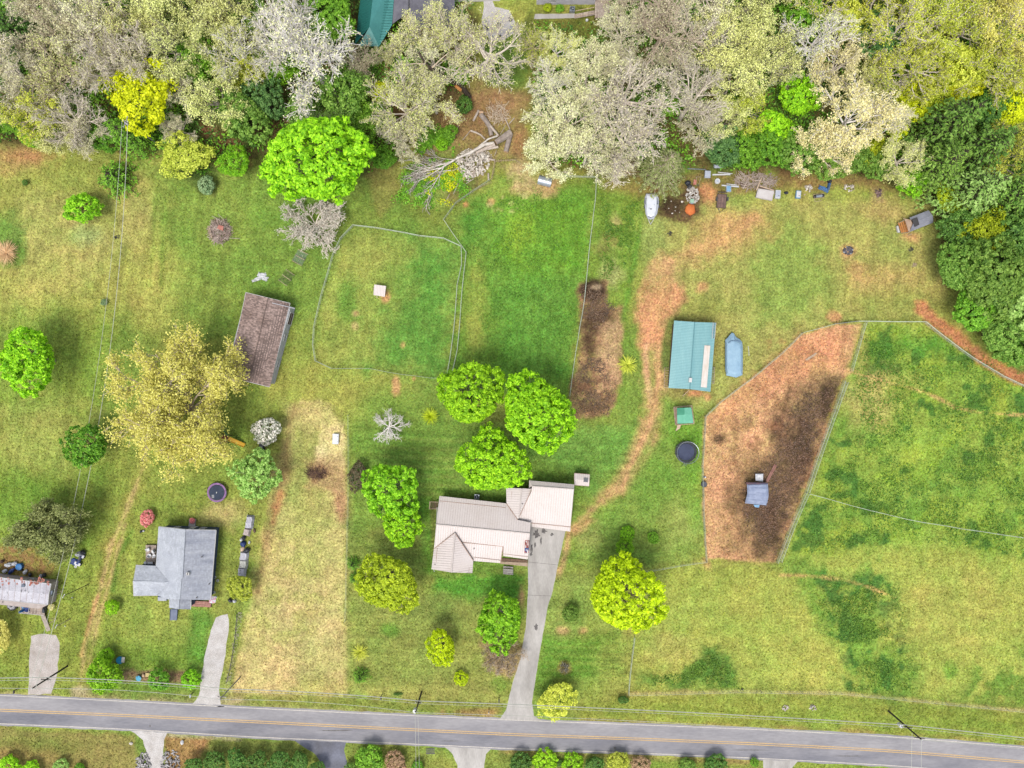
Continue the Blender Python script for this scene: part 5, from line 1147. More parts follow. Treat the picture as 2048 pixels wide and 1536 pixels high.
mb = MB(); mb.prism([hp(918, 1096), hp(1226, 1110), hp(1224, 1152), hp(918, 1122)], 0, .18); mb.build('porch_slab', M_WOODP, t)
mb = MB(); mb.prism([hp(925, 1055), hp(1226, 1078), hp(1226, 1106), hp(922, 1092)], 0, .22); mb.build('brown_strip', mat('mottled_brown', A(150, 118, 92), A(92, 74, 58), scale=6, var=.35, bump=.8), t)  # low mottled brown strip between the front wall and the porch slab
for x, y, h in ((1165, 440, 4.1), (1215, 637, 3.35), (615, 950, 3.5), (172, 1127, 3.1)): vent(t, ho[0] + x / hk, ho[1] + y / hk, h, M_STAINM)
for x, y, h in ((160, 1140, 2.9),): 
    mb = MB(); mb.tube([hp(160, 1130, 3.1), hp(155, 1190, 2.7), hp(165, 1215, 2.3)], .06, 5); mb.build('downspout', M_WH, t)
# wooden steps on its west end
s = thing('wooden_steps', 'small wooden steps with open brown treads at the left end of the cream-roofed house', 'steps', hp(155, 460)); rzs = -5
for sd in ((105, 418, 205, 422), (105, 497, 205, 500)):
    mb = MB(); a, b_ = hp(sd[0], sd[1], .2), hp(sd[2], sd[3], .75); mb.tube([a, b_], .07, 4); mb.build('stringer', M_WOODP, s)
mb = MB(); mb.box(hp(112, 458, .1), (.16, 1.5, .2), rzs); mb.build('rail', M_WOODP, s)
for i in range(5):
    mb = MB(); mb.box(hp(126 + i * 17, 460 + i, .16 + i * .11), (.16, 1.25, .05), rzs); mb.build('tread', M_WOODD, s)
# picnic bench in front of the porch
s = thing('picnic_bench', 'grey plank picnic table lying on the lawn in front of the porch', 'picnic table', hp(1003, 1200)); 
for i, (yy, ww) in enumerate(((1163, .34), (1188, .18), (1198, .18), (1210, .18), (1222, .18), (1238, .28))):
    mb = MB(); mb.box(hp(1003, yy, .46 if i in (0, 5) else .72), (2.0, ww * .95, .05), rz_h); mb.build('plank', mat('bench_grey_wood', A(204, 196, 186), A(160, 150, 142), scale=2, var=.25, tint=.2) if i == 0 else bpy.data.materials['bench_grey_wood'], s)
for sx in (-1, 1):
    for sy in (-1, 1):
        mb = MB(); c = hp(1003, 1203); mb.tube([c + Vector((sx * .7, sy * .62, 0)), c + Vector((sx * .7, sy * .2, .7))], .05, 4); mb.build('leg', M_WOODD, s)
# small cream shed
s = thing('garden_shed', 'small cream-roofed garden shed with a black solar panel, off the corner of the big house', 'shed', hp(1842, 162))
sp = [hp(1758, 95, 2.3), hp(1930, 108, 2.3), hp(1922, 240, 2.2), hp(1758, 228, 2.2)]; mid_w = hp(1758, 165, 2.75); mid_e = hp(1926, 175, 2.75)
for face in ([sp[0], sp[1], mid_e, mid_w], [mid_w, mid_e, sp[2], sp[3]]):
    mb = MB(); mb.slab(face, .08); ro = mb.build('roof', M_CREAM, s); ORIGIN[ro.name] = ORIGIN[s.name]; fix_up(ribs(face, (-.07, -1), .4, .05, .04)).build('roof_seam', M_CREAMR, ro, kind='stuff')
edge_trim(sp, M_TRIMB, s); wall_block([hp(1770, 110), hp(1912, 120), hp(1905, 225), hp(1768, 218)], 2.15, M_WOODP, s)
mb = MB(); mb.box(hp(1887, 172, 2.78), (.85, .75, .08), -5, 0, 0); mb.build('solar_panel', mat('solar_glass', A(50, 54, 64), A(74, 78, 90), rough=.2, spec=.7), s)
# American flag on a pole by the eave
s = thing('flag', 'drooping red, white and blue flag with stripes beside the roof by the driveway', 'flag', hp(1238, 990))
mb = MB(); mb.tube([hp(1238, 990, 0), hp(1236, 980, 3.6)], .04, 6); mb.tube([hp(1238, 990, 3.6), hp(1226, 850, 5.2)], .03, 6); mb.build('flagpole', M_WH, s)
M_FR = mat('flag_red', A(196, 76, 64), var=.1); M_FB = mat('flag_blue', A(96, 112, 168), var=.1)
for i in range(7):
    mb = MB(); x0 = 1193 + i * 6; mb.sheet(hp(x0 + 3, 918 + (i % 2) * 6, 3.95 + .05 * math.sin(i * 1.7)), .2, 2.3, rz_h * .6, 1, 8, lambda u, v, i=i: .8 - v * .3 + .12 * math.sin(v * 5 + i * .8)); mb.build('stripe', M_FR if i % 2 == 0 else M_WH, s)
mb = MB(); mb.sheet(hp(1212, 955, 4.08), .75, .75, rz_h * .6, 4, 4, lambda u, v: .92 + .06 * math.sin(v * 4 + u)); cn = mb.build('canton', M_FB, s)
for k in range(9):
    mb = MB(); c = hp(1206 + (k % 3) * 6, 948 + (k // 3) * 7, 4.17); ORIGIN[cn.name] = ORIGIN[s.name]
    pts5 = []
    for j in range(10):
        a = math.pi / 2 + j * math.pi / 5; q_ = .07 if j % 2 == 0 else .03; pts5.append((c.x + q_ * math.cos(a), c.y + q_ * math.sin(a)))
    mb.prism(pts5, 5.12, 5.14); mb.build('star', M_WH, cn)
# air conditioning unit
def ac_unit(px, py, label, s_=.95, h=.8, dark=False):
    s = thing('air_conditioner', label, 'air conditioner', W(px, py)); c = W(px, py, h)
    mb = MB(); mb.box((c.x, c.y, 0.02), (s_, s_, h), rz_h); mb.build('casing', M_GALV, s)
    mb = MB(); mb.cyl((c.x, c.y, h + .02), s_ * .4, .03, 18); mb.build('fan_opening', mat('fan_black', A(50, 54, 60), var=.2) if 'fan_black' not in bpy.data.materials else bpy.data.materials['fan_black'], s)
    mb = MB()
    for k in range(3): a = k * 2.09; mb.box((c.x + .13 * math.cos(a), c.y + .13 * math.sin(a), h + .05), (.34, .13, .02), math.degrees(a), 12)
    mb.build('fan', M_GALV, s)
    mb = MB(); mb.ring((c.x, c.y, h + .09), s_ * .42, .02, 20, 4); mb.ring((c.x, c.y, h + .09), s_ * .25, .014, 16, 4); mb.build('guard_ring', M_GALV, s)
ac_unit(953.5, 994, 'pale outdoor air-conditioning unit against the back wall of the cream-roofed house')

# ---- the grey-roofed house
go, gk = (250, 1010), 6.4
def gp(x, y, h=0): return W(go[0] + x / gk, go[1] + y / gk, h)
M_GREY = mat('grey_shingle', A(208, 212, 218), A(188, 192, 200), scale=.45, var=.1, tint=.1, bump=.3, bscale=10, rough=.9); M_GREY_SHADED = mat('grey_shingle_shaded_streaked', A(190, 193, 200), A(158, 162, 174), scale=.5, var=.12, tint=.1, stretch=(.25, 1.6, 1), rough=.9)  # second grey: streaks, plus shade of the east slopes put into its darker tone
M_SLATE = mat('slate_blue_siding', A(84, 100, 124), A(64, 78, 102), scale=1.5, var=.12)
t = thing('house', 'grey shingle-roofed house with a side wing and dark blue walls, left of the hay field', 'house', W(370, 1130))
ge, gr = 2.9, 4.7
gf = {'west': ([(437, 276, ge), (772, 314, gr), (738, 880, gr), (700, 1206, gr), (572, 1203, 3.6), (408, 1150, 3.0), (540, 1060, 4.0), (560, 985, 4.3), (520, 912, 4.1), (398, 785, ge)], (1, -.06), M_GREY, 0),
      'east': ([(772, 314, gr), (1166, 322, ge), (1094, 1216, ge), (845, 1212, 4.0), (700, 1206, gr)], (1, -.06), M_GREY_SHADED, 1),
      'wing_n': ([(140, 770, 2.9), (398, 785, 2.9), (520, 912, 4.0), (560, 985, 4.2), (105, 975, 4.2)], (.05, 1), M_GREY, 2),
      'wing_s': ([(105, 975, 4.2), (560, 985, 4.2), (540, 1060, 3.9), (408, 1150, 3.0), (112, 1160, 2.9)], (.05, 1), M_GREY, 3),
      'entry_w': ([(578, 1206, 3.1), (694, 1206, 3.9), (690, 1332, 3.9), (570, 1318, 3.1)], (1, 0), M_GREY, 4), 'entry_e': ([(694, 1206, 3.9), (842, 1212, 3.0), (838, 1335, 3.0), (690, 1332, 3.9)], (1, 0), M_GREY_SHADED, 5)}
for nm, (pts_, dr, m_, sd) in gf.items():
    P3 = [gp(*p) for p in pts_]; mb = MB(); mb.slab(P3, .12); ro = mb.build('roof', m_, t); ORIGIN[ro.name] = ORIGIN[t.name]
    fix_up(shingles(P3, dr if nm[0] not in 'w' or nm[:4] == 'west' else dr, .28, .45, .016, sd)).build('shingles', m_, ro, kind='stuff')
mb = MB()
for a, b_ in (((772, 314, gr), (700, 1206, gr)), ((105, 975, 4.2), (560, 985, 4.2)), ((694, 1206, 3.9), (690, 1332, 3.9))): mb.tube([gp(a[0], a[1], a[2] + .04), gp(b_[0], b_[1], b_[2] + .04)], .1, 5)
mb.build('ridge_cap', M_GREY, t)
mb = MB()
for pl in (((437, 276, ge), (398, 785, ge)), ((140, 770, 2.9), (398, 785, 2.9)), ((112, 1160, 2.9), (408, 1156, 3.0)), ((1166, 322, ge), (1094, 1216, ge)), ((570, 1205, 3.1), (570, 1318, 3.1)), ((408, 1150, 3), (572, 1203, 3.3)), ((842, 1212, 3), (838, 1335, 3)), ((105, 975, 4.2), (112, 1160, 2.9)), ((437, 276, ge), (772, 314, gr)), ((772, 314, gr), (1166, 322, ge))):
    mb.tube([gp(p[0], p[1], p[2] - .03) for p in pl], .085, 4)
mb.build('gutter', M_WH, t, kind='stuff')
wall_block([gp(455, 300), gp(1128, 322), gp(1056, 1195), gp(600, 1190), gp(415, 1130), gp(420, 800)], 2.75, M_SLATE, t); wall_block([gp(150, 795), gp(430, 800), gp(430, 1140), gp(140, 1140)], 2.75, M_SLATE, t); wall_block([gp(595, 1195), gp(830, 1195), gp(822, 1310), gp(590, 1300)], 2.85, M_SLATE, t)
gable([gp(1120, 318, 2.75), gp(450, 285, 2.75), gp(775, 318, 4.5)], M_SLATE, t)
gable([gp(145, 800, 2.75), gp(140, 1140, 2.75), gp(135, 975, 4.0)], M_SLATE, t)
for a, b_, tt, w_ in ((gp(1128, 322), gp(455, 300), .25, 1.0), (gp(1128, 322), gp(455, 300), .75, 1.0), (gp(150, 795), gp(140, 1140), .5, 1.1)): opening(t, a, b_, tt, w_, 1.0, 2.1, M_WH, M_GLASS)
opening(t, gp(1128, 322), gp(455, 300), .45, .9, .3, 2.2, M_WH, M_WH, 'door', 0)
mb = MB(); c = gp(805, 880, 4.75); mb.box((c.x, c.y, 4.3), (.55, .5, .6)); ch = mb.build('chimney', M_WH, t); ORIGIN[ch.name] = ORIGIN[t.name]; mb = MB(); mb.cyl((c.x, c.y, 4.9), .14, .12, 10); mb.build('flue', M_STAINM, ch)
for x, y, h in ((985, 662, 3.9), (1078, 1010, 3.3), (920, 1183, 3.8)): vent(t, go[0] + x / gk, go[1] + y / gk, h, M_STAINM, .09, .25)
mb = MB(); c = gp(475, 1195, 1.8); mb.box((c.x, c.y, 0), (1.7, 1.0, 1.8)); bx = mb.build('bay', M_GREY, t); mb = MB(); mb.slab([gp(420, 1165, 2.5), gp(540, 1165, 2.5), gp(540, 1182, 2.0), gp(420, 1180, 2.0)], .05); mb.build('bay_roof', M_SLATE, t)
# ramp
s = thing('entrance_ramp', 'slate-blue ramp running down from the front entry of the grey-roofed house', 'ramp', gp(620, 1400))
mb = MB(); mb.slab([gp(578, 1335, .6), gp(672, 1335, .6), gp(664, 1475, .1), gp(572, 1475, .1)], .08); mb.build('ramp_deck', mat('slate_deck', A(136, 144, 164), A(118, 126, 148), scale=1, var=.08), s)
for x0, x1 in ((578, 572), (672, 664)):
    mb = MB(); mb.tube([gp(x0, 1335, .75), gp(x1, 1475, .22)], .04, 4); mb.build('curb', M_SLATE, s)
# north stoop with red flowers
s = thing('stoop', 'narrow grey stoop with steps at the back door of the grey-roofed house', 'steps', gp(870, 260)); 
for i, (y0, y1, z_) in enumerate(((178, 240, .25), (240, 275, .45), (275, 310, .65))):
    mb = MB(); mb.prism([gp(828, y0), gp(912, y0), gp(905, y1), gp(826, y1)], 0, z_); mb.build('step', M_CONC, s)
plant('potted_flowers', 'small2', 385, 1041, 6.5, 'pink', 'dark', 'red and pink potted flowers on the back stoop of the grey house', 'flowers')
# decks
def deck(name, label, cat, corners, z, m, n, parent_org=None, along=(1, 0)):
    """planks between corners a,b,c,d (a-b is the run of the planks)"""
    a, b_, c, d = corners; ctr = (a + b_ + c + d) / 4; s = thing(name, label, cat, (ctr.x, ctr.y, 0))
    for i in range(n):
        u0, u1 = (i + .04) / n, (i + .96) / n
        mb = MB(); pts_ = [a.lerp(d, u0), b_.lerp(c, u0), b_.lerp(c, u1), a.lerp(d, u1)]; mb.slab([Vector((p.x, p.y, z)) for p in pts_], .05); mb.build('plank', m, s)
    mb = MB(); mb.tube([Vector((a.x, a.y, z - .12)), Vector((d.x, d.y, z - .12))], .07, 4); mb.tube([Vector((b_.x, b_.y, z - .12)), Vector((c.x, c.y, z - .12))], .07, 4); mb.build('beam', M_WOODD, s)
    for p in (a, b_, c, d):
        mb = MB(); mb.box((p.x, p.y, 0), (.12, .12, z - .06)); mb.build('post', M_WOODD, s)
    return s
deck('deck', 'small grey-brown plank deck on the left side of the grey-roofed house', 'deck', [gp(265, 515, .5), gp(265, 765, .5), gp(385, 765, .5), gp(400, 515, .5)], .5, M_WOOD, 12)
M_PLW = mat('white_plastic', A(240, 240, 240), A(224, 224, 226), rough=.4, var=.04)
def chair(px, py, rz, label, grp, z=.5, m=None):
    s = thing('garden_chair', label, 'chair', W(px, py), grp); c = W(px, py, z + .45); m = m or M_PLW; R_ = Matrix.Rotation(math.radians(rz), 3, 'Z')
    mb = MB(); mb.cyl((c.x, c.y, z + .42), .36, .05, 12); mb.build('seat', m, s)
    mb = MB(); mb.box(c + R_ @ Vector((0, .34, -.01)), (.62, .06, .5), rz, 12); mb.build('backrest', m, s)
    for sx in (-1, 1):
        mb = MB(); mb.box(c + R_ @ Vector((sx * .33, .05, .15)), (.07, .5, .04), rz); mb.build('armrest', m, s)
        for sy in (-1, 1):
            mb = MB(); p = R_ @ Vector((sx * .25, sy * .25, 0)); mb.cyl((c.x + p.x, c.y + p.y, z), .025, .43, 5); mb.build('leg', m, s)
for i, (x, y, r_, nm) in enumerate(((292, 572, 20, 'upper left'), (362, 598, -60, 'upper right'), (312, 648, 150, 'lower left'), (372, 652, 200, 'lower right'))):
    chair(go[0] + x / gk, go[1] + y / gk, r_, '%s one of four white chairs on the small deck' % nm, 'white chairs on the small deck')
s = thing('side_table', 'small round white table at the lower corner of the small deck', 'table', gp(258, 742)); c = gp(258, 742, .9); mb = MB(); mb.cyl((c.x, c.y, .85), .3, .05, 16); mb.build('table_top', M_PLW, s); mb = MB(); mb.cyl((c.x, c.y, 0), .05, .85, 6); mb.cyl((c.x, c.y, 0), .2, .04, 10); mb.build('pedestal', M_PLW, s)
s = thing('storage_box', 'long pale deck box beside the round white table', 'box', gp(320, 742)); c = gp(320, 742, .95); mb = MB(); mb.box((c.x, c.y, .5), (1.0, .42, .4)); mb.build('body', M_WOODP, s); mb = MB(); mb.box((c.x, c.y, .9), (1.05, .48, .06)); mb.build('lid', M_PLW, s)
deck('deck', 'pinkish plank deck at the lower right corner of the grey-roofed house', 'deck', [gp(852, 1225, .4), gp(1105, 1240, .4), gp(1095, 1310, .4), gp(850, 1298, .4)], .4, mat('pink_wood', A(206, 156, 140), A(166, 112, 98), scale=2.5, var=.25, tint=.25), 6)
s = thing('parasol', 'half-folded white and pink parasol at the corner of the pinkish deck', 'parasol', gp(1112, 1218)); c = gp(1112, 1218, 1.9)
for k in range(8):
    a0, a1 = k * math.pi / 4, (k + 1) * math.pi / 4; mb = MB(); q0, q1 = .72 + .12 * (k % 2), .72 + .12 * ((k + 1) % 2)
    mb.slab([Vector((c.x, c.y, 2.05)), Vector((c.x + q0 * math.cos(a0), c.y + q0 * math.sin(a0), 1.65)), Vector((c.x + q1 * math.cos(a1), c.y + q1 * math.sin(a1), 1.65))], .02); mb.build('canopy_panel', M_PLW if k % 2 else mat('parasol_pink', A(236, 176, 196), var=.06), s)
mb = MB(); mb.cyl((c.x, c.y, 0), .03, 2.1, 6); mb.cyl((c.x, c.y, 0), .25, .08, 10); mb.build('pole', M_GALV, s)
# east-side clutter
for i, (x, y, lb) in enumerate(((1150, 925, 'white garden ornament ring beside the dark east wall of the grey house, upper one'), (1185, 968, 'white wire ring ornament just outside the east wall of the grey house'), (1140, 1120, 'white ring planter near the lower right corner of the grey house'))):
    mb = MB(); c = gp(x, y, .3); mb.ring((c.x, c.y, .3), .22, .05, 14, 5); mb.cyl((c.x, c.y, 0), .04, .3, 6); mb.box((c.x, c.y, 0), (.3, .3, .06)); solo(mb, 'garden_ornament', M_PLW, lb, 'ornament')

# ---- the brown-roofed barn
WSC[0] = 1.0
bo, bk_ = (440, 470), 4.8
def bp_(x, y, h=0): return W(bo[0] + x / bk_, bo[1] + y / bk_, h)
M_BRSH = mat('brown_shingle', A(178, 154, 144), A(144, 122, 112), scale=.35, var=.14, tint=.42, rough=.95)
t = thing('barn', 'long barn with a weathered pinkish-brown shingle roof and a white side wall', 'barn', W(520, 680))
P_nw, P_ne, P_se, P_sw = (250, 552), (672, 655), (474, 1458), (76, 1362)
rn, rs = (462, 604), (276, 1410)
for pts_, dr, sd in (([(*P_nw, 3.0), (*rn, 4.3), (*rs, 4.3), (*P_sw, 3.0)], (1, .25), 11), ([(*rn, 4.3), (*P_ne, 3.0), (*P_se, 3.0), (*rs, 4.3)], (1, .25), 12)):
    P3 = [bp_(*p) for p in pts_]; mb = MB(); mb.slab(P3, .12); ro = mb.build('roof', M_BRSH, t); ORIGIN[ro.name] = ORIGIN[t.name]
    dd = (P3[1] - P3[0]); fix_up(shingles(P3, (dd.x, dd.y) if sd == 12 else (-dd.x, -dd.y), .42, .2, .03, sd, .7)).build('shingles', M_BRSH, ro, kind='stuff')
mb = MB(); mb.tube([bp_(*rn, 4.34), bp_(*rs, 4.34)], .09, 5); mb.build('ridge_cap', M_BRSH, t)
mb = MB()
for a, b_ in ((P_nw, P_sw), (P_ne, P_se)): mb.tube([bp_(*a, 2.97), bp_(*b_, 2.97)], .07, 4)
mb.tube([bp_(*P_nw, 2.97), bp_(*rn, 4.27), bp_(*P_ne, 2.97)], .07, 4); mb.tube([bp_(*P_sw, 2.97), bp_(*rs, 4.27), bp_(*P_se, 2.97)], .07, 4); mb.build('fascia', M_WH, t)
wall_block([bp_(300, 600), bp_(722, 700), bp_(528, 1428), bp_(112, 1330)], 2.85, mat('barn_white_siding', A(226, 224, 226), A(196, 196, 200), scale=1.2, var=.08), t)
gable([bp_(718, 702, 2.85), bp_(300, 602, 2.85), bp_(512, 652, 4.1)], bpy.data.materials['barn_white_siding'], t)
for tt in (.25, .6): opening(t, bp_(528, 1428), bp_(722, 700), tt, 1.2, .9, 2.0, M_WH, M_GLASS)
opening(t, bp_(528, 1428), bp_(722, 700), .85, 2.4, .05, 2.3, M_WH, M_WOODD, 'barn_door', 1)

# ---- the teal-roofed barn
WSC[0] = (H - 3.1) / H
to, tk = (1310, 620), 8.535
def tp(x, y, h=0): return W(to[0] + x / tk, to[1] + y / tk, h)
M_TEAL = mat('pale_teal_metal', A(156, 206, 206), A(140, 194, 198), rough=.5, scale=.4, var=.06, stretch=(2.0, .3, 1), spec=.3); M_TEALR = mat('pale_teal_seams', A(118, 172, 178), var=.06)
t = thing('barn', 'pale teal metal-roofed barn beside the clay track, with a long white board on the roof', 'barn', W(1384, 712))
for pts_ in ([(327, 181, 3.2), (678, 205, 4.1), (594, 1352, 4.1), (232, 1330, 3.2)], [(678, 205, 4.1), (1040, 218, 3.2), (945, 1396, 3.2), (594, 1352, 4.1)]):
    P3 = [tp(*p) for p in pts_]; mb = MB(); mb.slab(P3, .08); ro = mb.build('roof', M_TEAL, t); ORIGIN[ro.name] = ORIGIN[t.name]; dd = P3[1] - P3[0]; fix_up(ribs(P3, (dd.x, dd.y), .3, .05, .04)).build('roof_seam', M_TEALR, ro, kind='stuff')
mb = MB(); mb.tube([tp(678, 205, 4.14), tp(594, 1352, 4.14)], .1, 5); mb.build('ridge_cap', M_TEALR, t)
wall_block([tp(360, 225), tp(1010, 245), tp(925, 1350), tp(275, 1300)], 3.0, M_WOODD, t)
gable([tp(925, 1350, 3.0), tp(1010, 245, 3.0), tp(968, 800, 3.1)], M_WOODD, t, 'side_board')
mb = MB(); mb.slab([tp(845, 603, 3.78), tp(946, 608, 3.55), tp(884, 1326, 3.55), tp(782, 1316, 3.78)], .08); mb.build('roof_board', mat('white_board', A(250, 244, 236), A(234, 218, 200), scale=.9, var=.06, stretch=(2, .5, 1)), t)
mb = MB(); mb.box(tp(598, 1196, 4.1), (.55, .85, .35), -4); mb.build('roof_vent', M_WH, t)
s = thing('ladder', 'white ladder lying along the upper right edge of the teal barn roof', 'ladder', tp(1012, 350))
for x0, x1 in ((995, 975), (1042, 1018)):
    mb = MB(); mb.tube([tp(x0, 215, 3.75), tp(x1, 488, 3.72)], .05, 4); mb.build('rail', M_WH, s)
for k in range(9):
    u = (k + .5) / 9; mb = MB(); mb.tube([tp(995 - 20 * u, 215 + 273 * u, 3.75), tp(1042 - 24 * u, 215 + 273 * u, 3.73)], .04, 4); mb.build('rung', M_GALV, s)
s = thing('trellis', 'wooden frame of sticks leaning on the lower left wall of the teal barn', 'trellis', tp(190, 1150))
for k in range(8):
    mb = MB(); mb.tube([tp(160, 985 + k * 42, .3), tp(238, 990 + k * 44, 1.2)], .05, 4); mb.build('slat', M_WOODP, s)
mb = MB(); mb.tube([tp(165, 980, .3), tp(155, 1315, .3)], .05, 4); mb.tube([tp(155, 1315, .2), tp(238, 1330, .6)], .06, 4); mb.build('frame', M_WOODP, s)
s = thing('wire_cage', 'wire cage frame against the lower right wall of the teal barn', 'cage', tp(985, 1110))
mb = MB()
for k in range(10): mb.tube([tp(965, 970 + k * 31, .7), tp(1018, 980 + k * 30, .7)], .025, 3)
for x in (968, 992, 1016): mb.tube([tp(x, 970, .7), tp(x - 12, 1255, .7)], .03, 3)
mb.build('wire_lid', M_GALV, s); mb = MB(); mb.tube([tp(1018, 975, .72), tp(1006, 1258, .72)], .05, 4); mb.build('rail', M_WOODP, s)
for x, y in ((968, 975), (1016, 980), (1004, 1255), (958, 1250)):
    mb = MB(); p = tp(x, y, .7); mb.box((p.x, p.y, 0), (.06, .06, .7)); mb.build('post', M_WOODP, s)
mb = MB(); mb.tube([tp(585, 1365, 1.6), tp(470, 1470, .2)], .06, 5); solo(mb, 'pole', M_WOODP, 'pale pole leaning against the lower end of the teal barn', 'pole')

# ---- the boat under a pale blue tarp
M_TARP = mat('pale_blue_tarp', A(168, 202, 222), A(150, 186, 210), rough=.5, scale=.8, var=.06, bump=.5, bscale=1.6)
s = thing('covered_boat', 'boat on a trailer shrouded in a pale blue tarp, right of the teal barn', 'boat', tp(1350, 780))
out_ = [(1310, 385), (1345, 395), (1385, 465), (1440, 495), (1488, 545), (1500, 640), (1500, 980), (1494, 1110), (1385, 1155), (1215, 1118), (1197, 1000), (1196, 640), (1197, 510), (1240, 470), (1275, 425)]
def ring_pts(sc_, h, sh=0):
    cx, cy = 1350, 790; return [tp(cx + (x - cx) * sc_, cy + (y - cy) * sc_ + sh, h) for x, y in out_]
mb = MB(); lv = [(1.0, .25), (1.0, .9), (.99, 1.15), (.82, 1.62), (.72, 1.72)]; n = len(out_); base_i = 0
vs = []
for sc_, h in lv: vs += ring_pts(sc_, h, 14 if sc_ < .9 else 0)
c0 = tp(1372, 830, 1.85); vs.append(c0); fs = []
for l in range(len(lv) - 1):
    for i in range(n): fs.append((l * n + i, (l + 1) * n + i, (l + 1) * n + (i + 1) % n, l * n + (i + 1) % n))
for i in range(n): fs.append(((len(lv) - 1) * n + i, len(vs) - 1, (len(lv) - 1) * n + (i + 1) % n))
mb.add(vs, fs); mb.build('tarp', M_TARP, s)
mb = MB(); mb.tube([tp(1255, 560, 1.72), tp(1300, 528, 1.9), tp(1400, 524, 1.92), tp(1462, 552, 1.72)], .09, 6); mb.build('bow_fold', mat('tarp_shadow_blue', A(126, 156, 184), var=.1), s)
for k in range(2):
    mb = MB(); mb.tube([tp(1240 + k * 14, 580 + k * 40, 1.6), tp(1236 + k * 14, 1080, 1.55)], .04, 5); mb.build('fold', M_TARP, s)
for sx in (1215, 1486):
    for yy in (860, 930):
        mb = MB(); p = tp(sx, yy, .3); mb.tube([p + Vector((-.09, 0, 0)), p + Vector((.09, 0, 0))], .3, 12); mb.build('wheel', M_STAINM, s)

# ---- the camper-shaped white boat on its trailer
so, sk = (1250, 320), 7.877
def sp_(x, y, h=0): return W(so[0] + x / sk, so[1] + y / sk, h)
s = thing('boat', 'white covered boat on a trailer, bow and hitch pointing down the picture', 'boat', sp_(415, 720))
hull = [(335, 530), (505, 530), (528, 600), (530, 720), (505, 850), (450, 925), (405, 940), (360, 925), (325, 850), (310, 720), (312, 590)]
mb = MB(); n = len(hull); vs = []
for sc_, h in ((.72, .35), (.95, .8), (1.0, 1.15)): vs += [sp_(418 + (x - 418) * sc_, 735 + (y - 735) * sc_, h) for x, y in hull]
fs = [tuple(range(n))] + [(l * n + i, (l + 1) * n + i, (l + 1) * n + (i + 1) % n, l * n + (i + 1) % n) for l in range(2) for i in range(n)] + [tuple(range(3 * n - 1, 2 * n - 1, -1))]
mb.add(vs, fs); mb.build('hull', mat('boat_grey_white', A(206, 210, 218), A(184, 188, 200), rough=.4, var=.05), s)
top = [(342, 535), (498, 535), (508, 640), (500, 790), (470, 880), (410, 905), (350, 880), (330, 790), (332, 640)]
mb = MB(); n = len(top); vs = []
for sc_, h in ((1.0, 1.15), (.97, 1.62), (.82, 1.78)): vs += [sp_(418 + (x - 418) * sc_, 715 + (y - 715) * sc_, h) for x, y in top]
mb.add(vs, [(l * n + i, (l + 1) * n + i, (l + 1) * n + (i + 1) % n, l * n + (i + 1) % n) for l in range(2) for i in range(n)] + [tuple(range(3 * n - 1, 2 * n - 1, -1))]); mb.build('deck_cover', mat('boat_white', A(244, 246, 252), A(230, 234, 242), rough=.35, var=.03), s)
for a, b_ in (((505, 600), (512, 700)), ((332, 600), (330, 700))):
    mb = MB(); mb.tube([sp_(*a, 1.5), sp_(*b_, 1.5)], .08, 5); mb.build('side_window', M_GLASS, s)
mb = MB(); mb.box(sp_(408, 772, 1.78), (.35, .16, .08)); mb.box(sp_(380, 758, 1.78), (.18, .08, .05)); mb.box(sp_(462, 706, 1.78), (.1, .1, .05)); mb.build('hatch', M_STAINM, s)
mb = MB(); mb.tube([sp_(362, 885, 1.3), sp_(405, 905, 1.35), sp_(460, 880, 1.3)], .06, 5); mb.build('bow_seam', M_STAINM, s)
for a in ((362, 920), (462, 915)):
    mb = MB(); mb.tube([sp_(*a, .45), sp_(402, 1012, .4)], .06, 5); mb.build('tongue_rail', M_WH, s)
mb = MB(); c = sp_(402, 1010, .4); mb.lump((c.x, c.y, .42), (.1, .14, .08), 8, 5, .05); mb.build('coupler', M_GALV, s)
for x in (308, 532):
    for y in (660, 735):
        mb = MB(); p = sp_(x, y, .3); mb.tube([p + Vector((-.1, 0, 0)), p + Vector((.1, 0, 0))], .3, 12); mb.build('wheel', M_STAINM, s)

# ---- utility trailer
s = thing('utility_trailer', 'small trailer with a dark plank bed and its hitch pointing down the picture', 'trailer', sp_(1525, 640))
for i in range(6):
    u0, u1 = (i + .03) / 6, (i + .97) / 6; mb = MB(); a, b_, c, d = sp_(1462, 540, .6), sp_(1602, 545, .6), sp_(1582, 755, .6), sp_(1445, 748, .6)
    mb.slab([a.lerp(b_, u0), a.lerp(b_, u1), d.lerp(c, u1), d.lerp(c, u0)], .05); mb.build('plank', mat('trailer_planks', A(146, 118, 106), A(112, 88, 82), scale=2.5, var=.25, tint=.2) if i == 0 else bpy.data.materials['trailer_planks'], s)
mb = MB(); L_ = [sp_(1458, 535, .66), sp_(1606, 540, .66), sp_(1586, 760, .66), sp_(1440, 753, .66), sp_(1458, 535, .66)]; mb.tube(L_, .05, 4); mb.tube([sp_(1460, 505, .7), sp_(1605, 508, .7)], .1, 5); mb.tube([sp_(1455, 752, .5), sp_(1497, 825, .45), sp_(1575, 757, .5)], .05, 4); mb.build('frame', M_STAINM, s)
for x in (1440, 1612):
    mb = MB(); p = sp_(x, 620, .35); mb.tube([p + Vector((-.1, 0, 0)), p + Vector((.1, 0, 0))], .33, 14); w_ = mb.build('wheel', M_STAINM, s); mb = MB(); mb.slab([p + Vector((-.15, -.4, .4)), p + Vector((.15, -.4, .4)), p + Vector((.15, .4, .4)), p + Vector((-.15, .4, .4))], .03); mb.build('fender', M_STAINM, s)
mb = MB(); p = sp_(1487, 775, .5); mb.cyl((p.x, p.y, .1), .06, .6, 6); mb.build('jack', M_WH, s)

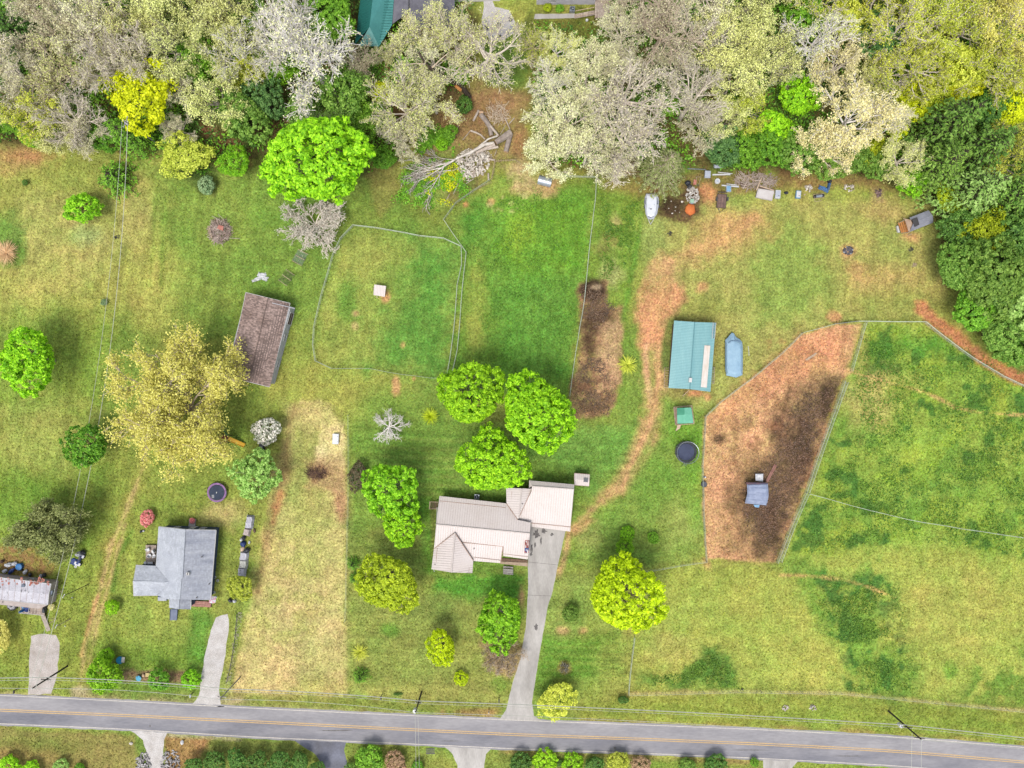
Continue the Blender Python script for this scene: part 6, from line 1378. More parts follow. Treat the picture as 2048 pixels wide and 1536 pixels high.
# ---- white mobile home at the left edge
WSC[0] = 1.0
mo, mk = (0, 1080), 7.877
def mp_(x, y, h=0): return W(mo[0] + x / mk, mo[1] + y / mk, h)
M_MH = mat('weathered_white_roof', A(224, 222, 228), A(196, 190, 196), scale=.6, var=.14, bump=.3); M_RUST = mat('rust', A(186, 96, 74), A(206, 150, 134), scale=3, var=.3); M_MHW = mat('pale_siding', A(206, 192, 184), A(186, 170, 160), scale=1, var=.1)
t = thing('mobile_home', 'white mobile home with a rusty weathered roof, cut by the left edge', 'mobile home', mp_(300, 800))
R1 = [mp_(-400, 540, 3.0), mp_(805, 690, 3.0), mp_(770, 850, 3.35), mp_(-400, 760, 3.35)]; R2 = [mp_(-400, 760, 3.35), mp_(770, 850, 3.35), mp_(752, 1020, 3.0), mp_(-400, 900, 3.0)]
for P3 in (R1, R2):
    mb = MB(); mb.slab(P3, .08); ro = mb.build('roof', M_MH, t); ORIGIN[ro.name] = ORIGIN[t.name]; dd = P3[3] - P3[0] if P3 is R1 else P3[2] - P3[1]; fix_up(ribs(P3, (dd.x, dd.y), 1.2, .06, .02)).build('roof_seam', M_MHW, ro, kind='stuff')
fz1 = plane_z(R1); fz2 = plane_z(R2)
rr = random.Random(5)
for k in range(46):
    x, y = (rr.uniform(10, 780), rr.uniform(600, 700)) if k < 24 else ((rr.uniform(470, 660), rr.uniform(655, 720)) if k < 34 else (rr.uniform(10, 740), rr.uniform(720, 1000)))
    pp = mp_(x, y, 3.1); z_ = (fz1 if y < 790 else fz2)(pp.x, pp.y); w_ = rr.uniform(.1, .4) if k < 34 else rr.uniform(.04, .12); l_ = rr.uniform(.1, .5) if k < 34 else rr.uniform(.1, .4)
    mb = MB(); pts_ = []
    for j in range(7):
        a = -j * 2 * math.pi / 7; q_ = rr.uniform(.5, 1); X_, Y_ = pp.x + w_ * q_ * math.cos(a), pp.y + l_ * q_ * math.sin(a); pts_.append((X_, Y_, (fz1 if y < 790 else fz2)(X_, Y_) + .03))
    mb.add(pts_, [tuple(range(6, -1, -1))]); mb.build('rust_patch' if k < 34 else 'tar_patch', M_RUST if k < 34 else M_STAINM, t)
wall_block([mp_(-400, 480), mp_(925, 630), mp_(880, 965), mp_(758, 1010), mp_(-400, 890)], 2.85, M_MHW, t)
mb = MB(); mb.tube([mp_(805, 690, 3.02), mp_(770, 850, 3.37), mp_(752, 1020, 3.02)], .07, 4); mb.tube([mp_(-400, 540, 3.02), mp_(805, 690, 3.02)], .06, 4); mb.tube([mp_(-400, 900, 3.02), mp_(752, 1020, 3.02)], .06, 4); mb.build('roof_edge', M_WH, t)
for x, y in ((365, 718), (815, 828)):
    mb = MB(); mb.box(mp_(x, y, 3.28 if x < 500 else 3.0), (.6 if x < 500 else .35, .5 if x < 500 else .7, .12), -7); mb.build('skylight' if x < 500 else 'end_window', M_GLASS, t)
for tt in (.72, .88): opening(t, mp_(925, 630), mp_(-400, 480), 1 - tt, 1.1, 1.0, 1.9, M_WH, M_GLASS)
opening(t, mp_(880, 965), mp_(925, 630), .5, 1.2, 1.0, 2.0, M_WH, M_GLASS)
mb = MB(); mb.tube([mp_(885, 750, .4), mp_(985, 815, .4), mp_(885, 862, .4)], .05, 4); mb.tube([mp_(880, 800, .4), mp_(985, 815, .4)], .04, 4); mb.build('tow_frame', M_WOODP, t)
s = deck('deck', 'grey plank deck along the front of the white mobile home', 'deck', [mp_(315, 985, .7), mp_(315, 1150, .7), mp_(700, 1185, .7), mp_(725, 1035, .7)], .7, M_WOOD, 16)
mb = MB(); mb.tube([mp_(300, 975, 1.5), mp_(295, 1150, 1.5), mp_(690, 1188, 1.5)], .05, 4); mb.tube([mp_(475, 1000, 1.5), mp_(440, 1165, 1.5)], .05, 4)
for k in range(9): mb.tube([mp_(305 + k * 46, 1152 + k * 4, .7), mp_(305 + k * 46, 1152 + k * 4, 1.5)], .03, 4)
mb.build('railing', M_WH, s)
s = thing('gangway', 'long grey plank walkway from the mobile home deck down to the gravel pad', 'walkway', mp_(720, 1300))
for k in range(14):
    u0, u1 = (k + .05) / 14, (k + .95) / 14; a, b_, c, d = mp_(635, 1180, .6), mp_(700, 1170, .6), mp_(798, 1420, .1), mp_(735, 1445, .1)
    mb = MB(); mb.slab([a.lerp(d, u0), b_.lerp(c, u0), b_.lerp(c, u1), a.lerp(d, u1)], .05); mb.build('plank', mat('grey_boards', A(206, 192, 178), A(182, 166, 152), scale=2, var=.2, tint=.15) if k == 0 else bpy.data.materials['grey_boards'], s)
s = thing('leaning_trestle', 'leaning triangular wooden frame on the grass right of the plank walkway', 'frame', mp_(830, 1270))
mb = MB(); mb.tube([mp_(775, 1310, .1), mp_(885, 1255, .3)], .05, 4); mb.tube([mp_(885, 1255, .3), mp_(830, 1215, .6)], .04, 4); mb.tube([mp_(800, 1240, .1), mp_(885, 1255, .3)], .04, 4); mb.build('frame', M_WOODP, s)
# hot-tub-like round tub and things on and round the deck
s = thing('round_tub', 'round dark tub full of pale bags below the mobile home', 'tub', mp_(182, 1035)); c = mp_(182, 1035, .7)
mb = MB(); mb.cyl((c.x, c.y, 0), .95, .6, 20); mb.ring((c.x, c.y, .6), .95, .08, 20, 5); mb.build('rim', M_STAINM, s)
for k in range(7):
    mb = MB(); a = k * .9; mb.lump((c.x + .5 * math.cos(a), c.y + .5 * math.sin(a), .7), (.34, .28, .18), 8, 5, .25, seed=k); mb.build('bag', mat('bag_grey', A(214, 212, 216), A(150, 150, 156), scale=2, var=.2) if k == 0 else bpy.data.materials['bag_grey'], s)
M_BLUE = mat('blue_plastic', A(52, 134, 196), A(40, 104, 168), var=.15, rough=.5); M_NAVY = mat('navy_tarp', A(42, 62, 120), A(60, 84, 150), var=.2, rough=.6); M_LTB = mat('light_blue_tarp', A(150, 192, 224), A(120, 168, 208), var=.12); M_BAGW = mat('white_bag', A(232, 232, 234), A(200, 202, 208), scale=2, var=.15); M_BLK = mat('black_plastic', A(46, 48, 56), A(66, 68, 78), var=.2, rough=.5)
def lumpthing(name, cat, label, px, py, r3, m, rz=0, seed=0, h=None, group=None, jit=.22, n=12):
    c = W(px, py, r3[2]); mb = MB(); mb.lump((c.x, c.y, r3[2] * .85), r3, n, 7, jit, seed=seed)
    for i, v in enumerate(mb.v):
        d = Vector(v) - c; q_ = Matrix.Rotation(math.radians(rz), 3, 'Z') @ Vector((d.x, d.y, 0)); mb.v[i] = (c.x + q_.x, c.y + q_.y, max(0.0, v[2]))
    return solo(mb, name, m, label, cat, group)
def cloth(name, cat, label, px, py, sx, sy, rz, z, m, amp=.12, seed=0, group=None, n=8, kids=None):
    rg = random.Random(seed); ph = [rg.uniform(0, 6) for _ in range(6)]; c = W(px, py, z)
    mb = MB()
    def fn(u, v):
        e = max(abs(u), abs(v)); zz = amp * (math.sin(u * 4 + ph[0] + v * 2) + math.sin(v * 5 + ph[1])) * .5 - (z * .95 if e > .98 else 0)
        return (.05 * math.sin(v * 7 + ph[2]), .05 * math.sin(u * 6 + ph[3]), zz)
    mb.sheet(c, sx, sy, rz, n, n, fn); return solo(mb, name, m, label, cat, group)
cloth('tarp', 'tarp', 'dark navy tarp heaped on the left of the mobile home deck', mo[0] + 395 / mk, mo[1] + 1090 / mk, 1.5, 1.2, -10, 1.2, M_NAVY, .2, 1)
cloth('tarp', 'tarp', 'bright light-blue tarp crumpled over the navy one on the deck', mo[0] + 385 / mk, mo[1] + 1050 / mk, 1.6, .8, 30, 1.35, M_LTB, .2, 2)
lumpthing('bag', 'bag', 'blue and white bag at the front rail of the mobile home deck', mo[0] + 350 / mk, mo[1] + 1115 / mk, (.4, .3, 1.1), M_BLUE, 20, 3)
s = thing('grill', 'dark covered grill at the right end of the mobile home deck', 'grill', mp_(680, 1110)); c = mp_(680, 1110, 1.6); mb = MB(); mb.box((c.x, c.y, .75), (.5, 1.1, .7), -8); mb.build('body', M_BLK, s); mb = MB(); mb.lump((c.x, c.y, 1.5), (.3, .55, .25), 10, 6, .05); mb.build('hood', M_BLK, s)
plant('flower_bush', 'small1', mo[0] + 812 / mk, mo[1] + 1050 / mk, 8, 'peach', 'dark', 'orange-yellow bush at the lower right corner of the mobile home', 'bush')
bpy.data.objects  # keep
for i, (x, y, r_, m_, lb) in enumerate(((130, 395, (.75, .45, .6), M_BAGW, 'large white bag in the junk behind the mobile home'), (225, 375, (.5, .4, .5), M_BAGW, 'second white bag, right of the large one behind the mobile home'), (75, 490, (.55, .35, .4), M_BAGW, 'white bag against the back wall of the mobile home at the left'), (175, 490, (.85, .35, .4), M_NAVY, 'navy heap against the back wall of the mobile home'), (395, 505, (.5, .35, .4), M_BAGW, 'crumpled grey-white bag on red soil behind the mobile home'), (470, 545, (.4, .3, .35), M_BLK, 'small dark bag beside the crumpled grey-white bag'), (640, 570, (.45, .3, .35), M_BAGW, 'white bag next to the black one behind the mobile home'), (690, 555, (.4, .32, .5), M_BLK, 'black bag near the back right corner of the mobile home'), (25, 340, (.35, .35, .5), M_WOODD, 'brown sack at the left edge above the mobile home'), (330, 470, (.3, .25, .3), M_BLK, 'black sack below the blue barrel'))):
    lumpthing('bag', 'bag', lb, mo[0] + x / mk, mo[1] + y / mk, r_, m_, 15 * i, 20 + i)
s = thing('barrel', 'bright blue round barrel in the junk behind the mobile home', 'barrel', mp_(290, 425)); c = mp_(290, 425, .8); mb = MB(); mb.cyl((c.x, c.y, 0), .62, .75, 18, .66); mb.build('body', M_BLUE, s); mb = MB(); mb.lump((c.x, c.y, .75), (.64, .64, .12), 16, 5, .03); mb.build('lid', M_BLUE, s)

# ---- houses at the top edge
WSC[0] = (H - 3.1) / H
to2, tk2 = (680, 0), 5.389
def up(x, y, h=0): return W(to2[0] + x / tk2, to2[1] + y / tk2, h)
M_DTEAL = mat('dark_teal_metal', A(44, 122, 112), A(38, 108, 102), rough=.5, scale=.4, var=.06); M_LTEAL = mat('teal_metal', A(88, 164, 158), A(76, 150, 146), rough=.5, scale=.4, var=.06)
t = thing('teal_roof_building', 'building with a steep two-tone teal metal roof at the top edge of the woods', 'building', up(350, 100))
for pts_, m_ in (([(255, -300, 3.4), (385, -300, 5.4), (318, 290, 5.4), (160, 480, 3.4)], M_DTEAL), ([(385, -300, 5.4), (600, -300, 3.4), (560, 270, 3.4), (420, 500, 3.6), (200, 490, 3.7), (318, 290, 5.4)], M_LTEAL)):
    P3 = [up(*p) for p in pts_]; mb = MB(); mb.slab(P3, .1); ro = mb.build('roof', m_, t); ORIGIN[ro.name] = ORIGIN[t.name]; fix_up(ribs(P3, (1, .12), .5, .06, .05)).build('roof_seam', M_DTEAL, ro, kind='stuff')
wall_block([up(290, -300), up(600, -300), up(560, 260), up(240, 440)], 3.2, M_WOODD, t)
t = thing('house', 'house with a dark grey shingle roof glimpsed through pale trees at the top edge', 'house', up(880, 80))
M_DG = mat('charcoal_shingle', A(132, 130, 138), A(110, 108, 118), scale=.5, var=.1, tint=.1)
for pts_ in ([(590, -300, 3.2), (745, -300, 4.6), (742, 130, 4.6), (560, 260, 3.2)], [(745, -300, 4.6), (1235, -300, 3.2), (1230, 290, 3.2), (742, 300, 4.4), (742, 130, 4.6)]):
    P3 = [up(*p) for p in pts_]; mb = MB(); mb.slab(P3, .1); ro = mb.build('roof', M_DG, t); ORIGIN[ro.name] = ORIGIN[t.name]; fix_up(shingles(P3, (1, 0), .35, .5, .02, 3)).build('shingles', M_DG, ro, kind='stuff')
wall_block([up(610, -300), up(1225, -300), up(1220, 320), up(740, 330)], 3.0, M_WOODP, t)
mb = MB(); mb.tube([up(745, -300, 4.65), up(742, 130, 4.65)], .1, 5); mb.build('ridge_cap', M_STAINM, t)
wo, wk = (1020, 0), 5.389
def wp(x, y, h=0): return W(wo[0] + x / wk, wo[1] + y / wk, h)
t = thing('house', 'white-sided house with a blue-barred window cut by the top edge', 'house', wp(570, -150))
M_SID = mat('white_siding', A(226, 224, 230), A(212, 208, 216), scale=1, var=.04)
WSC[0] = 1.0
P3 = [wp(290, -400, 3.4), wp(905, -400, 3.4), wp(905, -48, 3.0), wp(290, -48, 3.0)]; mb = MB(); mb.slab(P3, .1); mb.build('roof', M_DG, t)
wall_block([wp(285, -300), wp(912, -300), wp(912, 50), wp(650, 50), wp(285, 50)], 2.9, M_SID, t)
mb = MB(); mb.tube([wp(290, -46, 3.0), wp(905, -46, 3.0)], .08, 4); mb.tube([wp(648, -40, 2.9), wp(645, 48, .2)], .06, 4); mb.build('gutter', M_WH, t)
for k in range(7):
    mb = MB(); a, b_ = wp(285, 52), wp(912, 52); mb.tube([Vector((a.x, a.y, .35 + k * .35)), Vector((b_.x, b_.y, .35 + k * .35))], .02, 4); mb.build('siding_board', M_SID, t)
opening(t, wp(285, 50), wp(650, 50), .49, 1.0, 1.0, 2.4, M_WH, M_GLASS, bars=3)
mb = MB(); mb.box(wp(470, 17, 1.8), (.85, .1, .5)); 
s = deck('deck', 'weathered pinkish plank deck beside the white house at the top edge', 'deck', [wp(915, -60, .9), wp(915, 190, .9), wp(1075, 190, .9), wp(1075, -60, .9)], .9, M_WOOD, 10)
s = thing('wooden_ramp', 'short plank ramp with a pale handrail leading to the deck at the top edge', 'ramp', wp(800, 150))
for k in range(13):
    u0, u1 = (k + .05) / 13, (k + .95) / 13; a, b_, c, d = wp(690, 155, .3), wp(912, 110, .85), wp(915, 160, .85), wp(695, 200, .3)
    mb = MB(); mb.slab([a.lerp(b_, u0), a.lerp(b_, u1), d.lerp(c, u1), d.lerp(c, u0)], .05); mb.build('plank', M_WOOD, s)
for y0, y1 in ((118, 78), (175, 140)):
    mb = MB(); mb.tube([wp(705, y0, 1.1), wp(910, y1, 1.7)], .06, 4); mb.build('handrail', M_WOODP, s)
ac_unit(wo[0] + 672 / wk, wo[1] + 92 / wk, 'white air-conditioning unit with a round fan by the top-edge white house', 1.0, .8)
for i, (x, y, lf, lb) in enumerate(((1036 + 60, 16, 'olive', 'olive shrub against the wall of the white house, left of the air conditioner'), (1120, 17, 'green', 'green shrub between the olive shrub and the air conditioner'))): plant('garden_shrub', 'small%d' % i, x, y, 10, lf, 'dark', lb, 'shrub')
lumpthing('garden_ball', 'ornament', 'round white ornament on the lawn below the plank ramp', wo[0] + 830 / wk, wo[1] + 215 / wk, (.3, .3, .3), M_PLW, 0, 3, jit=.03)
WSC[0] = (H - 1.7) / H
# the fire-pit circle
s = thing('fire_pit', 'round dark metal fire pit in the middle of the gravel circle', 'fire pit', up(1710, 275)); c = up(1710, 275, .4); mb = MB(); mb.ring((c.x, c.y, .35), .5, .09, 22, 6); mb.cyl((c.x, c.y, 0), .48, .3, 20); mb.build('ring', M_STAINM, s); mb = MB(); mb.lump((c.x, c.y, .3), (.36, .36, .08), 10, 5, .2); mb.build('ash', M_GALV, s)
def small_chair(x, y, rz, label, m): chair(to2[0] + x / tk2, to2[1] + y / tk2, rz, label, 'chairs round the fire pit', 0.0, m)
small_chair(1575, 240, 90, 'pale chair at the left rim of the gravel circle', M_GALV); small_chair(1668, 383, 170, 'white chair at the lower side of the gravel circle', M_PLW); small_chair(1716, 390, 190, 'dark chair beside the white one on the gravel circle', M_STAINM); small_chair(1850, 300, -90, 'grey chair at the right rim of the gravel circle', M_GALV); small_chair(1835, 208, -60, 'dark chair at the upper right of the gravel circle', M_STAINM); small_chair(1582, 300, 100, 'low grey chair just under the pale one at the left rim', M_STAINM)
s = thing('side_table', 'round grey-green table on the gravel circle right of the fire pit', 'table', up(1812, 352)); c = up(1812, 352, .5); mb = MB(); mb.cyl((c.x, c.y, .42), .28, .05, 14); mb.build('table_top', mat('grey_green', A(130, 142, 130), var=.1), s); mb = MB(); mb.cyl((c.x, c.y, 0), .06, .42, 6); mb.build('pedestal', M_STAINM, s)
# play things under the broken tree
s = thing('playset', 'small playset with a black and white striped ladder and an orange canopy in the woods', 'playset', up(910, 480))
mb = MB(); mb.slab([up(840, 440, 2.2), up(880, 430, 2.2), up(890, 460, 2.2), up(850, 470, 2.2)], .05); mb.build('canopy', mat('orange_canvas', A(224, 160, 60), var=.1), s)
for k in range(6):
    mb = MB(); mb.box(up(912 + k * 9, 460 + k * 11, 1.3 - k * .12), (.62, .16, .05), 30); mb.build('rung', M_WH if k % 2 == 0 else M_BLK, s)
mb = MB(); mb.slab([up(860, 490, 1.0), up(905, 480, 1.0), up(930, 540, 1.0), up(880, 550, 1.0)], .05); mb.build('platform', mat('red_brown_boards', A(130, 60, 44), var=.2), s)
for x, y in ((850, 445), (888, 435), (925, 535), (880, 545)):
    mb = MB(); p = up(x, y, 1.0); mb.box((p.x, p.y, 0), (.1, .1, 1.5)); mb.build('post', M_ORW, s)
s = thing('shed', 'long low white-roofed shelter beside the orange canopied playset', 'shelter', up(1080, 480)); mb = MB(); mb.slab([up(975, 460, 1.4), up(1168, 466, 1.4), up(1162, 515, 1.3), up(978, 500, 1.3)], .06); mb.build('roof', M_BAGW, s)
for x, y in ((985, 470), (1155, 475), (1150, 505), (985, 492)):
    mb = MB(); p = up(x, y); mb.box((p.x, p.y, 0), (.08, .08, 1.3)); mb.build('post', M_WOODD, s)
cloth('tarp', 'tarp', 'black tarp on the ground under the snapped tree', to2[0] + 800 / tk2, to2[1] + 570 / tk2, 2.2, 1.4, 20, .4, M_BLK, .1, 9)
# ------------------------------------------------------------------ yard objects
def tramp(px, py, r, label, pad, padlabel, net, mz=.85, legs=8):
    s = thing('trampoline', label, 'trampoline', W(px, py)); c = W(px, py, mz)
    mb = MB(); mb.cyl((c.x, c.y, mz - .03), r * .8, .03, 40); mb.build('mat', mat('tramp_mat_' + padlabel, A(78, 86, 112) if pad is None else A(60, 72, 92), A(66, 72, 98) if pad is None else A(46, 56, 76), scale=.8, var=.08), s)
    n = 40; vs = []; 
    for k in range(n):
        a = 2 * math.pi * k / n
        for q_, z_ in ((r * .82, mz), (r * .84, mz + .05), (r, mz + .05), (r * 1.01, mz - .02)): vs.append((c.x + q_ * math.cos(a), c.y + q_ * math.sin(a), z_))
    mb = MB(); mb.add(vs, [(k * 4 + j, k * 4 + j + 1, ((k + 1) % n) * 4 + j + 1, ((k + 1) % n) * 4 + j) for k in range(n) for j in range(3)]); fix_up(mb); mb.build('safety_pad', pad or M_BLK, s)
    mb = MB(); mb.ring((c.x, c.y, mz - .05), r * 1.0, .05, 36, 5); mb.build('frame_ring', M_GALV, s)
    for k in range(legs):
        a = 2 * math.pi * (k + .3) / legs; p = Vector((c.x + r * math.cos(a), c.y + r * math.sin(a), 0)); mb = MB(); mb.tube([p, p + Vector((0, 0, mz - .05))], .035, 5); mb.build('leg', M_GALV, s)
        if net:
            mb = MB(); q_ = Vector((c.x + r * 1.03 * math.cos(a), c.y + r * 1.03 * math.sin(a), 0)); mb.tube([q_, q_ + Vector((0, 0, 2.6)), Vector((c.x + r * .93 * math.cos(a), c.y + r * .93 * math.sin(a), 2.75))], .035, 5); mb.build('net_pole', net, s)
    return s, c
s, c = tramp(1372, 904, 2.1, 'large trampoline with a grey ring and dark net beside the clay paddock fence', None, 'grey', M_GALV)
mb = MB(); mb.ring((c.x - .05, c.y + .03, 2.7), 2.15, .045, 40, 5); mb.build('top_ring', M_GALV, s)
mb = MB()
for k in range(90):
    a = 2 * math.pi * k / 90; mb.tube([(c.x + 2.0 * math.cos(a), c.y + 2.0 * math.sin(a), .9), (c.x + 2.13 * math.cos(a), c.y + 2.13 * math.sin(a), 2.7)], .012, 3, caps=False)
for z_ in (1.2, 1.6, 2.0, 2.4): mb.ring((c.x, c.y, z_), 2.0 + .07 * (z_ - .9), .012, 40, 3)
mb.build('net', M_BLK, s, kind='stuff')
mb = MB(); mb.tube([W(1374, 927, .8), W(1370, 933, .1)], .04, 4); mb.tube([W(1369, 927, .8), W(1365, 932, .1)], .04, 4); mb.tube([W(1373, 930, .4), W(1367, 929, .4)], .04, 4); mb.build('ladder', M_GALV, s)
s, c = tramp(433.5, 985, 1.9, 'smaller trampoline with a purple pad above the grey-roofed house', mat('purple_pad', A(176, 134, 182), A(150, 108, 160), var=.12), 'purple', M_BLK)
for j in range(3):
    mb = MB(); mb.box((c.x - .75, c.y - .55 - j * .22, .86), (.5, .05, .01), 0); mb.build('print_bar', M_WH, s)
mb = MB(); mb.box((c.x - .88, c.y - .77, .862), (.04, .65, .01)); mb.box((c.x - .62, c.y - .77, .862), (.04, .65, .01)); mb.build('print_bar', M_WH, s)
mb = MB(); mb.box((c.x - .04, c.y - .02, .86), (.14, .3, .01), -15); mb.build('print_mark', M_WH, s)

# yellow slide and climbing frame under the big tree
s = thing('playset', 'wooden playset with a yellow slide half hidden under the straw-yellow tree', 'playset', W(455, 870))
M_YSL = mat('yellow_plastic', A(244, 192, 40), A(228, 172, 40), rough=.4, var=.06)
a, b_ = W(457, 877, 1.6), W(489, 891, .25); d = (b_ - a).normalized(); sd = Vector((-d.y, d.x, 0)).normalized()
mb = MB(); mb.slab([a - sd * .38, a + sd * .38, b_ + sd * .38, b_ - sd * .38], .05); sl = mb.build('slide', M_YSL, s); ORIGIN[sl.name] = ORIGIN[s.name]
for q_ in (-1, 1): mb = MB(); mb.tube([a + sd * .4 * q_ + Vector((0, 0, .1)), b_ + sd * .4 * q_ + Vector((0, 0, .1))], .06, 5); mb.build('side_rail', M_YSL, sl)
for x, y in ((440, 868), (456, 872), (452, 886), (437, 882)):
    mb = MB(); p = W(x, y, 2.2); mb.box((p.x, p.y, 0), (.12, .12, 2.4)); mb.build('post', M_WOODD, s)
mb = MB(); mb.slab([W(438, 868, 1.5), W(457, 872, 1.5), W(453, 887, 1.5), W(436, 883, 1.5)], .06); mb.build('platform', mat('red_wood', A(150, 84, 60), var=.25), s)
mb = MB(); mb.tube([W(440, 850, 2.4), W(455, 871, 2.4)], .08, 5); mb.tube([W(440, 850, 2.4), W(436, 846, 0)], .07, 5); mb.build('swing_beam', mat('swing_green', A(70, 140, 110), var=.15), s)
s = thing('utility_cart', 'black cart with three white marks between the white-blossom bush and the soft green tree', 'cart', W(522, 893)); c = W(522, 893, .9)
mb = MB(); mb.box((c.x, c.y, .3), (.9, 1.7, .5), -6); mb.build('body', M_BLK, s)
for k in (-1, 0, 1): mb = MB(); mb.box((c.x - .03 + k * .17, c.y - .25, .81), (.07, .5, .01), -6); mb.build('white_mark', M_WH, s)
for sx in (-1, 1):
    for sy in (-.55, .55): mb = MB(); mb.tube([(c.x + sx * .44, c.y + sy, .2), (c.x + sx * .54, c.y + sy, .2)], .2, 10); mb.build('wheel', M_STAINM, s)
mb = MB(); mb.tube([(c.x - .35, c.y + .85, .8), (c.x - .35, c.y + 1.1, 1.0), (c.x + .35, c.y + 1.1, 1.0), (c.x + .35, c.y + .85, .8)], .03, 5); mb.build('handle', M_GALV, s)

# crumpled white sheet by the brown barn
rg = random.Random(3); s = thing('plastic_sheet', 'crumpled white plastic sheet on the grass above the brown-roofed barn', 'plastic sheet', W(521, 554))
for i, (x, y, a_, b_, rz) in enumerate(((524, 551, 1.6, 1.1, 10), (529, 556, 1.2, 1.0, -30), (516, 557, 1.5, .7, 20), (507, 561, .8, .5, 15), (518, 549, .9, .7, 60))):
    mb = MB(); c = W(x, y, .3); ph = rg.uniform(0, 6); mb.sheet((c.x, c.y, .28), a_, b_, rz, 6, 6, lambda u, v, ph=ph: (.1 * math.sin(v * 5 + ph), .1 * math.cos(u * 4 + ph), .12 * math.sin(u * 5 + ph) * math.cos(v * 6) - (.2 if max(abs(u), abs(v)) > .98 else 0))); mb.build('fold', M_PLW, s)
# two raised wire frames
def wire_frame(cx, cy, rz, label, w_, l_, dark):
    s = thing('wire_rack', label, 'garden frame', W(cx, cy), 'wire garden frames above the brown barn'); R_ = Matrix.Rotation(math.radians(rz), 3, 'Z'); c = W(cx, cy, .5)
    for k in (-1, 0, 1):
        mb = MB(); p0 = c + R_ @ Vector((-w_ / 2, k * l_ / 2, .1)); p1 = c + R_ @ Vector((w_ / 2, k * l_ / 2, .1)); mb.tube([p0, p1], .055, 4); mb.build('rail', M_WOODP, s)
        for p in (p0, p1): mb = MB(); mb.tube([(p.x, p.y, 0), p], .04, 4); mb.build('post', M_WOOD, s)
    mb = MB()
    for k in range(13): mb.tube([c + R_ @ Vector((-w_ / 2 + w_ * k / 12, -l_ / 2, .06)), c + R_ @ Vector((-w_ / 2 + w_ * k / 12, l_ / 2, .06))], .014, 3)
    for k in range(13): mb.tube([c + R_ @ Vector((-w_ / 2, -l_ / 2 + l_ * k / 12, .05)), c + R_ @ Vector((w_ / 2, -l_ / 2 + l_ * k / 12, .05))], .014, 3)
    mb.build('wire_mesh', M_STAINM if dark else M_GALV, s)
wire_frame(600, 515, -28, 'upper wire garden frame with three pale rails, below the bare grey tree', 2.1, 2.6, False); wire_frame(573, 555, -35, 'lower wire garden frame, overgrown, by the top corner of the brown barn', 2.0, 2.6, True)
# burn heap of sticks
def heap(name, cat, label, px, py, rx, ry, hz, n, L, r, m, seed, extra=None, flat=.3, kind_part='sticks'):
    rg = random.Random(seed); c = W(px, py, 0); s = thing(name, label, cat, (c.x, c.y, 0)); mb = MB()
    for k in range(n):
        a = rg.uniform(0, 6.28); q_ = math.sqrt(rg.random()); x, y = c.x + rx * q_ * math.cos(a), c.y + ry * q_ * math.sin(a); z_ = hz * (1 - q_ ** 2) * rg.uniform(.3, 1) + .05; b_ = rg.uniform(0, 3.14); l_ = L * rg.uniform(.4, 1.1); dz = rg.gauss(0, flat) * l_
        mb.tube([(x - math.cos(b_) * l_ / 2, y - math.sin(b_) * l_ / 2, max(.04, z_ - dz / 2)), (x + math.cos(b_) * l_ / 2, y + math.sin(b_) * l_ / 2, max(.05, z_ + dz / 2))], r * rg.uniform(.6, 1.4), 4, caps=True)
    mb.build(kind_part, m, s, kind='stuff'); return s, c
M_STICK = mat('grey_sticks', A(232, 212, 196, 1.1), A(170, 142, 128), scale=1.2, var=.2, tint=.4); M_BRUSH = mat('brown_brush', A(150, 116, 96), A(96, 70, 60), scale=1.2, var=.2, tint=.35); M_LOG = mat('grey_log', A(190, 176, 164), A(150, 134, 122), scale=1.5, var=.2, stretch=(1, 1, 1)); M_LOGP = mat('bleached_log', A(222, 206, 190), A(186, 168, 152), scale=1.5, var=.18); M_CUT = mat('cut_wood', A(230, 196, 160), A(206, 166, 130), scale=3, var=.12)
s, c = heap('brush_pile', 'pile of sticks', 'big round pile of dry sticks and boards on the lawn left of the wire frames', 440, 462, 2.2, 2.5, 1.1, 420, 1.6, .035, M_STICK, 5)
for i, (p0, p1, r_, m_) in enumerate((((414, 474), (480, 477), .05, M_LOGP), ((418, 452), (424, 476), .1, M_WOODP), ((415, 452), (420, 470), .07, M_WOODP), ((424, 432), (440, 440), .06, M_LOGP), ((436, 428), (448, 440), .05, M_LOGP))):
    mb = MB(); mb.tube([W(*p0, .5), W(*p1, .6)], r_, 6); mb.build('branch' if i in (0, 3, 4) else 'board', m_, s)
mb = MB(); mb.slab([W(437, 450, 1.2), W(447, 452, 1.25), W(446, 462, 1.1), W(434, 457, 1.15)], .04); mb.build('rusty_sheet', M_RUST, s)
heap('brush_pile', 'pile of brush', 'low dark heap of brush on the brown soil in the hay field', 633, 946, 2.0, 1.1, .35, 150, 1.8, .025, M_BRUSH, 6)
# white chest in the hay field
s = thing('storage_chest', 'white-lidded rectangular chest on pale straw in the hay field', 'chest', W(671, 878)); c = W(671, 878, .7); mb = MB(); mb.box((c.x, c.y, 0), (1.1, 1.95, .6), -2); mb.build('body', M_GALV, s); mb = MB(); mb.box((c.x, c.y, .6), (1.2, 2.05, .1), -2); mb.build('lid', mat('chest_white', A(246, 248, 252), var=.03), s)
for k in (-1, 1): mb = MB(); mb.box((c.x + .45, c.y + k * .5, .7), (.08, .15, .03)); mb.build('latch', M_STAINM, s)
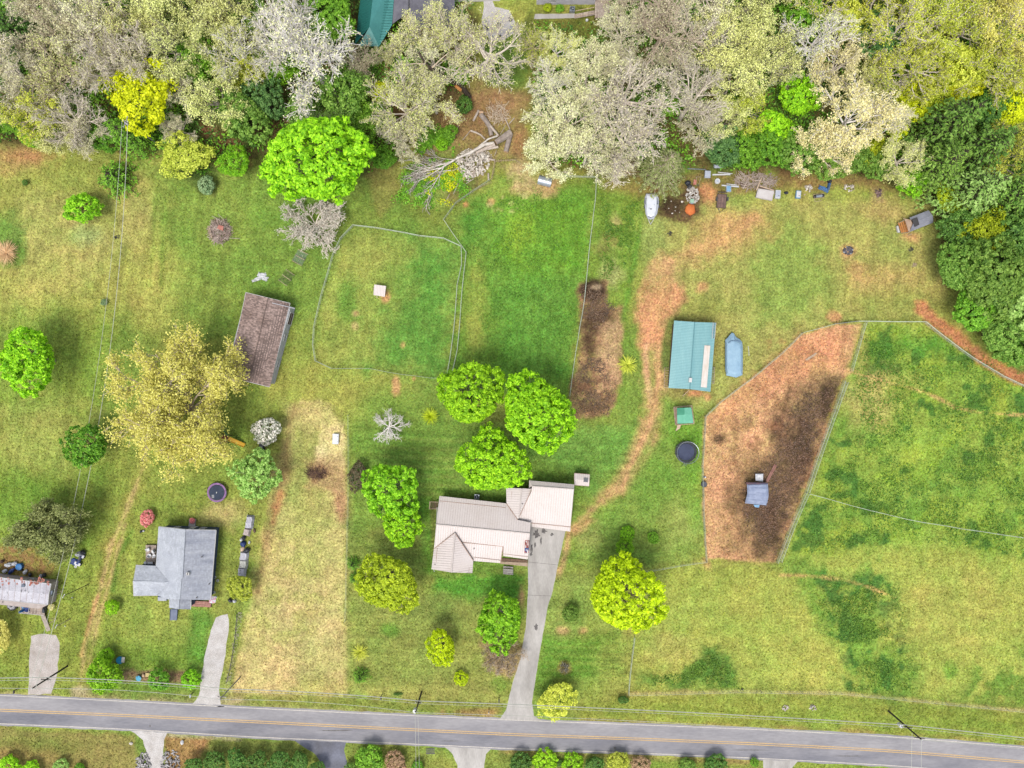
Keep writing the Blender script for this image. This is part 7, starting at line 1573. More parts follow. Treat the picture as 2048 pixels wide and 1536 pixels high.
# hut in the ring paddock
s = thing('goat_hut', 'little open hut with a cream ribbed roof in the ring paddock', 'hut', W(760, 581))
P3 = [W(748.5, 569, 1.5), W(772, 572, 1.5), W(769.5, 593.5, 1.25), W(747, 590, 1.25)]; mb = MB(); mb.slab(P3, .06); ro = mb.build('roof', M_CREAM, s); ORIGIN[ro.name] = ORIGIN[s.name]; fix_up(ribs(P3, (-.08, -1), .3, .05, .04)).build('roof_seam', M_CREAMR, ro, kind='stuff')
for x, y in ((750, 571), (770, 574), (767, 591), (749, 588), (758, 570)): mb = MB(); p = W(x, y, 1.2); mb.box((p.x, p.y, 0), (.12, .12, 1.3)); mb.build('post', M_WOODP, s)
mb = MB(); mb.tube([W(745, 577, .9), W(750, 578, .9)], .07, 5); mb.tube([W(753, 592, .9), W(755, 596, .7)], .07, 5); mb.build('rail', M_WOODP, s)
# shiny curved animal shelter
s = thing('animal_shelter', 'shiny half-round galvanised animal shelter under the cream trees', 'shelter', W(1090, 361)); c = W(1090, 361, .6); R_ = Matrix.Rotation(math.radians(-15), 3, 'Z'); vs = []; n = 14
for i in range(9):
    x = -1.35 + 2.7 * i / 8
    for k in range(n + 1):
        a = math.pi * k / n; q_ = .92 + .02 * (i % 2); p = R_ @ Vector((x, q_ * math.cos(a), 0)); vs.append((c.x + p.x, c.y + p.y, 1.05 * q_ * math.sin(a)))
mb = MB(); mb.add(vs, [(i * (n + 1) + k, i * (n + 1) + k + 1, (i + 1) * (n + 1) + k + 1, (i + 1) * (n + 1) + k) for i in range(8) for k in range(n)]); mb.build('curved_roof', mat('shiny_tin', A(214, 222, 230), A(196, 204, 214), rough=.35, metal=.5, var=.05), s, smooth=True)
for x in (-1.3, 1.3):
    pts_ = [R_ @ Vector((x, .9 * math.cos(math.pi * k / n), 0)) for k in range(n + 1)]; mb = MB(); v_ = [(c.x + p.x, c.y + p.y, .98 * math.sin(math.pi * k / n)) for k, p in enumerate(pts_)]; mb.add(v_, [tuple(range(n + 1))]); mb.build('end_wall', M_GALV, s)
# bleached deadwood log left of shelter
mb = MB(); mb.tube([W(1042, 240, .2), W(1060, 232, .25)], .22, 8); solo(mb, 'log', M_LOG, 'short grey log at the right side of the clearing below the cream trees', 'log')

# ---- the felled trees in the clearing
def log(p0, p1, r0, r1, label, m=M_LOG, h0=.3, h1=.3, bend=0):
    a, b_ = W(*p0, h0), W(*p1, h1); d = b_ - a; r0 *= 1.3; r1 *= 1.3; n_ = Vector((-d.y, d.x, 0)).normalized() * bend; s = thing('log', label, 'log', ((a.x + b_.x) / 2, (a.y + b_.y) / 2, 0)); mb = MB()
    mb.tube([a, a.lerp(b_, .35) + n_ * .8, a.lerp(b_, .65) + n_, b_], [r0, r0 * .95, (r0 + r1) / 2, r1], 8, caps=False); mb.build('bark', m, s)
    for p, r_, dd in ((a, r0, -d), (b_, r1, d)):
        dd = dd.normalized(); mb = MB(); mb.tube([p - dd * .02, p + dd * .02], r_ * .96, 8); mb.build('cut_end', M_CUT, s)
lo_ = (800, 170); lk = 5.908
def lp(x, y): return (lo_[0] + x / lk, lo_[1] + y / lk)
log(lp(1310, 560), lp(1130, 680), .55, .42, 'thickest grey log at the right end of the felled tree', h0=.6, h1=.8)
log(lp(1300, 600), lp(1250, 790), .42, .38, 'straight grey log lying alone at the right of the clearing')
log(lp(955, 350), lp(1080, 600), .38, .34, 'curved grey log running down to the felled trunk', bend=.5)
log(lp(1040, 450), lp(1165, 600), .22, .16, 'slim pale log right of the curved grey one', M_LOGP, .4, .8)
log(lp(930, 300), lp(865, 425), .2, .17, 'short pale log at the upper left of the clearing', M_LOGP)
log(lp(835, 540), lp(1005, 640), .15, .12, 'thin bleached log pointing at the felled trunk from the upper left', M_LOGP, bend=.3)
log(lp(1120, 700), lp(900, 800), .3, .2, 'bleached limb across the middle of the felled tree', M_LOGP, 1.0, .8)
log(lp(1160, 730), lp(960, 770), .2, .15, 'pale limb lying along the lower side of the felled tree', M_LOGP, .9, .7)
log(lp(1050, 875), lp(1125, 888), .16, .14, 'small short log beside the fence corner below the wood pile', M_LOGP)
log(lp(1045, 1045), lp(1045, 1125), .14, .12, 'small upright-lying log by the slatted fence', M_LOGP)
log(lp(1240, 385), lp(1300, 525), .1, .08, 'thin stick-like log leaning on the thickest log', M_LOGP)
log(lp(1350, 390), lp(1290, 460), .09, .07, 'shortest thin log near the upper right of the clearing', M_LOGP)
log(lp(940, 320), lp(985, 322), .22, .2, 'orange-cut stump lying at the head of the curved log', M_CUT, .5, .5)
# the great felled tree: trunk and fan of limbs
rg = random.Random(12); s = thing('felled_tree', 'big felled bleached tree, its bare crown fanned out over the green below the clearing', 'fallen tree', W(905, 330)); segs = []
def fan(p, ang, L, r, lvl, z):
    n = 5; path = [p]; q_ = Vector(p); a = ang
    for i in range(n):
        a += rg.gauss(0, .06); q_ = q_ + Vector((math.cos(a), math.sin(a), 0)) * (L / n); q_.z = max(.08, z + rg.gauss(0, .15)); path.append(q_.copy())
    segs.append(([tuple(v) for v in path], [r * (1 - .75 * i / n) for i in range(n + 1)]))
    if lvl < 4:
        for k in range((7, 6, 4, 3)[lvl]):
            u = .25 + .7 * (k + rg.random() * .5) / (7, 6, 4, 3)[lvl]; i = min(int(u * n), n - 1); b_ = Vector(path[i]).lerp(Vector(path[i + 1]), u * n - i); fan(b_, a + rg.choice((-1, 1)) * rg.uniform(.2, .55), L * rg.uniform(.35, .6), max(.05, r * .6), lvl + 1, z * rg.uniform(.5, 1.3))
tr0 = W(*lp(1150, 600), 1.0); tr1 = W(*lp(470, 990), .8)
segs.append(([tuple(W(*lp(1110, 690), .9)), tuple(W(*lp(1000, 700), 1.1)), tuple(W(*lp(830, 800), 1.0)), tuple(W(*lp(680, 860), .9)), tuple(tr1)], [.42, .34, .28, .22, .16]))
segs.append(([tuple(tr0), tuple(W(*lp(1040, 640), 1.3)), tuple(W(*lp(940, 720), 1.1)), tuple(W(*lp(850, 790), .9))], [.2, .18, .16, .12]))
for (x, y, tx, ty, L, r_) in ((480, 980, 60, 1100, 5.6, .15), (560, 930, 60, 1040, 7.0, .16), (470, 990, 120, 1200, 6.0, .14), (640, 880, 330, 840, 4.5, .1), (520, 960, 280, 1450, 6.6, .13), (620, 900, 150, 960, 7.0, .13), (600, 1010, 430, 1000, 3.0, .12)):
    a_, b_ = W(*lp(x, y), .8), W(*lp(tx, ty), .6); fan(tuple(a_), math.atan2(b_.y - a_.y, b_.x - a_.x), L, r_, 1, .7)
o_ = Vector(ORIGIN[s.name]); me = tubes_mesh('trunk', [([(q_[0] - o_.x, q_[1] - o_.y, q_[2]) for q_ in p_], r_) for p_, r_ in segs], None, 6); me.materials.append(mat('bleached_bark', A(224, 216, 204, 1.35), A(190, 178, 164, 1.1), scale=1.5, var=.2)); p = bpy.data.objects.new('trunk', me); COL.objects.link(p); p.parent = s
# loose cut limbs lying below the felled tree
LIMB_L = ['leftmost of three parallel cut limbs below the crown', 'middle of three parallel cut limbs below the crown', 'longest of three parallel cut limbs below the crown', 'short cut limb just under the firewood heap', 'lone lowest cut limb in the green below the crown', 'pale cut limb pointing right below the firewood heap', 'very short cut limb between crown and firewood heap', 'cut limb at the lower right of the firewood heap', 'tiny upright cut limb beside the firewood heap', 'short hooked cut limb at the right end', 'thin cut limb standing up left above the trunk', 'lowest left cut limb under the crown', 'bent cut limb at the upper left above the trunk', 'thin cut limb crossing above the thick butt end']
for i, (x0, y0, x1, y1) in enumerate(((520, 1240, 620, 1080), (560, 1270, 655, 1140), (630, 1290, 720, 1080), (700, 1150, 770, 1060), (530, 1390, 585, 1290), (750, 1185, 870, 1110), (610, 1020, 670, 990), (920, 1050, 985, 965), (1000, 1030, 985, 975), (1115, 840, 1140, 770), (640, 640, 690, 480), (300, 1470, 380, 1310), (740, 650, 830, 540), (1180, 590, 1250, 470))):
    mb = MB(); a_, b_ = W(*lp(x0, y0), .15), W(*lp(x1, y1), .2); mb.tube([a_, a_.lerp(b_, .5) + Vector((.08, .05, .05)), b_], [.05, .07, .06], 5); solo(mb, 'cut_limb', M_LOGP, LIMB_L[i] + ' of the felled tree', 'branch', 'loose cut limbs round the felled tree')
# heaps of split wood
def chunks(name, cat, label, px, py, rx, ry, hz, n, sz, m, seed, stuff_from=70):
    rg = random.Random(seed); c = W(px, py); s = thing(name, label, cat, (c.x, c.y, 0))
    mbs = MB()
    for k in range(n):
        a = rg.uniform(0, 6.28); q_ = math.sqrt(rg.random()); x, y = c.x + rx * q_ * math.cos(a), c.y + ry * q_ * math.sin(a); z_ = hz * (1 - q_ * q_) * rg.uniform(.3, 1)
        mbs.box((x, y, z_), (sz * rg.uniform(.5, 1.3), sz * rg.uniform(.3, .6), sz * rg.uniform(.2, .45)), rg.uniform(0, 180), rg.uniform(-25, 25), rg.uniform(-25, 25), rg.random(), rg.uniform(.75, 1))
    mbs.build('pieces', m, s, kind='stuff'); return s, c
M_SPLIT = mat('split_wood', A(240, 232, 218, 1.1), A(190, 174, 156), scale=1.5, var=.2, tint=.45); M_RUBBLE = mat('pale_rubble', A(236, 230, 220, 1.1), A(196, 186, 174), scale=1.5, var=.2, tint=.4)
chunks('firewood_heap', 'firewood', 'scattered heap of pinkish-white split firewood under the felled tree', lo_[0] + 860 / lk, lo_[1] + 920 / lk, 3.3, 2.9, .8, 420, .5, M_SPLIT, 4)
chunks('firewood_heap', 'firewood', 'small tail of split wood below the main firewood heap', lo_[0] + 790 / lk, lo_[1] + 1070 / lk, 1.1, 1.3, .3, 60, .35, M_SPLIT, 5)
chunks('firewood_heap', 'firewood', 'thin scatter of split wood beside the trunk of the felled tree', lo_[0] + 1010 / lk, lo_[1] + 850 / lk, 1.4, 1.1, .3, 50, .35, M_SPLIT, 6)
heap('brush_pile', 'brush', 'tangle of thin dead branches at the top of the clearing', lo_[0] + 1150 / lk, lo_[1] + 330 / lk, 2.2, 2.0, .5, 70, 3.0, .035, BM['tan'], 8, flat=.1)
# snapped leaning tree above the clearing
s = thing('snapped_tree', 'thick leaning broken trunk with an orange torn scar above the clearing', 'broken tree', W(937, 200)); pa = [up(1395, 1050, .2), up(1330, 960, 2.2), up(1230, 890, 4.4), up(1100, 820, 6.6), up(980, 740, 8.6), up(900, 660, 10.2), up(850, 560, 11.4)]; mb = MB(); mb.tube(pa, [.55, .5, .44, .4, .34, .26, .18], 9); mb.build('trunk', BM['dark'], s)
mb = MB(); q0, q1 = up(1245, 925, 4.3), up(1300, 970, 3.2); mb.tube([q0, q1], [.3, .34], 7); mb.build('torn_scar', mat('torn_wood', A(236, 168, 96), A(206, 130, 70), var=.15, scale=2), s)
for k, (x0, y0, h0, x1, y1, h1) in enumerate(((1180, 860, 5.6, 1470, 520, 9.0), (1100, 820, 6.6, 850, 960, 7), (980, 740, 8.6, 1180, 560, 11), (920, 690, 9.8, 640, 720, 10), (700, 960, 5, 560, 1150, 4))):
    mb = MB(); a_, b_ = up(x0, y0, h0), up(x1, y1, h1); mb.tube([a_, a_.lerp(b_, .5) + Vector((.3, .2, .3)), b_], [.14, .1, .04], 5); mb.build('limb', BM['tan'], s)

# ---- junk row under the woods
def jp(x, y): return (so[0] + x / sk, so[1] + y / sk)
M_BIN = mat('grey_bin', A(206, 212, 224), A(186, 192, 206), rough=.5, var=.05); M_ORANGE = mat('orange_clay', A(240, 140, 70), A(216, 112, 54), scale=1.5, var=.2, bump=.6)
s = thing('storage_bin', 'pale grey plastic bin with rounded corners under the trees above the junk', 'bin', W(*jp(1305, 222))); c = W(*jp(1305, 222), .6); mb = MB(); mb.box((c.x, c.y, 0), (1.05, 1.3, .55), -4, taper=1.06); mb.build('body', M_BIN, s); mb = MB(); mb.box((c.x, c.y, .55), (1.18, 1.42, .08), -4, taper=.92); mb.build('lid', M_BIN, s)
s = thing('round_tub', 'round white tub with a grey middle in the junk row', 'tub', W(*jp(1460, 330))); c = W(*jp(1460, 330), .5); mb = MB(); mb.cyl((c.x, c.y, 0), .5, .42, 18, .54); mb.ring((c.x, c.y, .44), .48, .07, 18, 5); mb.build('rim', M_PLW, s); mb = MB(); mb.cyl((c.x, c.y, .43), .26, .03, 12); mb.build('lid', M_BIN, s)
for i, (x0, y0, x1, y1, w_, lb) in enumerate(((1380, 230, 1665, 225, .22, 'upper long white board tapering at its ends, in the junk row'), (1465, 190, 1700, 215, .1, 'thin white pipe lying against the upper long white board'), (1525, 398, 1800, 420, .2, 'lower long white board just above the trailer'), (985, 135, 1280, 150, .14, 'grey-green pipe at the top left of the junk row'), (1600, 375, 1770, 395, .1, 'thin pink-white strip above the lower white board'))):
    a_, b_ = W(*jp(x0, y0), .3), W(*jp(x1, y1), .3); d = b_ - a_; c = (a_ + b_) / 2; mb = MB(); mb.box((c.x, c.y, .2), (d.length, w_ * 1.3, .1), math.degrees(math.atan2(d.y, d.x)), taper=.92); mb.box((c.x, c.y, 0), (.2, w_, .2)); solo(mb, 'board', M_PLW if i != 3 else M_GALV, lb, 'board')
s = thing('cabinet', 'pale blue-white metal cabinet lying below the lower white board', 'cabinet', W(*jp(1635, 450))); c = W(*jp(1635, 450), .5); mb = MB(); mb.box((c.x, c.y, 0), (.95, 1.2, .5)); mb.build('body', M_BIN, s); mb = MB(); mb.box((c.x, c.y, .5), (.8, 1.05, .03)); mb.build('door', M_LTB, s); mb = MB(); mb.box((c.x + .3, c.y, .53), (.05, .2, .03)); mb.build('handle', M_STAINM, s)
s = thing('pallet', 'weathered slatted wooden crate beside the lower white board', 'crate', W(*jp(1865, 385))); 
for k in range(5):
    mb = MB(); u = k / 4; mb.tube([W(*jp(1815 + 3 * k, 345 + u * 80), .5), W(*jp(1918, 378 + u * 58), .5)], .09, 4); mb.build('slat', M_WOODD if k % 2 else M_WOOD, s)
mb = MB(); mb.tube([W(*jp(1812, 340), .4), W(*jp(1830, 430), .4)], .07, 4); mb.tube([W(*jp(1918, 375), .4), W(*jp(1912, 440), .4)], .07, 4); mb.build('runner', M_WOODD, s)
s = thing('hand_cart', 'rusty red cart frame tipped over above the white rubble', 'cart', W(*jp(1125, 320))); mb = MB(); mb.slab([W(*jp(1085, 300), .7), W(*jp(1130, 320), .8), W(*jp(1120, 390), .6), W(*jp(1075, 385), .5)], .05); mb.build('tray', M_RUST, s); mb = MB(); mb.tube([W(*jp(1130, 270), .6), W(*jp(1120, 400), .3)], .04, 4); mb.tube([W(*jp(1110, 268), .6), W(*jp(1190, 265), .6)], .04, 4); mb.tube([W(*jp(1190, 280), .6), W(*jp(1165, 380), .2)], .04, 4); mb.build('frame', M_WOODP, s)
mb = MB(); c = W(*jp(1150, 395), .2); mb.ring((c.x, c.y, .2), .2, .06, 14, 5); mb.build('wheel', M_STAINM, s)
lumpthing('bag', 'bag', 'black rubbish bag half under the feathery grey-olive conifer', *jp(990, 360), (.55, .5, .6), M_BLK, 0, 41); lumpthing('bag', 'bag', 'grey rubbish bag just below the black one by the white rubble', *jp(1015, 415), (.5, .4, .5), M_STAINM, 30, 42)
cloth('tarp', 'tarp', 'small faded blue-grey tarp in the trees at the top of the junk row', *jp(1475, 95), 1.8, .7, 0, .3, M_BIN, .08, 44)
chunks('rubble_heap', 'rubble', 'heap of white broken tiles and blocks above the orange clay mound', *jp(1060, 555), 1.35, 1.7, .6, 130, .42, M_RUBBLE, 14)
for x, y, r_, sd in ((900, 655, .28, 1), (797, 740, .17, 2), (745, 840, .18, 3), (690, 762, .1, 4), (860, 825, .12, 5), (790, 800, .1, 6), (728, 650, .12, 7)):
    lumpthing('stone', 'stone', {1: 'largest pale stone on the dark soil left of the orange mound', 2: 'round pale stone in the middle of the dark soil patch', 3: 'pale stone at the lower part of the dark soil patch', 4: 'tiny stone close to the white boat on dark soil', 5: 'little pink stone near the foot of the orange mound', 6: 'small stone between two larger ones on dark soil', 7: 'thin pale stone at the top of the dark soil patch'}[sd], *jp(x, y), (r_, r_ * .8, r_ * .6), M_SPLIT, 0, sd, n=8)
mb = MB(); c = W(*jp(1030, 775), .3); mb.lump((c.x, c.y, .1), (1.05, 1.25, .55), 16, 8, .14, seed=9); mb.v = [(v[0], v[1], max(0, v[2])) for v in mb.v]; solo(mb, 'clay_mound', M_ORANGE, 'bright orange clay mound below the heap of white tiles', 'mound', smooth=True)
s = thing('feed_trough', 'pale green box lid resting on the top of the orange mound', 'box', W(*jp(1060, 640))); c = W(*jp(1060, 640), .7); mb = MB(); mb.box((c.x, c.y, .1), (.7, .75, .5), -5); mb.build('body', mat('pale_green_metal', A(176, 212, 184), var=.08), s); mb = MB(); mb.box((c.x, c.y - .45, .1), (.45, .25, .4)); mb.build('hatch', M_GALV, s)
heap('lumber_pile', 'lumber', 'grey tangle of old planks and lumber under the trees', 1512, 362, 4.4, 1.5, .5, 130, 2.4, .07, M_WOOD, 17, flat=.05)
PLANK_L = ['slanting grey plank', 'grey plank right beside the white truck cover', 'pale plank along the lower edge', 'grey plank at the top left', 'short upright plank', 'lone tilted pale plank in the middle']
for i, (x0, y0, x1, y1) in enumerate(((1486, 378, 1500, 352), (1520, 372, 1548, 380), (1516, 377, 1550, 386), (1494, 352, 1512, 362), (1528, 355, 1528, 362), (1513, 380, 1524, 355))):
    mb = MB(); a_, b_ = W(x0, y0, .7), W(x1, y1, .7); d = b_ - a_; c = (a_ + b_) / 2; mb.box((c.x, c.y, .55), (d.length, .2, .06), math.degrees(math.atan2(d.y, d.x)), 0, 3); solo(mb, 'plank', M_WOODP if i % 2 else M_WOOD, PLANK_L[i] + ' on the old lumber pile', 'plank', 'planks on top of the lumber pile')
ko, kk = (1480, 330), 5.12
def kp(x, y): return (ko[0] + x / kk, ko[1] + y / kk)
s = thing('truck_cap', 'large white rectangular truck bed cover lying on the grass in the junk row', 'truck cap', W(*kp(265, 300))); P3 = [W(*kp(190, 235), .8), W(*kp(355, 262), .8), W(*kp(330, 362), .6), W(*kp(165, 328), .6)]
mb = MB(); mb.prism([(p.x, p.y) for p in P3], .02, .6); mb.build('shell', mat('aged_white_fibreglass', A(232, 226, 222), A(214, 204, 200), scale=.8, var=.08), s); mb = MB(); cc_ = sum(P3, Vector()) / 4; mb.prism([((p.x - cc_.x) * .88 + cc_.x, (p.y - cc_.y) * .86 + cc_.y) for p in P3], .6, .68); mb.build('top_panel', bpy.data.materials['aged_white_fibreglass'], s)
mb = MB(); mb.slab([W(*kp(205, 218), .5), W(*kp(358, 250), .5), W(*kp(356, 262), .45), W(*kp(205, 236), .45)], .1); mb.build('rear_lip', M_WOODD, s)
def appliance(x, y, w_, l_, h, rz, label, m, nm='appliance', lidm=None):
    s = thing(nm, label, nm.replace('_', ' '), W(*kp(x, y))); c = W(*kp(x, y), h); mb = MB(); mb.box((c.x, c.y, 0), (w_, l_, h), rz); mb.build('body', m, s); mb = MB(); mb.box((c.x, c.y, h), (w_ * .82, l_ * .82, .04), rz); mb.build('panel', lidm or M_BIN, s); mb = MB(); mb.box((c.x + w_ * .1, c.y - l_ * .2, h + .04), (w_ * .3, .08, .04), rz); mb.build('handle', M_STAINM, s)
appliance(390, 298, 1.0, 1.6, .6, -5, 'grey and white appliance lying right beside the white truck cover', M_PLW); appliance(600, 300, .95, 1.5, .5, -6, 'pale blue metal box alone at the foot of the trees', M_LTB, 'metal_box', M_PLW)
lumpthing('tyre_heap', 'sack', 'dark sack under the leaves right of the grey appliance', *kp(475, 285), (.4, .3, .3), M_BLK, 0, 3)
s = thing('tank_on_frame', 'black cylindrical tank in a pale metal frame standing on the grass', 'tank', W(*kp(805, 335))); a_, b_ = W(*kp(755, 325), .6), W(*kp(858, 310), .6); mb = MB(); mb.tube([a_, b_], .3, 14); mb.build('tank', M_BLK, s); mb = MB(); mb.tube([a_.lerp(b_, .2) + Vector((0, 0, .02)), a_.lerp(b_, .8) + Vector((0, 0, .02))], .305, 14); mb.build('band', M_GALV, s)
mb = MB(); mb.tube([W(*kp(752, 300), .75), W(*kp(858, 292), .75), W(*kp(866, 330), .75), W(*kp(762, 340), .75), W(*kp(752, 300), .75)], .04, 4); mb.tube([W(*kp(762, 345), .4), W(*kp(768, 375), .3), W(*kp(830, 365), .3), W(*kp(840, 340), .4)], .04, 4); mb.build('frame', M_WOODP, s)
s = thing('folded_canopy', 'crumpled blue canopy on a bent frame under the trees', 'canopy', W(*kp(880, 225)))
for (x, y, a_, b_, rz, sd) in ((855, 235, 1.6, .8, -25, 1), (920, 210, .6, 1.5, -15, 2), (890, 255, 1.0, .6, -40, 3)):
    mb = MB(); c = W(*kp(x, y), .6); mb.sheet((c.x, c.y, .6), a_, b_, rz, 5, 5, lambda u, v, sd=sd: (.08 * math.sin(v * 4 + sd), .08 * math.sin(u * 5), .15 * math.sin(u * 4 + sd) - (.4 if max(abs(u), abs(v)) > .98 else 0))); mb.build('fabric', mat('canopy_blue', A(104, 152, 206), A(72, 116, 176), var=.12) if sd == 1 else bpy.data.materials['canopy_blue'], s)
mb = MB(); mb.tube([W(*kp(815, 225), .9), W(*kp(885, 280), .8), W(*kp(935, 190), .9)], .04, 5); mb.build('frame', M_GALV, s); lumpthing('bag', 'bag', 'black bag at the top corner of the crumpled blue canopy', *kp(920, 165), (.4, .35, .5), M_BLK, 0, 9)
for i, (x, y, rx, ry, lb) in enumerate(((700, 240, .75, .7, 'heap of pinkish stones under the trees right of the pale blue box'), (1120, 235, 1.15, .7, 'heap of pinkish blocks under the trees right of the blue canopy'), (1415, 285, .75, .9, 'heap of dark stones near the right-hand trees'))): chunks('stone_heap', 'stones', lb, *kp(x, y), rx, ry, .4, 34, .42, M_SPLIT if i < 2 else mat('dark_stones', A(176, 146, 140), A(96, 78, 76), var=.2, tint=.4), 30 + i)
lumpthing('stone', 'stone', 'single yellow stone below the heap of pinkish stones', *kp(662, 302), (.22, .17, .15), M_WOODP, 0, 3, n=8)
# chicken coop
s = thing('chicken_coop', 'grey-roofed chicken coop with an orange slatted ramp at the right wood edge', 'coop', W(*kp(1800, 580)))
def cp(x, y, h=0): return W(ko[0] + x / kk, ko[1] + y / kk, h)
P3a = [cp(1735, 540, 1.9), cp(1930, 463, 1.9), cp(1975, 520, 2.3), cp(1780, 585, 2.3)]; P3b = [cp(1780, 585, 2.3), cp(1975, 520, 2.3), cp(1978, 590, 1.9), cp(1738, 685, 1.6)]
M_COOP = mat('coop_grey_metal', A(170, 172, 182), A(146, 148, 160), scale=.8, var=.08, rough=.5)
for P3 in (P3a, P3b): mb = MB(); mb.slab(P3, .06); ro = mb.build('roof', M_COOP, s); ORIGIN[ro.name] = ORIGIN[s.name]; fix_up(ribs(P3, (.35, 1), .25, .04, .03)).build('roof_seam', M_COOP, ro, kind='stuff')
mb = MB(); mb.slab([cp(1760, 555, 2.32), cp(1815, 535, 2.32), cp(1838, 610, 2.32), cp(1790, 635, 2.32)], .06); mb.build('dark_panel', M_STAINM, s)
mb = MB(); mb.slab([cp(1685, 550, 1.5), cp(1750, 560, 1.7), cp(1785, 640, 1.7), cp(1730, 690, 1.5)], .06); mb.build('porch', mat('porch_tan', A(206, 178, 154), A(176, 146, 122), var=.12), s)
wall_block([cp(1740, 560), cp(1925, 480), cp(1965, 590), cp(1750, 675)], 1.6, M_WOODD, s)
for k in range(5):
    u = k / 5; mb = MB(); mb.slab([cp(1618 + 22 * k, 592 - 6 * k, .9 + .12 * k), cp(1632 + 22 * k, 588 - 6 * k, .92 + .12 * k), cp(1668 + 20 * k, 690 - 3 * k, .92 + .12 * k), cp(1652 + 20 * k, 695 - 3 * k, .9 + .12 * k)], .06); mb.build('slat', M_ORW, s)
mb = MB(); mb.slab([cp(1605, 625, .5), cp(1622, 620, .5), cp(1640, 690, .5), cp(1618, 688, .5)], .4); mb.build('white_box', M_WH, s)
for a_ in (((1615, 600, .8), (1700, 555, 1.4)), ((1650, 698, .8), (1735, 690, 1.4)), ((1672, 548, 1.5), (1690, 552, 1.5)), ((1718, 720, .5), (1760, 705, .6))): mb = MB(); mb.tube([cp(*a_[0]), cp(*a_[1])], .06, 4); mb.build('rail', M_WOODP, s)
# fire ring on the lawn
s = thing('fire_ring', 'blackened fire ring of stones on the right lawn', 'fire pit', W(1696, 501)); c = W(1696, 501)
mb = MB(); mb.lump((c.x, c.y, 0), (1.05, .85, .12), 14, 5, .2, seed=3); mb.v = [(v[0], v[1], max(.001, v[2])) for v in mb.v]; mb.build('ash', mat('grey_ash', A(116, 112, 118), A(82, 78, 84), scale=3, var=.25, bump=.5), s)
for k in range(11):
    a = k * .571 + .2; mb = MB(); mb.lump((c.x + .95 * math.cos(a), c.y + .78 * math.sin(a), .1), (.17, .13, .11), 7, 5, .25, seed=k); mb.build('stone', M_STAINM if k % 3 else M_GALV, s)
for i, (x, y) in enumerate(((1339, 467), (1820, 499), (1828, 530), (234, 474))): heap('twig_heap', 'twigs', ('tiny dark heap of twigs on the lawn below the white boat', 'tiny dark tuft of twigs above the tan patch near the coop', 'small tan tuft of twigs near the right woods', 'tiny dark heap of twigs beside the overhead wires')[i], x, y, .55, .35, .15, 26, .6, .03, M_STAINM if i != 2 else M_WOODP, 50 + i)
# sandbox shed with a teal pyramid roof
xo, xk = (1320, 790), 9.6
def xp(x, y, h=0): return W(xo[0] + x / xk, xo[1] + y / xk, h)
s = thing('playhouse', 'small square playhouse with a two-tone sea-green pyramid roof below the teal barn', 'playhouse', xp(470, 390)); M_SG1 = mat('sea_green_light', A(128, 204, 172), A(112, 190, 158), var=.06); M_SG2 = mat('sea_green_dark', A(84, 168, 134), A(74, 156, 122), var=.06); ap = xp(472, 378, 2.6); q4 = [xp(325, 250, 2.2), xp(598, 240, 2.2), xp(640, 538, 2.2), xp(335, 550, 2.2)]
mids = [xp(470, 246, 2.35), xp(620, 372, 2.35), xp(485, 545, 2.35), xp(328, 385, 2.35)]
for i in range(4):
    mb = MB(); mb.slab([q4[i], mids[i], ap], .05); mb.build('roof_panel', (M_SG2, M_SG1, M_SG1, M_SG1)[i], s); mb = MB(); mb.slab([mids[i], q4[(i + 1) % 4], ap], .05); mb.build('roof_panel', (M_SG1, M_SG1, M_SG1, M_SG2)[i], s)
for a_, b_ in ((265, 230, ), ): pass
fr = [xp(265, 235, .5), xp(610, 205, .5), xp(655, 550, .5), xp(300, 572, .5)]
for i in range(4): mb = MB(); mb.tube([fr[i], fr[(i + 1) % 4]], .09, 4); mb.build('beam', M_WOODP, s)
for k in range(4): mb = MB(); mb.slab([xp(266 + k * 14, 240, .45), xp(277 + k * 14, 240, .45), xp(318 + k * 10, 560, .45), xp(308 + k * 10, 560, .45)], .05); mb.build('plank', mat('pinkish_board', A(220, 184, 164), var=.15, tint=.2) if k == 0 else bpy.data.materials['pinkish_board'], s)
for p in q4: mb = MB(); mb.box((p.x * 1.0, p.y, 0), (.12, .12, 2.15)); mb.build('post', M_WOODP, s)
mb = MB(); mb.slab([xp(330, 575, .5), xp(405, 575, .5), xp(385, 640, .25), xp(305, 692, .1), xp(300, 685, .1), xp(325, 630, .3)], .05); mb.build('ramp', M_WOODP, s)
# bucket, salt block, hut and ramp in the clay paddock
yo, yk = (1380, 900), 10.24
def yp(x, y, h=0): return W(yo[0] + x / yk, yo[1] + y / yk, h)
s = thing('water_trough', 'round black water trough against the left fence of the clay paddock', 'water trough', yp(290, 705)); c = yp(290, 705, .5); mb = MB(); mb.cyl((c.x, c.y, 0), .56, .48, 22, .6); mb.build('wall', M_BLK, s); mb = MB(); mb.cyl((c.x, c.y, .48), .52, .015, 20); mb.build('water', mat('dark_water', A(74, 78, 88), rough=.1, var=.05, spec=.7), s); mb = MB(); mb.ring((c.x, c.y, .5), .56, .04, 22, 5); mb.build('rim', M_STAINM, s)
s = thing('salt_block', 'tiny white block in a black holder above the water trough', 'salt block', yp(310, 555)); c = yp(310, 555, .2); mb = MB(); mb.box((c.x - .08, c.y + .04, 0), (.4, .4, .12)); mb.build('holder', M_BLK, s); mb = MB(); mb.box((c.x + .04, c.y - .04, .12), (.26, .26, .16)); mb.build('block', M_PLW, s)
s = thing('run_in_shed', 'low shelter draped with a grey-blue tarp on the dark soil of the clay paddock', 'shelter', yp(1370, 900))
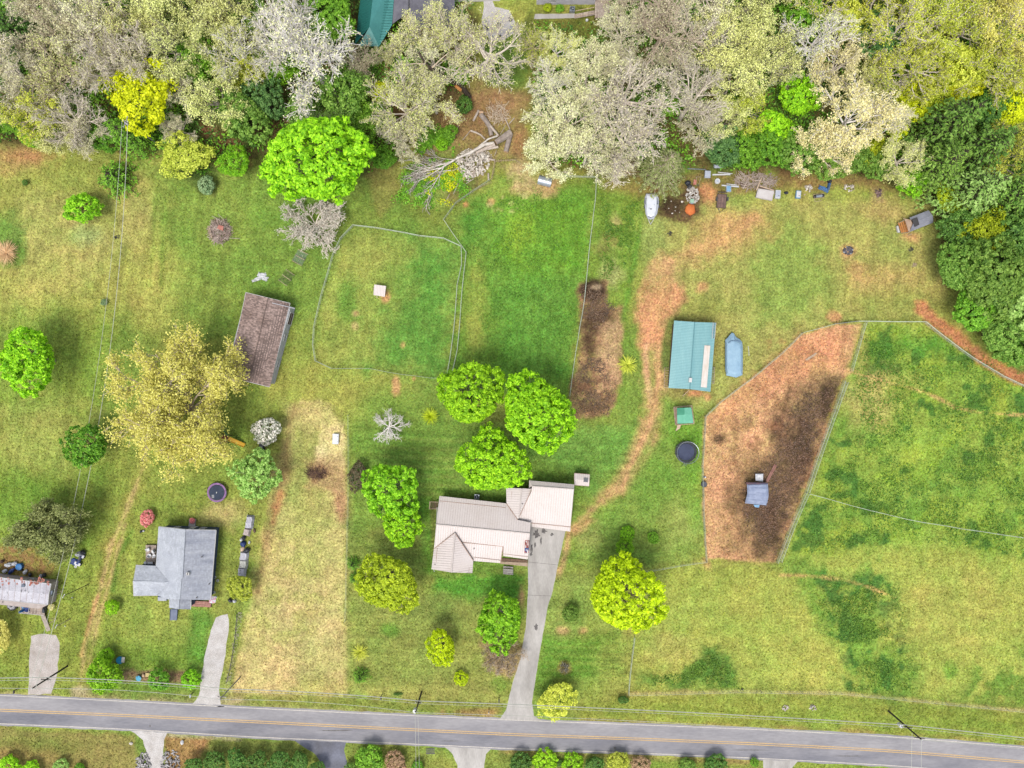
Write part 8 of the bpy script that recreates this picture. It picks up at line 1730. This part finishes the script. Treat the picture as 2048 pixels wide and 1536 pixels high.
q4 = [(1165, 690), (1590, 680), (1600, 740), (1608, 900), (1565, 1140), (1400, 1125), (1115, 1090), (1160, 960), (1175, 820)]; 
mb = MB(); ph = 1.3; vs = []; nx_, ny_ = 12, 12
def edge(u, v):
    L_ = (1165 + 10 * v * 2 - 60 * max(0, v - .5) * 2, 690 + v * 400); R_e = (1590 + 18 * math.sin(v * 3) - 30 * max(0, v - .6) * 2, 680 + v * 455); return (L_[0] * (1 - u) + R_e[0] * u, L_[1] * (1 - u) + R_e[1] * u)
for j in range(ny_ + 1):
    for i in range(nx_ + 1):
        u, v = i / nx_, j / ny_; x, y = edge(u, v); z_ = 1.75 - .35 * abs(v - .25) + .05 * math.sin(v * 22 + u * 3) + .03 * math.sin(u * 9 + v * 4) - (1.0 if i in (0, nx_) or j in (0, ny_) else 0) * .25; vs.append(yp(x, y, z_))
mb.add(vs, [(j * (nx_ + 1) + i, (j + 1) * (nx_ + 1) + i, (j + 1) * (nx_ + 1) + i + 1, j * (nx_ + 1) + i + 1) for j in range(ny_) for i in range(nx_)]); mb.build('tarp', mat('grey_blue_tarp', A(166, 176, 200), A(140, 152, 180), rough=.45, var=.06, bump=.4, bscale=2), s)
mb = MB(); mb.slab([yp(1150, 665, 1.7), yp(1590, 672, 1.7), yp(1590, 700, 1.72), yp(1155, 705, 1.72)], .1); mb.build('ridge_beam', mat('navy_beam', A(66, 76, 104), A(120, 84, 84), var=.2, scale=1.5), s)
for x, y in ((1175, 700), (1580, 690), (1565, 1110), (1150, 1070)): mb = MB(); p = yp(x, y, 1.3); mb.box((p.x, p.y, 0), (.12, .12, 1.4)); mb.build('post', M_WOODD, s)
mb = MB(); mb.slab([yp(1300, 1120, .9), yp(1430, 1125, .9), yp(1410, 1180, .7), yp(1330, 1170, .7)], .04); mb.build('tarp_flap', M_LTB, s)
s = thing('feed_table', 'small square white table above the tarped shelter in the clay paddock', 'table', yp(1418, 560)); P3 = [yp(1340, 490, .7), yp(1500, 488, .7), yp(1495, 645, .7), yp(1345, 630, .7)]; mb = MB(); mb.slab(P3, .06); mb.build('table_top', M_BAGW, s); mb = MB(); c = yp(1412, 540, .7); mb.box((c.x, c.y, .7), (.75, .55, .12)); mb.build('tray', M_PLW, s); mb = MB(); c = yp(1428, 575, .85); mb.cyl((c.x, c.y, .82), .08, .04, 8); mb.build('hole_rim', M_BLK, s)
for p in P3: mb = MB(); mb.box((p.x * 1, p.y, 0), (.08, .08, .64)); mb.build('leg', M_WOODD, s)
s = thing('plank_ramp', 'reddish-brown plank walkway lying diagonally beside the tarped shelter', 'ramp', yp(1665, 480)); a_, b_, c_, d_ = yp(1725, 290, .2), yp(1782, 318, .2), yp(1600, 665, .25), yp(1545, 640, .25)
for k in range(2): mb = MB(); u0, u1 = k * .5 + .02, k * .5 + .48; mb.slab([a_.lerp(b_, u0), a_.lerp(b_, u1), d_.lerp(c_, u1), d_.lerp(c_, u0)], .06); mb.build('plank', mat('reddish_plank', A(176, 128, 112), A(146, 100, 88), var=.18, scale=2) if k == 0 else bpy.data.materials['reddish_plank'], s)
mb = MB(); a_, b_ = W(1633, 706, .15), W(1612, 720, .15); d = b_ - a_; c = (a_ + b_) / 2; mb.box((c.x, c.y, .02), (d.length, .28, .09), math.degrees(math.atan2(d.y, d.x))); mb.box((c.x + .1, c.y - .2, .02), (d.length * .8, .12, .06), math.degrees(math.atan2(d.y, d.x))); solo(mb, 'board', M_WOODP, 'pale board lying on the bare clay in the upper part of the paddock', 'board')
mb = MB(); a_, b_ = W(1496, 692, .1), W(1498, 712, .1); mb.tube([a_, (a_ + b_) / 2 + Vector((.05, 0, .05)), b_], .05, 5); solo(mb, 'plank', M_PLW, 'thin white stick on the grass right of the pale blue tarped boat', 'stick')

# ---- row of clutter right of the grey house
def zp(x, y): return (250 + x / 6.4, 1010 + y / 6.4)
M_CLR = mat('greyish_white_tarp', A(220, 218, 226), A(186, 184, 192), scale=1.2, var=.12)
s = thing('covered_woodpile', 'narrow pile under a crumpled white tarp at the upper end of the clutter row', 'tarped pile', W(*zp(1585, 270)))
for (x, y, a_, b_, rz, sd) in ((1590, 190, 1.5, 1.6, -5, 1), (1578, 260, 1.6, 1.5, -8, 2), (1550, 350, 1.4, 1.6, -18, 3)):
    mb = MB(); c = W(*zp(x, y), .8); mb.sheet((c.x, c.y, .8), a_, b_, rz, 7, 7, lambda u, v, sd=sd: (.06 * math.sin(v * 5 + sd), .05 * math.sin(u * 5), .12 * math.cos(u * 1.6) + .05 * math.sin(u * 7 + v * 5 + sd) - (.72 if abs(u) > .98 or (abs(v) > .98) else 0))); mb.build('tarp_fold', M_CLR if sd < 3 else mat('pinkish_tarp', A(214, 198, 190), var=.15), s)
s = thing('covered_woodpile', 'longer pile under a stained white tarp at the lower end of the clutter row', 'tarped pile', W(*zp(1500, 750)))
for (x, y, a_, b_, rz, sd) in ((1512, 660, 1.7, 1.9, -8, 1), (1505, 760, 1.7, 1.9, -8, 2), (1485, 860, 1.6, 1.8, -8, 3)):
    mb = MB(); c = W(*zp(x, y), .8); mb.sheet((c.x, c.y, .8), a_, b_, rz, 7, 7, lambda u, v, sd=sd: (.05 * math.sin(v * 4 + sd), .04 * math.sin(u * 5), .14 * math.cos(u * 1.6) + .04 * math.sin(u * 6 + v * 4 + sd) - (.72 if abs(u) > .98 or abs(v) > .98 else 0))); mb.build('tarp_fold', M_CLR if sd != 2 else mat('greenish_tarp', A(206, 206, 196), A(176, 176, 170), var=.12), s)
for k in range(7): mb = MB(); p0, p1 = W(*zp(1455, 770 + k * 18), .95), W(*zp(1485, 768 + k * 18), .95); mb.tube([p0, p1], .03, 4); mb.build('tie', M_STAINM, s)
for i, (x, y, r_, m_, lb) in enumerate(((1520, 420, (.4, .5, .5), M_BLK, 'black bag at the top of the dark middle of the clutter row'), (1510, 500, (.55, .6, .6), M_NAVY, 'navy bag in the middle of the clutter row'), (1560, 580, (.6, .5, .6), M_BLK, 'black bag at the lower right of the dark clutter'), (1500, 565, (.5, .4, .4), M_WOODP, 'tan sack below the navy bag in the clutter row'), (1590, 478, (.35, .2, .2), M_BAGW, 'small white bag sticking out right of the clutter row'), (1655, 330, (.4, .25, .25), M_WOODD, 'brown log-like sack right of the upper white tarp'), (1490, 445, (.3, .35, .4), M_BAGW, 'white striped bag left of the navy bag in the clutter row'), (1345, 1225, (.5, .35, .4), M_BLK, 'dark bag under the small pale tree'), (1400, 1232, (.35, .3, .35), M_BAGW, 'white bag under the small pale tree'))): lumpthing('bag', 'bag', lb, *zp(x, y), r_, m_, 20 * i, 70 + i)
lumpthing('garden_pot', 'pot', 'black pot on the lawn under the pink bush', 282, 1063, (.28, .25, .3), M_BLK, 0, 8, jit=.05); lumpthing('garden_pot', 'pot', 'white pot beside the black one under the pink bush', 287, 1062, (.2, .2, .25), M_PLW, 0, 9, jit=.05)
# quad bike with tarp
s = thing('quad_bike', 'blue and white quad bike on the grass right of the drooping tree', 'quad bike', W(158, 1120)); c = W(158, 1120, .7); R_ = Matrix.Rotation(math.radians(-25), 3, 'Z')
def L3(x, y, z_): v = R_ @ Vector((x, y, 0)); return Vector((c.x + v.x, c.y + v.y, z_))
for sx in (-1, 1):
    for sy in (-1, 1): mb = MB(); mb.tube([L3(sx * .5 - .14, sy * .85, .32), L3(sx * .5 + .14, sy * .85, .32)], .32, 12); mb.build('wheel', M_BLK, s)
mb = MB(); mb.box(L3(0, 0, .35), (.5, 1.9, .4), -25); mb.build('body', M_NAVY, s); mb = MB(); mb.box(L3(0, .35, .75), (.4, .9, .14), -25, taper=.8); mb.build('seat', M_BLK, s)
for sy, m_ in ((.9, M_BAGW), (-.85, M_PLW)): mb = MB(); mb.box(L3(0, sy, .68), (1.25, .65, .06), -25, taper=.85); mb.build('fender', m_, s)
for sx in (-.22, .05): mb = MB(); mb.box(L3(sx, -1.3, .6), (.16, .9, .05), -25); mb.build('rack_bar', M_PLW, s)
mb = MB(); mb.tube([L3(-.5, -.35, 1.05), L3(0, -.3, 1.0), L3(.5, -.35, 1.05)], .04, 5); mb.build('handlebar', M_STAINM, s)
cloth('tarp', 'tarp', 'dark blue tarp fallen beside the quad bike', 148, 1124, 1.5, 1.4, -20, .2, M_NAVY, .06, 31); lumpthing('bag', 'bag', 'grey-white sack on top of the quad bike', 157, 1108, (.5, .45, 1.1), M_BAGW, 0, 33); lumpthing('bag', 'bag', 'black sack behind the quad bike', 165, 1106, (.55, .5, .6), M_BLK, 0, 34)
# ornaments in the mulch bed by the road
s = thing('wading_pool', 'bright blue tub with a pinkish board over one side, above the mulch bed', 'tub', W(240, 1320)); c = W(239, 1321, .3); mb = MB(); mb.cyl((c.x, c.y, 0), .72, .28, 18); mb.build('basin', mat('pool_blue', A(50, 168, 214), A(40, 150, 200), var=.08), s); mb = MB(); mb.box((c.x + .75, c.y + .15, .3), (.6, 1.1, .08), -8); mb.build('board', M_SPLIT, s)
mb = MB(); 
s = thing('bird_bath', 'sky-blue figure-shaped bird bath on the mulch bed', 'bird bath', W(277, 1357)); c = W(277, 1357, .6); mb = MB(); mb.cyl((c.x, c.y, .5), .45, .1, 9, .55); mb.build('bowl', mat('sky_blue', A(110, 196, 224), A(84, 172, 206), var=.1), s); mb = MB(); mb.cyl((c.x, c.y, 0), .25, .5, 8, .14); mb.build('stand', bpy.data.materials['sky_blue'], s); mb = MB(); mb.lump((c.x - .35, c.y + .3, .65), (.16, .2, .12), 8, 5, .1); mb.lump((c.x + .3, c.y + .28, .65), (.14, .16, .12), 8, 5, .1); mb.build('bird', bpy.data.materials['sky_blue'], s)
lumpthing('stone', 'stone', 'round tan stone right of the blue bird bath', 287, 1351, (.32, .34, .3), M_CUT, 0, 3, n=9, jit=.1); mb = MB(); c = W(297, 1350, .3); mb.box((c.x, c.y, 0), (1.3, .8, .32), -2, taper=.92); solo(mb, 'stone_slab', mat('yellow_stone', A(226, 206, 140), A(206, 180, 120), var=.15), 'yellowish rectangular stone slab in the mulch bed beside the tan stone', 'stone')
# culvert rocks
for i, (x, y, rx, ry, lb) in enumerate(((287, 1528, 1.5, 2.4, 'heap of pale grey rocks left of the gravel drive mouth south of the road'), (342, 1526, 2.0, 2.6, 'heap of pale grey rocks right of the gravel drive mouth south of the road'))): chunks('rock_heap', 'rocks', lb, x, y, rx, ry, .4, 110, .5, mat('grey_rocks', A(214, 208, 204), A(150, 144, 142), var=.2, tint=.4) if i == 0 else bpy.data.materials['grey_rocks'], 90 + i)
lumpthing('stone', 'stone', 'single white stone on the bank south of the road', 364, 1485, (.3, .42, .3), M_PLW, 0, 4, n=9); lumpthing('stone', 'stone', 'pale stone in the grass left of the gravel drive south of the road', 262, 1487, (.35, .3, .2), M_SPLIT, 0, 5, n=9)
for i, (x, y) in enumerate(((1570, 1415), (1626, 1415))): chunks('rock_heap', 'rocks', ('small heap of pale rocks on the verge, the left of two', 'small heap of pale rocks on the verge, the right of two')[i], x, y, .7, .6, .3, 24, .35, M_SPLIT, 95 + i)
mb = MB()
s = thing('drain_grate', 'dark iron drain grate in the grass south of the road', 'drain grate', W(861, 1502)); c = W(861, 1502)
for k in range(8): mb = MB(); mb.box((c.x - .75 + k * .21, c.y, .02), (.1, .9, .06)); mb.build('bar', M_STAINM, s)
mb = MB(); mb.box((c.x, c.y + .5, .01), (1.8, .12, .08)); mb.box((c.x, c.y - .5, .01), (1.8, .12, .08)); mb.build('rim', M_STAINM, s)
plant('low_hedge', 'small2', 795, 1388, 11, 'dark', 'dark', 'long dark streak of tufted grass on the verge by the utility pole', 'grass tuft', stretch=(1.0, .3), rot=0, hscale=.3)
# low stone-edged bed with vines along the gravel drive
s = thing('vine_trellis', 'low dark rail and overgrown pale wire trellis along the right of the gravel drive', 'trellis', W(460, 1310)); mb = MB(); mb.tube([W(474, 1228, .3), W(468, 1290, .3), W(459, 1340, .3), W(452, 1368, .3)], .06, 5); mb.build('rail', M_BLK, s)
mb = MB(); rg = random.Random(4)
for k in range(150):
    u = rg.random(); x = 481 - u * 25 + rg.uniform(-5, 4); y = 1228 + u * 140; p = W(x, y, .3); a = rg.uniform(0, 3.14); mb.tube([p + Vector((-.25 * math.cos(a), -.25 * math.sin(a), rg.uniform(-.2, .2))), p + Vector((.25 * math.cos(a), .25 * math.sin(a), rg.uniform(-.1, .3)))], .02, 3)
mb.build('wires', M_LOGP, s, kind='stuff'); mb = MB(); mb.tube([W(476, 1226, .4), W(484, 1226, .4)], .08, 4); mb.build('end_bar', M_LOGP, s)

# ---- mailboxes and signs
def mailbox(px, py, label, m=M_BLK, rz=0):
    s = thing('mailbox', label, 'mailbox', W(px, py)); c = W(px, py, 1.1); mb = MB(); mb.box((c.x, c.y, 0), (.12, .12, 1.05), rz); mb.build('post', M_WOODD, s); mb = MB(); mb.box((c.x, c.y - .15, 1.02), (.26, .6, .2), rz); mb.tube([(c.x, c.y - .45, 1.22), (c.x, c.y + .15, 1.22)], .13, 10); mb.build('box', m, s); mb = MB(); mb.box((c.x + .17, c.y - .1, 1.12), (.03, .05, .25), rz); mb.build('flag', M_RUST, s)
mailbox(28, 1382, 'dark mailbox beside the road left of the gravel pad'); mailbox(381, 1390, 'mailbox with a pale top left of the white gravel drive', M_GALV); mailbox(762, 1394, 'black mailbox on the verge left of the middle utility pole'); mailbox(998, 1400, 'black mailbox at the left side of the driveway mouth')
s = thing('marker_post', 'slim white marker post on the verge left of the driveway mouth', 'marker post', W(978, 1420)); mb = MB(); mb.box((*W(978, 1420).xy, 0), (.14, .06, 1.1)); mb.build('post', M_PLW, s); mb = MB(); mb.box((*W(978, 1420).xy, 1.1), (.2, .08, .3)); mb.build('cap', M_PLW, s)
mb = MB(); a_ = W(1248, 1393); mb.tube([(a_.x, a_.y, .02), (a_.x + .2, a_.y + .1, .35)], .07, 5); solo(mb, 'stake', M_PLW, 'short white stake by the lower fence corner', 'stake')
mb = MB(); a_ = W(1484, 1378); mb.box((a_.x, a_.y, 0), (.3, .3, .35), 20, taper=.8); solo(mb, 'valve_box', M_STAINM, 'small dark box on the lower pasture fence line', 'box')
# ------------------------------------------------------------------ fences
M_POST = mat('fence_post', A(214, 212, 190), A(186, 178, 150), var=.15, scale=3); M_WIRE = mat('fence_wire', A(206, 216, 196), A(190, 200, 176), var=.06, rough=.5, scale=2)
def fence(pts, label, closed=False, hgt=1.25, step=3.0, top=.042, mesh=.45, ms=None, pr=.05, mw=.013, rows=5, wm=None, group='wire fences'):
    P_ = [W(*p) for p in pts]; P_ = P_ + [P_[0]] if closed else P_; c = P_[0]
    s = thing('fence', label, 'fence', (c.x, c.y, 0), group); wires = MB(); post_me = None
    for a, b_ in zip(P_[:-1], P_[1:]):
        L_ = (b_ - a).length; n = max(1, round(L_ / step)); sag = [random.uniform(-.06, .06) for _ in range(n + 1)]
        d = (b_ - a) / L_; nv = Vector((-d.y, d.x, 0)); pp = [a.lerp(b_, k / n) + nv * (sag[k] if 0 < k < n else 0) for k in range(n + 1)]
        for k in range(n):
            p = pp[k]
            if post_me is None:
                mb = MB(); mb.cyl((p.x, p.y, 0), pr, hgt + .12, 6); o = mb.build('post', M_POST, s); post_me = (o, p)
            else:
                o = post_me[0].copy(); COL.objects.link(o); o.parent = s; o.location = (p.x - post_me[1].x, p.y - post_me[1].y, 0)
            q_ = pp[k + 1]
            for r_ in range(rows): z_ = hgt * (r_ + .6) / (rows - .4); wires.tube([(p.x, p.y, min(z_, hgt)), (q_.x, q_.y, min(z_, hgt) - random.uniform(0, .03))], top if r_ == rows - 1 else mw, 3, caps=False)
            l_ = (q_ - p).length; m_ = max(1, int(l_ / mesh))
            for j in range(1, m_ + 1): t_ = p.lerp(q_, j / (m_ + .5)); wires.tube([(t_.x, t_.y, .05), (t_.x, t_.y, hgt)], mw, 3, caps=False)
    p = P_[-1]; o = post_me[0].copy(); COL.objects.link(o); o.parent = s; o.location = (p.x - post_me[1].x, p.y - post_me[1].y, 0)
    wires.build('wire_mesh', wm or M_WIRE, s); return s
fence([(708, 452), (752, 457), (840, 473), (888, 478), (923, 494), (924, 530), (915, 570), (908, 660), (900, 720), (893, 757), (860, 756), (780, 745), (740, 737), (665, 737), (633, 722), (628, 690), (630, 655), (645, 590), (668, 510), (683, 478)], 'pale wire fence closing the ring paddock with the little hut', True)
fence([(980, 362), (945, 385), (912, 408), (888, 441), (923, 492), (933, 506), (928, 550), (915, 700), (905, 745)], 'wire fence from the log clearing down beside the ring paddock')
fence([(1110, 348), (1140, 355), (1192, 356), (1190, 400), (1180, 480), (1168, 600), (1155, 680), (1143, 760), (1139, 792)], 'wire fence down the right side of the lush field to the lime trees')
fence([(1411, 1120), (1407, 1060), (1405, 1020), (1403, 930), (1409, 832), (1440, 803), (1500, 758), (1560, 708), (1602, 666), (1668, 648)], 'pale fence along the left side of the bare clay paddock')
fence([(1712, 643), (1780, 644), (1845, 644), (1893, 682), (1940, 716), (2000, 752), (2080, 790)], 'pale fence along the top of the right pasture beside the red path', top=.06)
fence([(1728, 646), (1712, 700), (1700, 742)], 'short fence from the metal gate to the corner of the dark soil'); fence([(1691, 765), (1660, 850), (1636, 920), (1614, 986), (1590, 1040), (1559, 1122)], 'fence along the right side of the dark soil, nearer the pasture'); fence([(1686, 762), (1655, 848), (1630, 918), (1609, 984), (1584, 1040), (1552, 1124)], 'second fence line right against the dark soil of the clay paddock', mesh=.8)
fence([(1614, 986), (1700, 1010), (1810, 1037), (1920, 1056), (2070, 1078)], 'single wire fence crossing the right pasture', rows=3, mesh=1.2, step=4)
fence([(1411, 1122), (1360, 1129), (1290, 1141)], 'thin fence from the clay paddock corner to the bright yellow-green tree', rows=3, mesh=1.0); fence([(1268, 1272), (1262, 1320), (1256, 1386)], 'short fence from the bright yellow-green tree down to the verge', rows=4, mesh=.6)
fence([(1256, 1386), (1480, 1380), (1680, 1383), (1850, 1400), (2090, 1424)], 'long thin fence along the verge side of the lower pasture', rows=3, mesh=1.6, step=4, top=.03)
fence([(698, 830), (699, 950), (696, 1100), (692, 1240)], 'faint thin fence along the right edge of the hay field', rows=2, mesh=3, step=5, top=.02)
# slatted sections at the clearing
def slat_fence(pts, label, sp=.32, l_=1.0):
    P_ = [W(*p) for p in pts]; c = P_[0]; s = thing('picket_fence', label, 'fence', (c.x, c.y, 0))
    for a, b_ in zip(P_[:-1], P_[1:]):
        d = (b_ - a); n = max(1, int(d.length / sp)); dn = d.normalized()
        for k in range(n):
            p = a.lerp(b_, k / n); lean = Vector((-dn.y, dn.x, 0)) * .28; mb = MB(); mb.tube([(p.x, p.y, .02), (p.x + lean.x, p.y + lean.y, l_)], .045, 4); mb.build('picket', M_WOODP, s)
        mb = MB(); mb.tube([a + Vector((0, 0, .8)), b_ + Vector((0, 0, .8))], .035, 4); mb.build('rail', M_WOODP, s)
slat_fence([(989, 325), (986, 345), (982, 362)], 'leaning picket fence running down beside the firewood heap'); slat_fence([(982, 366), (966, 373), (950, 381)], 'short row of leaning pickets at the foot of the log clearing'); slat_fence([(989, 325), (1012, 323), (1030, 322), (1042, 330)], 'low picket fence along the bottom of the log clearing', .45, .7)
# metal gate of the clay paddock
s = thing('field_gate', 'grey metal gate at the top corner of the clay paddock', 'gate', W(1690, 646)); a, b_ = W(1670, 648), W(1712, 643)
for z_ in (.25, .5, .75, 1.0, 1.2): mb = MB(); mb.tube([a + Vector((0, 0, z_)), b_ + Vector((0, 0, z_))], .04, 5); mb.build('bar', M_GALV, s)
for p in (a, a.lerp(b_, .5), b_): mb = MB(); mb.cyl((p.x, p.y, 0), .06, 1.3, 6); mb.build('upright', M_GALV, s)

# ------------------------------------------------------------------ utility poles and wires
M_POLE = mat('dark_pole_wood', A(84, 76, 70), A(60, 56, 54), var=.2, scale=3); M_POLEG = mat('grey_pole_wood', A(196, 190, 186), A(160, 152, 148), var=.15, scale=3); M_CABLE = mat('pale_cable', A(222, 222, 206), var=.05, rough=.4)
POLES = {}
def pole(key, base, hgt, label, m, arm=None, armz=None, tr_=None, r=.16):
    b0 = W(*base); s = thing('utility_pole', label, 'utility pole', b0); mb = MB(); mb.cyl((b0.x, b0.y, -.1), r * 1.15, hgt + .1, 10, r * .8); mb.build('shaft', m, s); mb = MB(); mb.cyl((b0.x, b0.y, hgt), r * .5, .3, 8); mb.build('insulator', M_PLW, s)
    for az, L_, ang in (arm or []):
        mb = MB(); mb.box((b0.x, b0.y - .0, az), (L_, .12, .12), ang); ar = mb.build('crossarm', m, s); ORIGIN[ar.name] = ORIGIN[s.name]
        for q_ in (-.45, .45): v = Matrix.Rotation(math.radians(ang), 3, 'Z') @ Vector((L_ * q_, 0, 0)); mb = MB(); mb.cyl((b0.x + v.x, b0.y + v.y, az + .12), .06, .18, 6); mb.build('insulator', M_PLW, ar)
    if tr_: mb = MB(); mb.cyl((b0.x + tr_[0], b0.y + tr_[1], tr_[2]), .36, .95, 14); t2 = mb.build('transformer', M_PLW, s); ORIGIN[t2.name] = ORIGIN[s.name]; mb = MB(); mb.cyl((b0.x + tr_[0], b0.y + tr_[1], tr_[2] + .95), .07, .2, 6); mb.build('bushing', M_GALV, t2)
    POLES[key] = (b0, hgt); return s
pole('p0', (135, 1332), 10.2, 'black leaning-looking utility pole over the gravel pad at lower left', M_POLE, [(6.4, 1.9, -4)])
pole('p1', (480, 1355), 9.6, 'slim grey utility pole beside the vine trellis at the gravel drive', M_POLEG, [(8.6, 1.6, -4)], r=.11)
pole('p2', (843, 1384), 8.6, 'dark utility pole with a white transformer at the middle of the road verge', M_POLE, [(4.4, 1.2, -6)], None, (-.25, -.1, 7.2))
pole('p3', (1777, 1422), 11.2, 'tall utility pole with a transformer at the right end of the road', M_POLE, [(6.6, 2.0, -6), (10.6, 1.9, -6)], None, (-.5, -.35, 4.6))
pole('p4', (312, 285), 11.6, 'grey utility pole at the edge of the woods, leaning up to the left', M_POLEG, [(10.9, 2.2, 70)], None, (-.3, .2, 9.3), r=.14)
for i, (b0, h_, lb) in enumerate((((178, 1168), 8.0, 'taller thin pole with a short arm between the mobile home and the worn lane'), ((142, 1237), 4.6, 'shorter thin pole with a short arm below the taller thin one'))):
    p = W(*b0); s = thing('thin_pole', lb, 'pole', p); mb = MB(); mb.cyl((p.x, p.y, 0), .07, h_, 6, .05); mb.build('shaft', M_WOODD if i == 0 else M_WOOD, s); mb = MB(); mb.box((p.x, p.y, h_ - .1), (.9, .08, .08), 60); mb.build('arm', M_PLW, s); q_ = W(145 if i == 0 else 131, 1195 if i == 0 else 1252, 0); mb = MB(); mb.lump((q_.x, q_.y, .1), (.12, .12, .12), 8, 5, .02); solo(mb, 'lawn_light', M_PLW, ('small white lawn light beside the taller thin pole', 'small white lawn light beside the shorter thin pole')[i], 'lawn light')
WN = [0]
def wire(a, b_, sag, r, label, group='overhead wires', m=None, n=26):
    a = Vector(a); b_ = Vector(b_); pts_ = []
    for k in range(n + 1):
        u = k / n; p = a.lerp(b_, u); p.z -= sag * 4 * u * (1 - u); pts_.append(p)
    mb = MB(); mb.tube(pts_, r, 4, caps=False); o = mb.build('overhead_wire', m or M_CABLE, None); tag(o, label, 'wire', group)
def top(k, dz=0, dx=0, dy=0): b0, h_ = POLES[k]; return Vector((b0.x + dx, b0.y + dy, h_ + dz))
end_l = Vector((-150, -58.2, 9)); end_r = Vector((150, -74.5, 10))
chain = [('left edge', end_l), ('p0', None), ('p1', None), ('p2', None), ('p3', None), ('right edge', end_r)]
names_ = {'p0': 'black pole', 'p1': 'slim grey pole', 'p2': 'middle transformer pole', 'p3': 'right-hand pole'}
HT = {'p0': 6.2, 'p1': 6.0, 'p2': 4.6, 'p3': 6.4}
for i in range(len(chain) - 1):
    (ka, va), (kb, vb) = chain[i], chain[i + 1]; na = names_.get(ka, 'left edge'); nb = names_.get(kb, 'right edge')
    A0 = va if va is not None else top(ka, .2); B0 = vb if vb is not None else top(kb, .2)
    wire(A0, B0, 1.4, .04, 'top wire along the road between the %s and the %s' % (na, nb), 'wires along the road')
    A1 = Vector((A0.x, A0.y + .3, HT.get(ka, 6.2))); B1 = Vector((B0.x, B0.y + .3, HT.get(kb, 6.2)))
    wire(A1, B1, 0.8, .08, 'thick lower cable along the road between the %s and the %s' % (na, nb), 'wires along the road')
    wire(A1 + Vector((0, -.3, .5)), B1 + Vector((0, -.3, .5)), .9, .03, 'thin middle cable between the %s and the %s' % (na, nb), 'wires along the road')
wire(top('p4', -.5, -.6, .2), top('p0', .1, -.5, 0), 5.0, .035, 'left one of two long wires from the woods down to the black pole', 'wires across the left field', n=50)
wire(top('p4', -.5, .4, -.3), top('p0', .1, .6, 0), 6.4, .05, 'right, thicker one of two long wires from the woods down to the black pole', 'wires across the left field', n=50)
e2 = POLES['p2'][0]; wire(top('p2', .1, -.1), (e2.x + .2, e2.y - 40, 9), 1.2, .028, 'left side wire crossing the road from the middle transformer pole', 'side wires crossing the road'); wire(top('p2', -1.2, .25), (e2.x + .9, e2.y - 40, 8), 1.2, .028, 'right side wire crossing the road from the middle transformer pole', 'side wires crossing the road')
e3 = POLES['p3'][0]; wire(top('p3', .1), (e3.x + 3.2, e3.y - 40, 9.5), 1.2, .028, 'right side wire crossing the road from the right-hand pole', 'side wires crossing the road'); wire(top('p3', -2.4, -.3), (e3.x + 1.6, e3.y - 40, 8), 1.2, .028, 'left side wire crossing the road from the right-hand pole', 'side wires crossing the road')
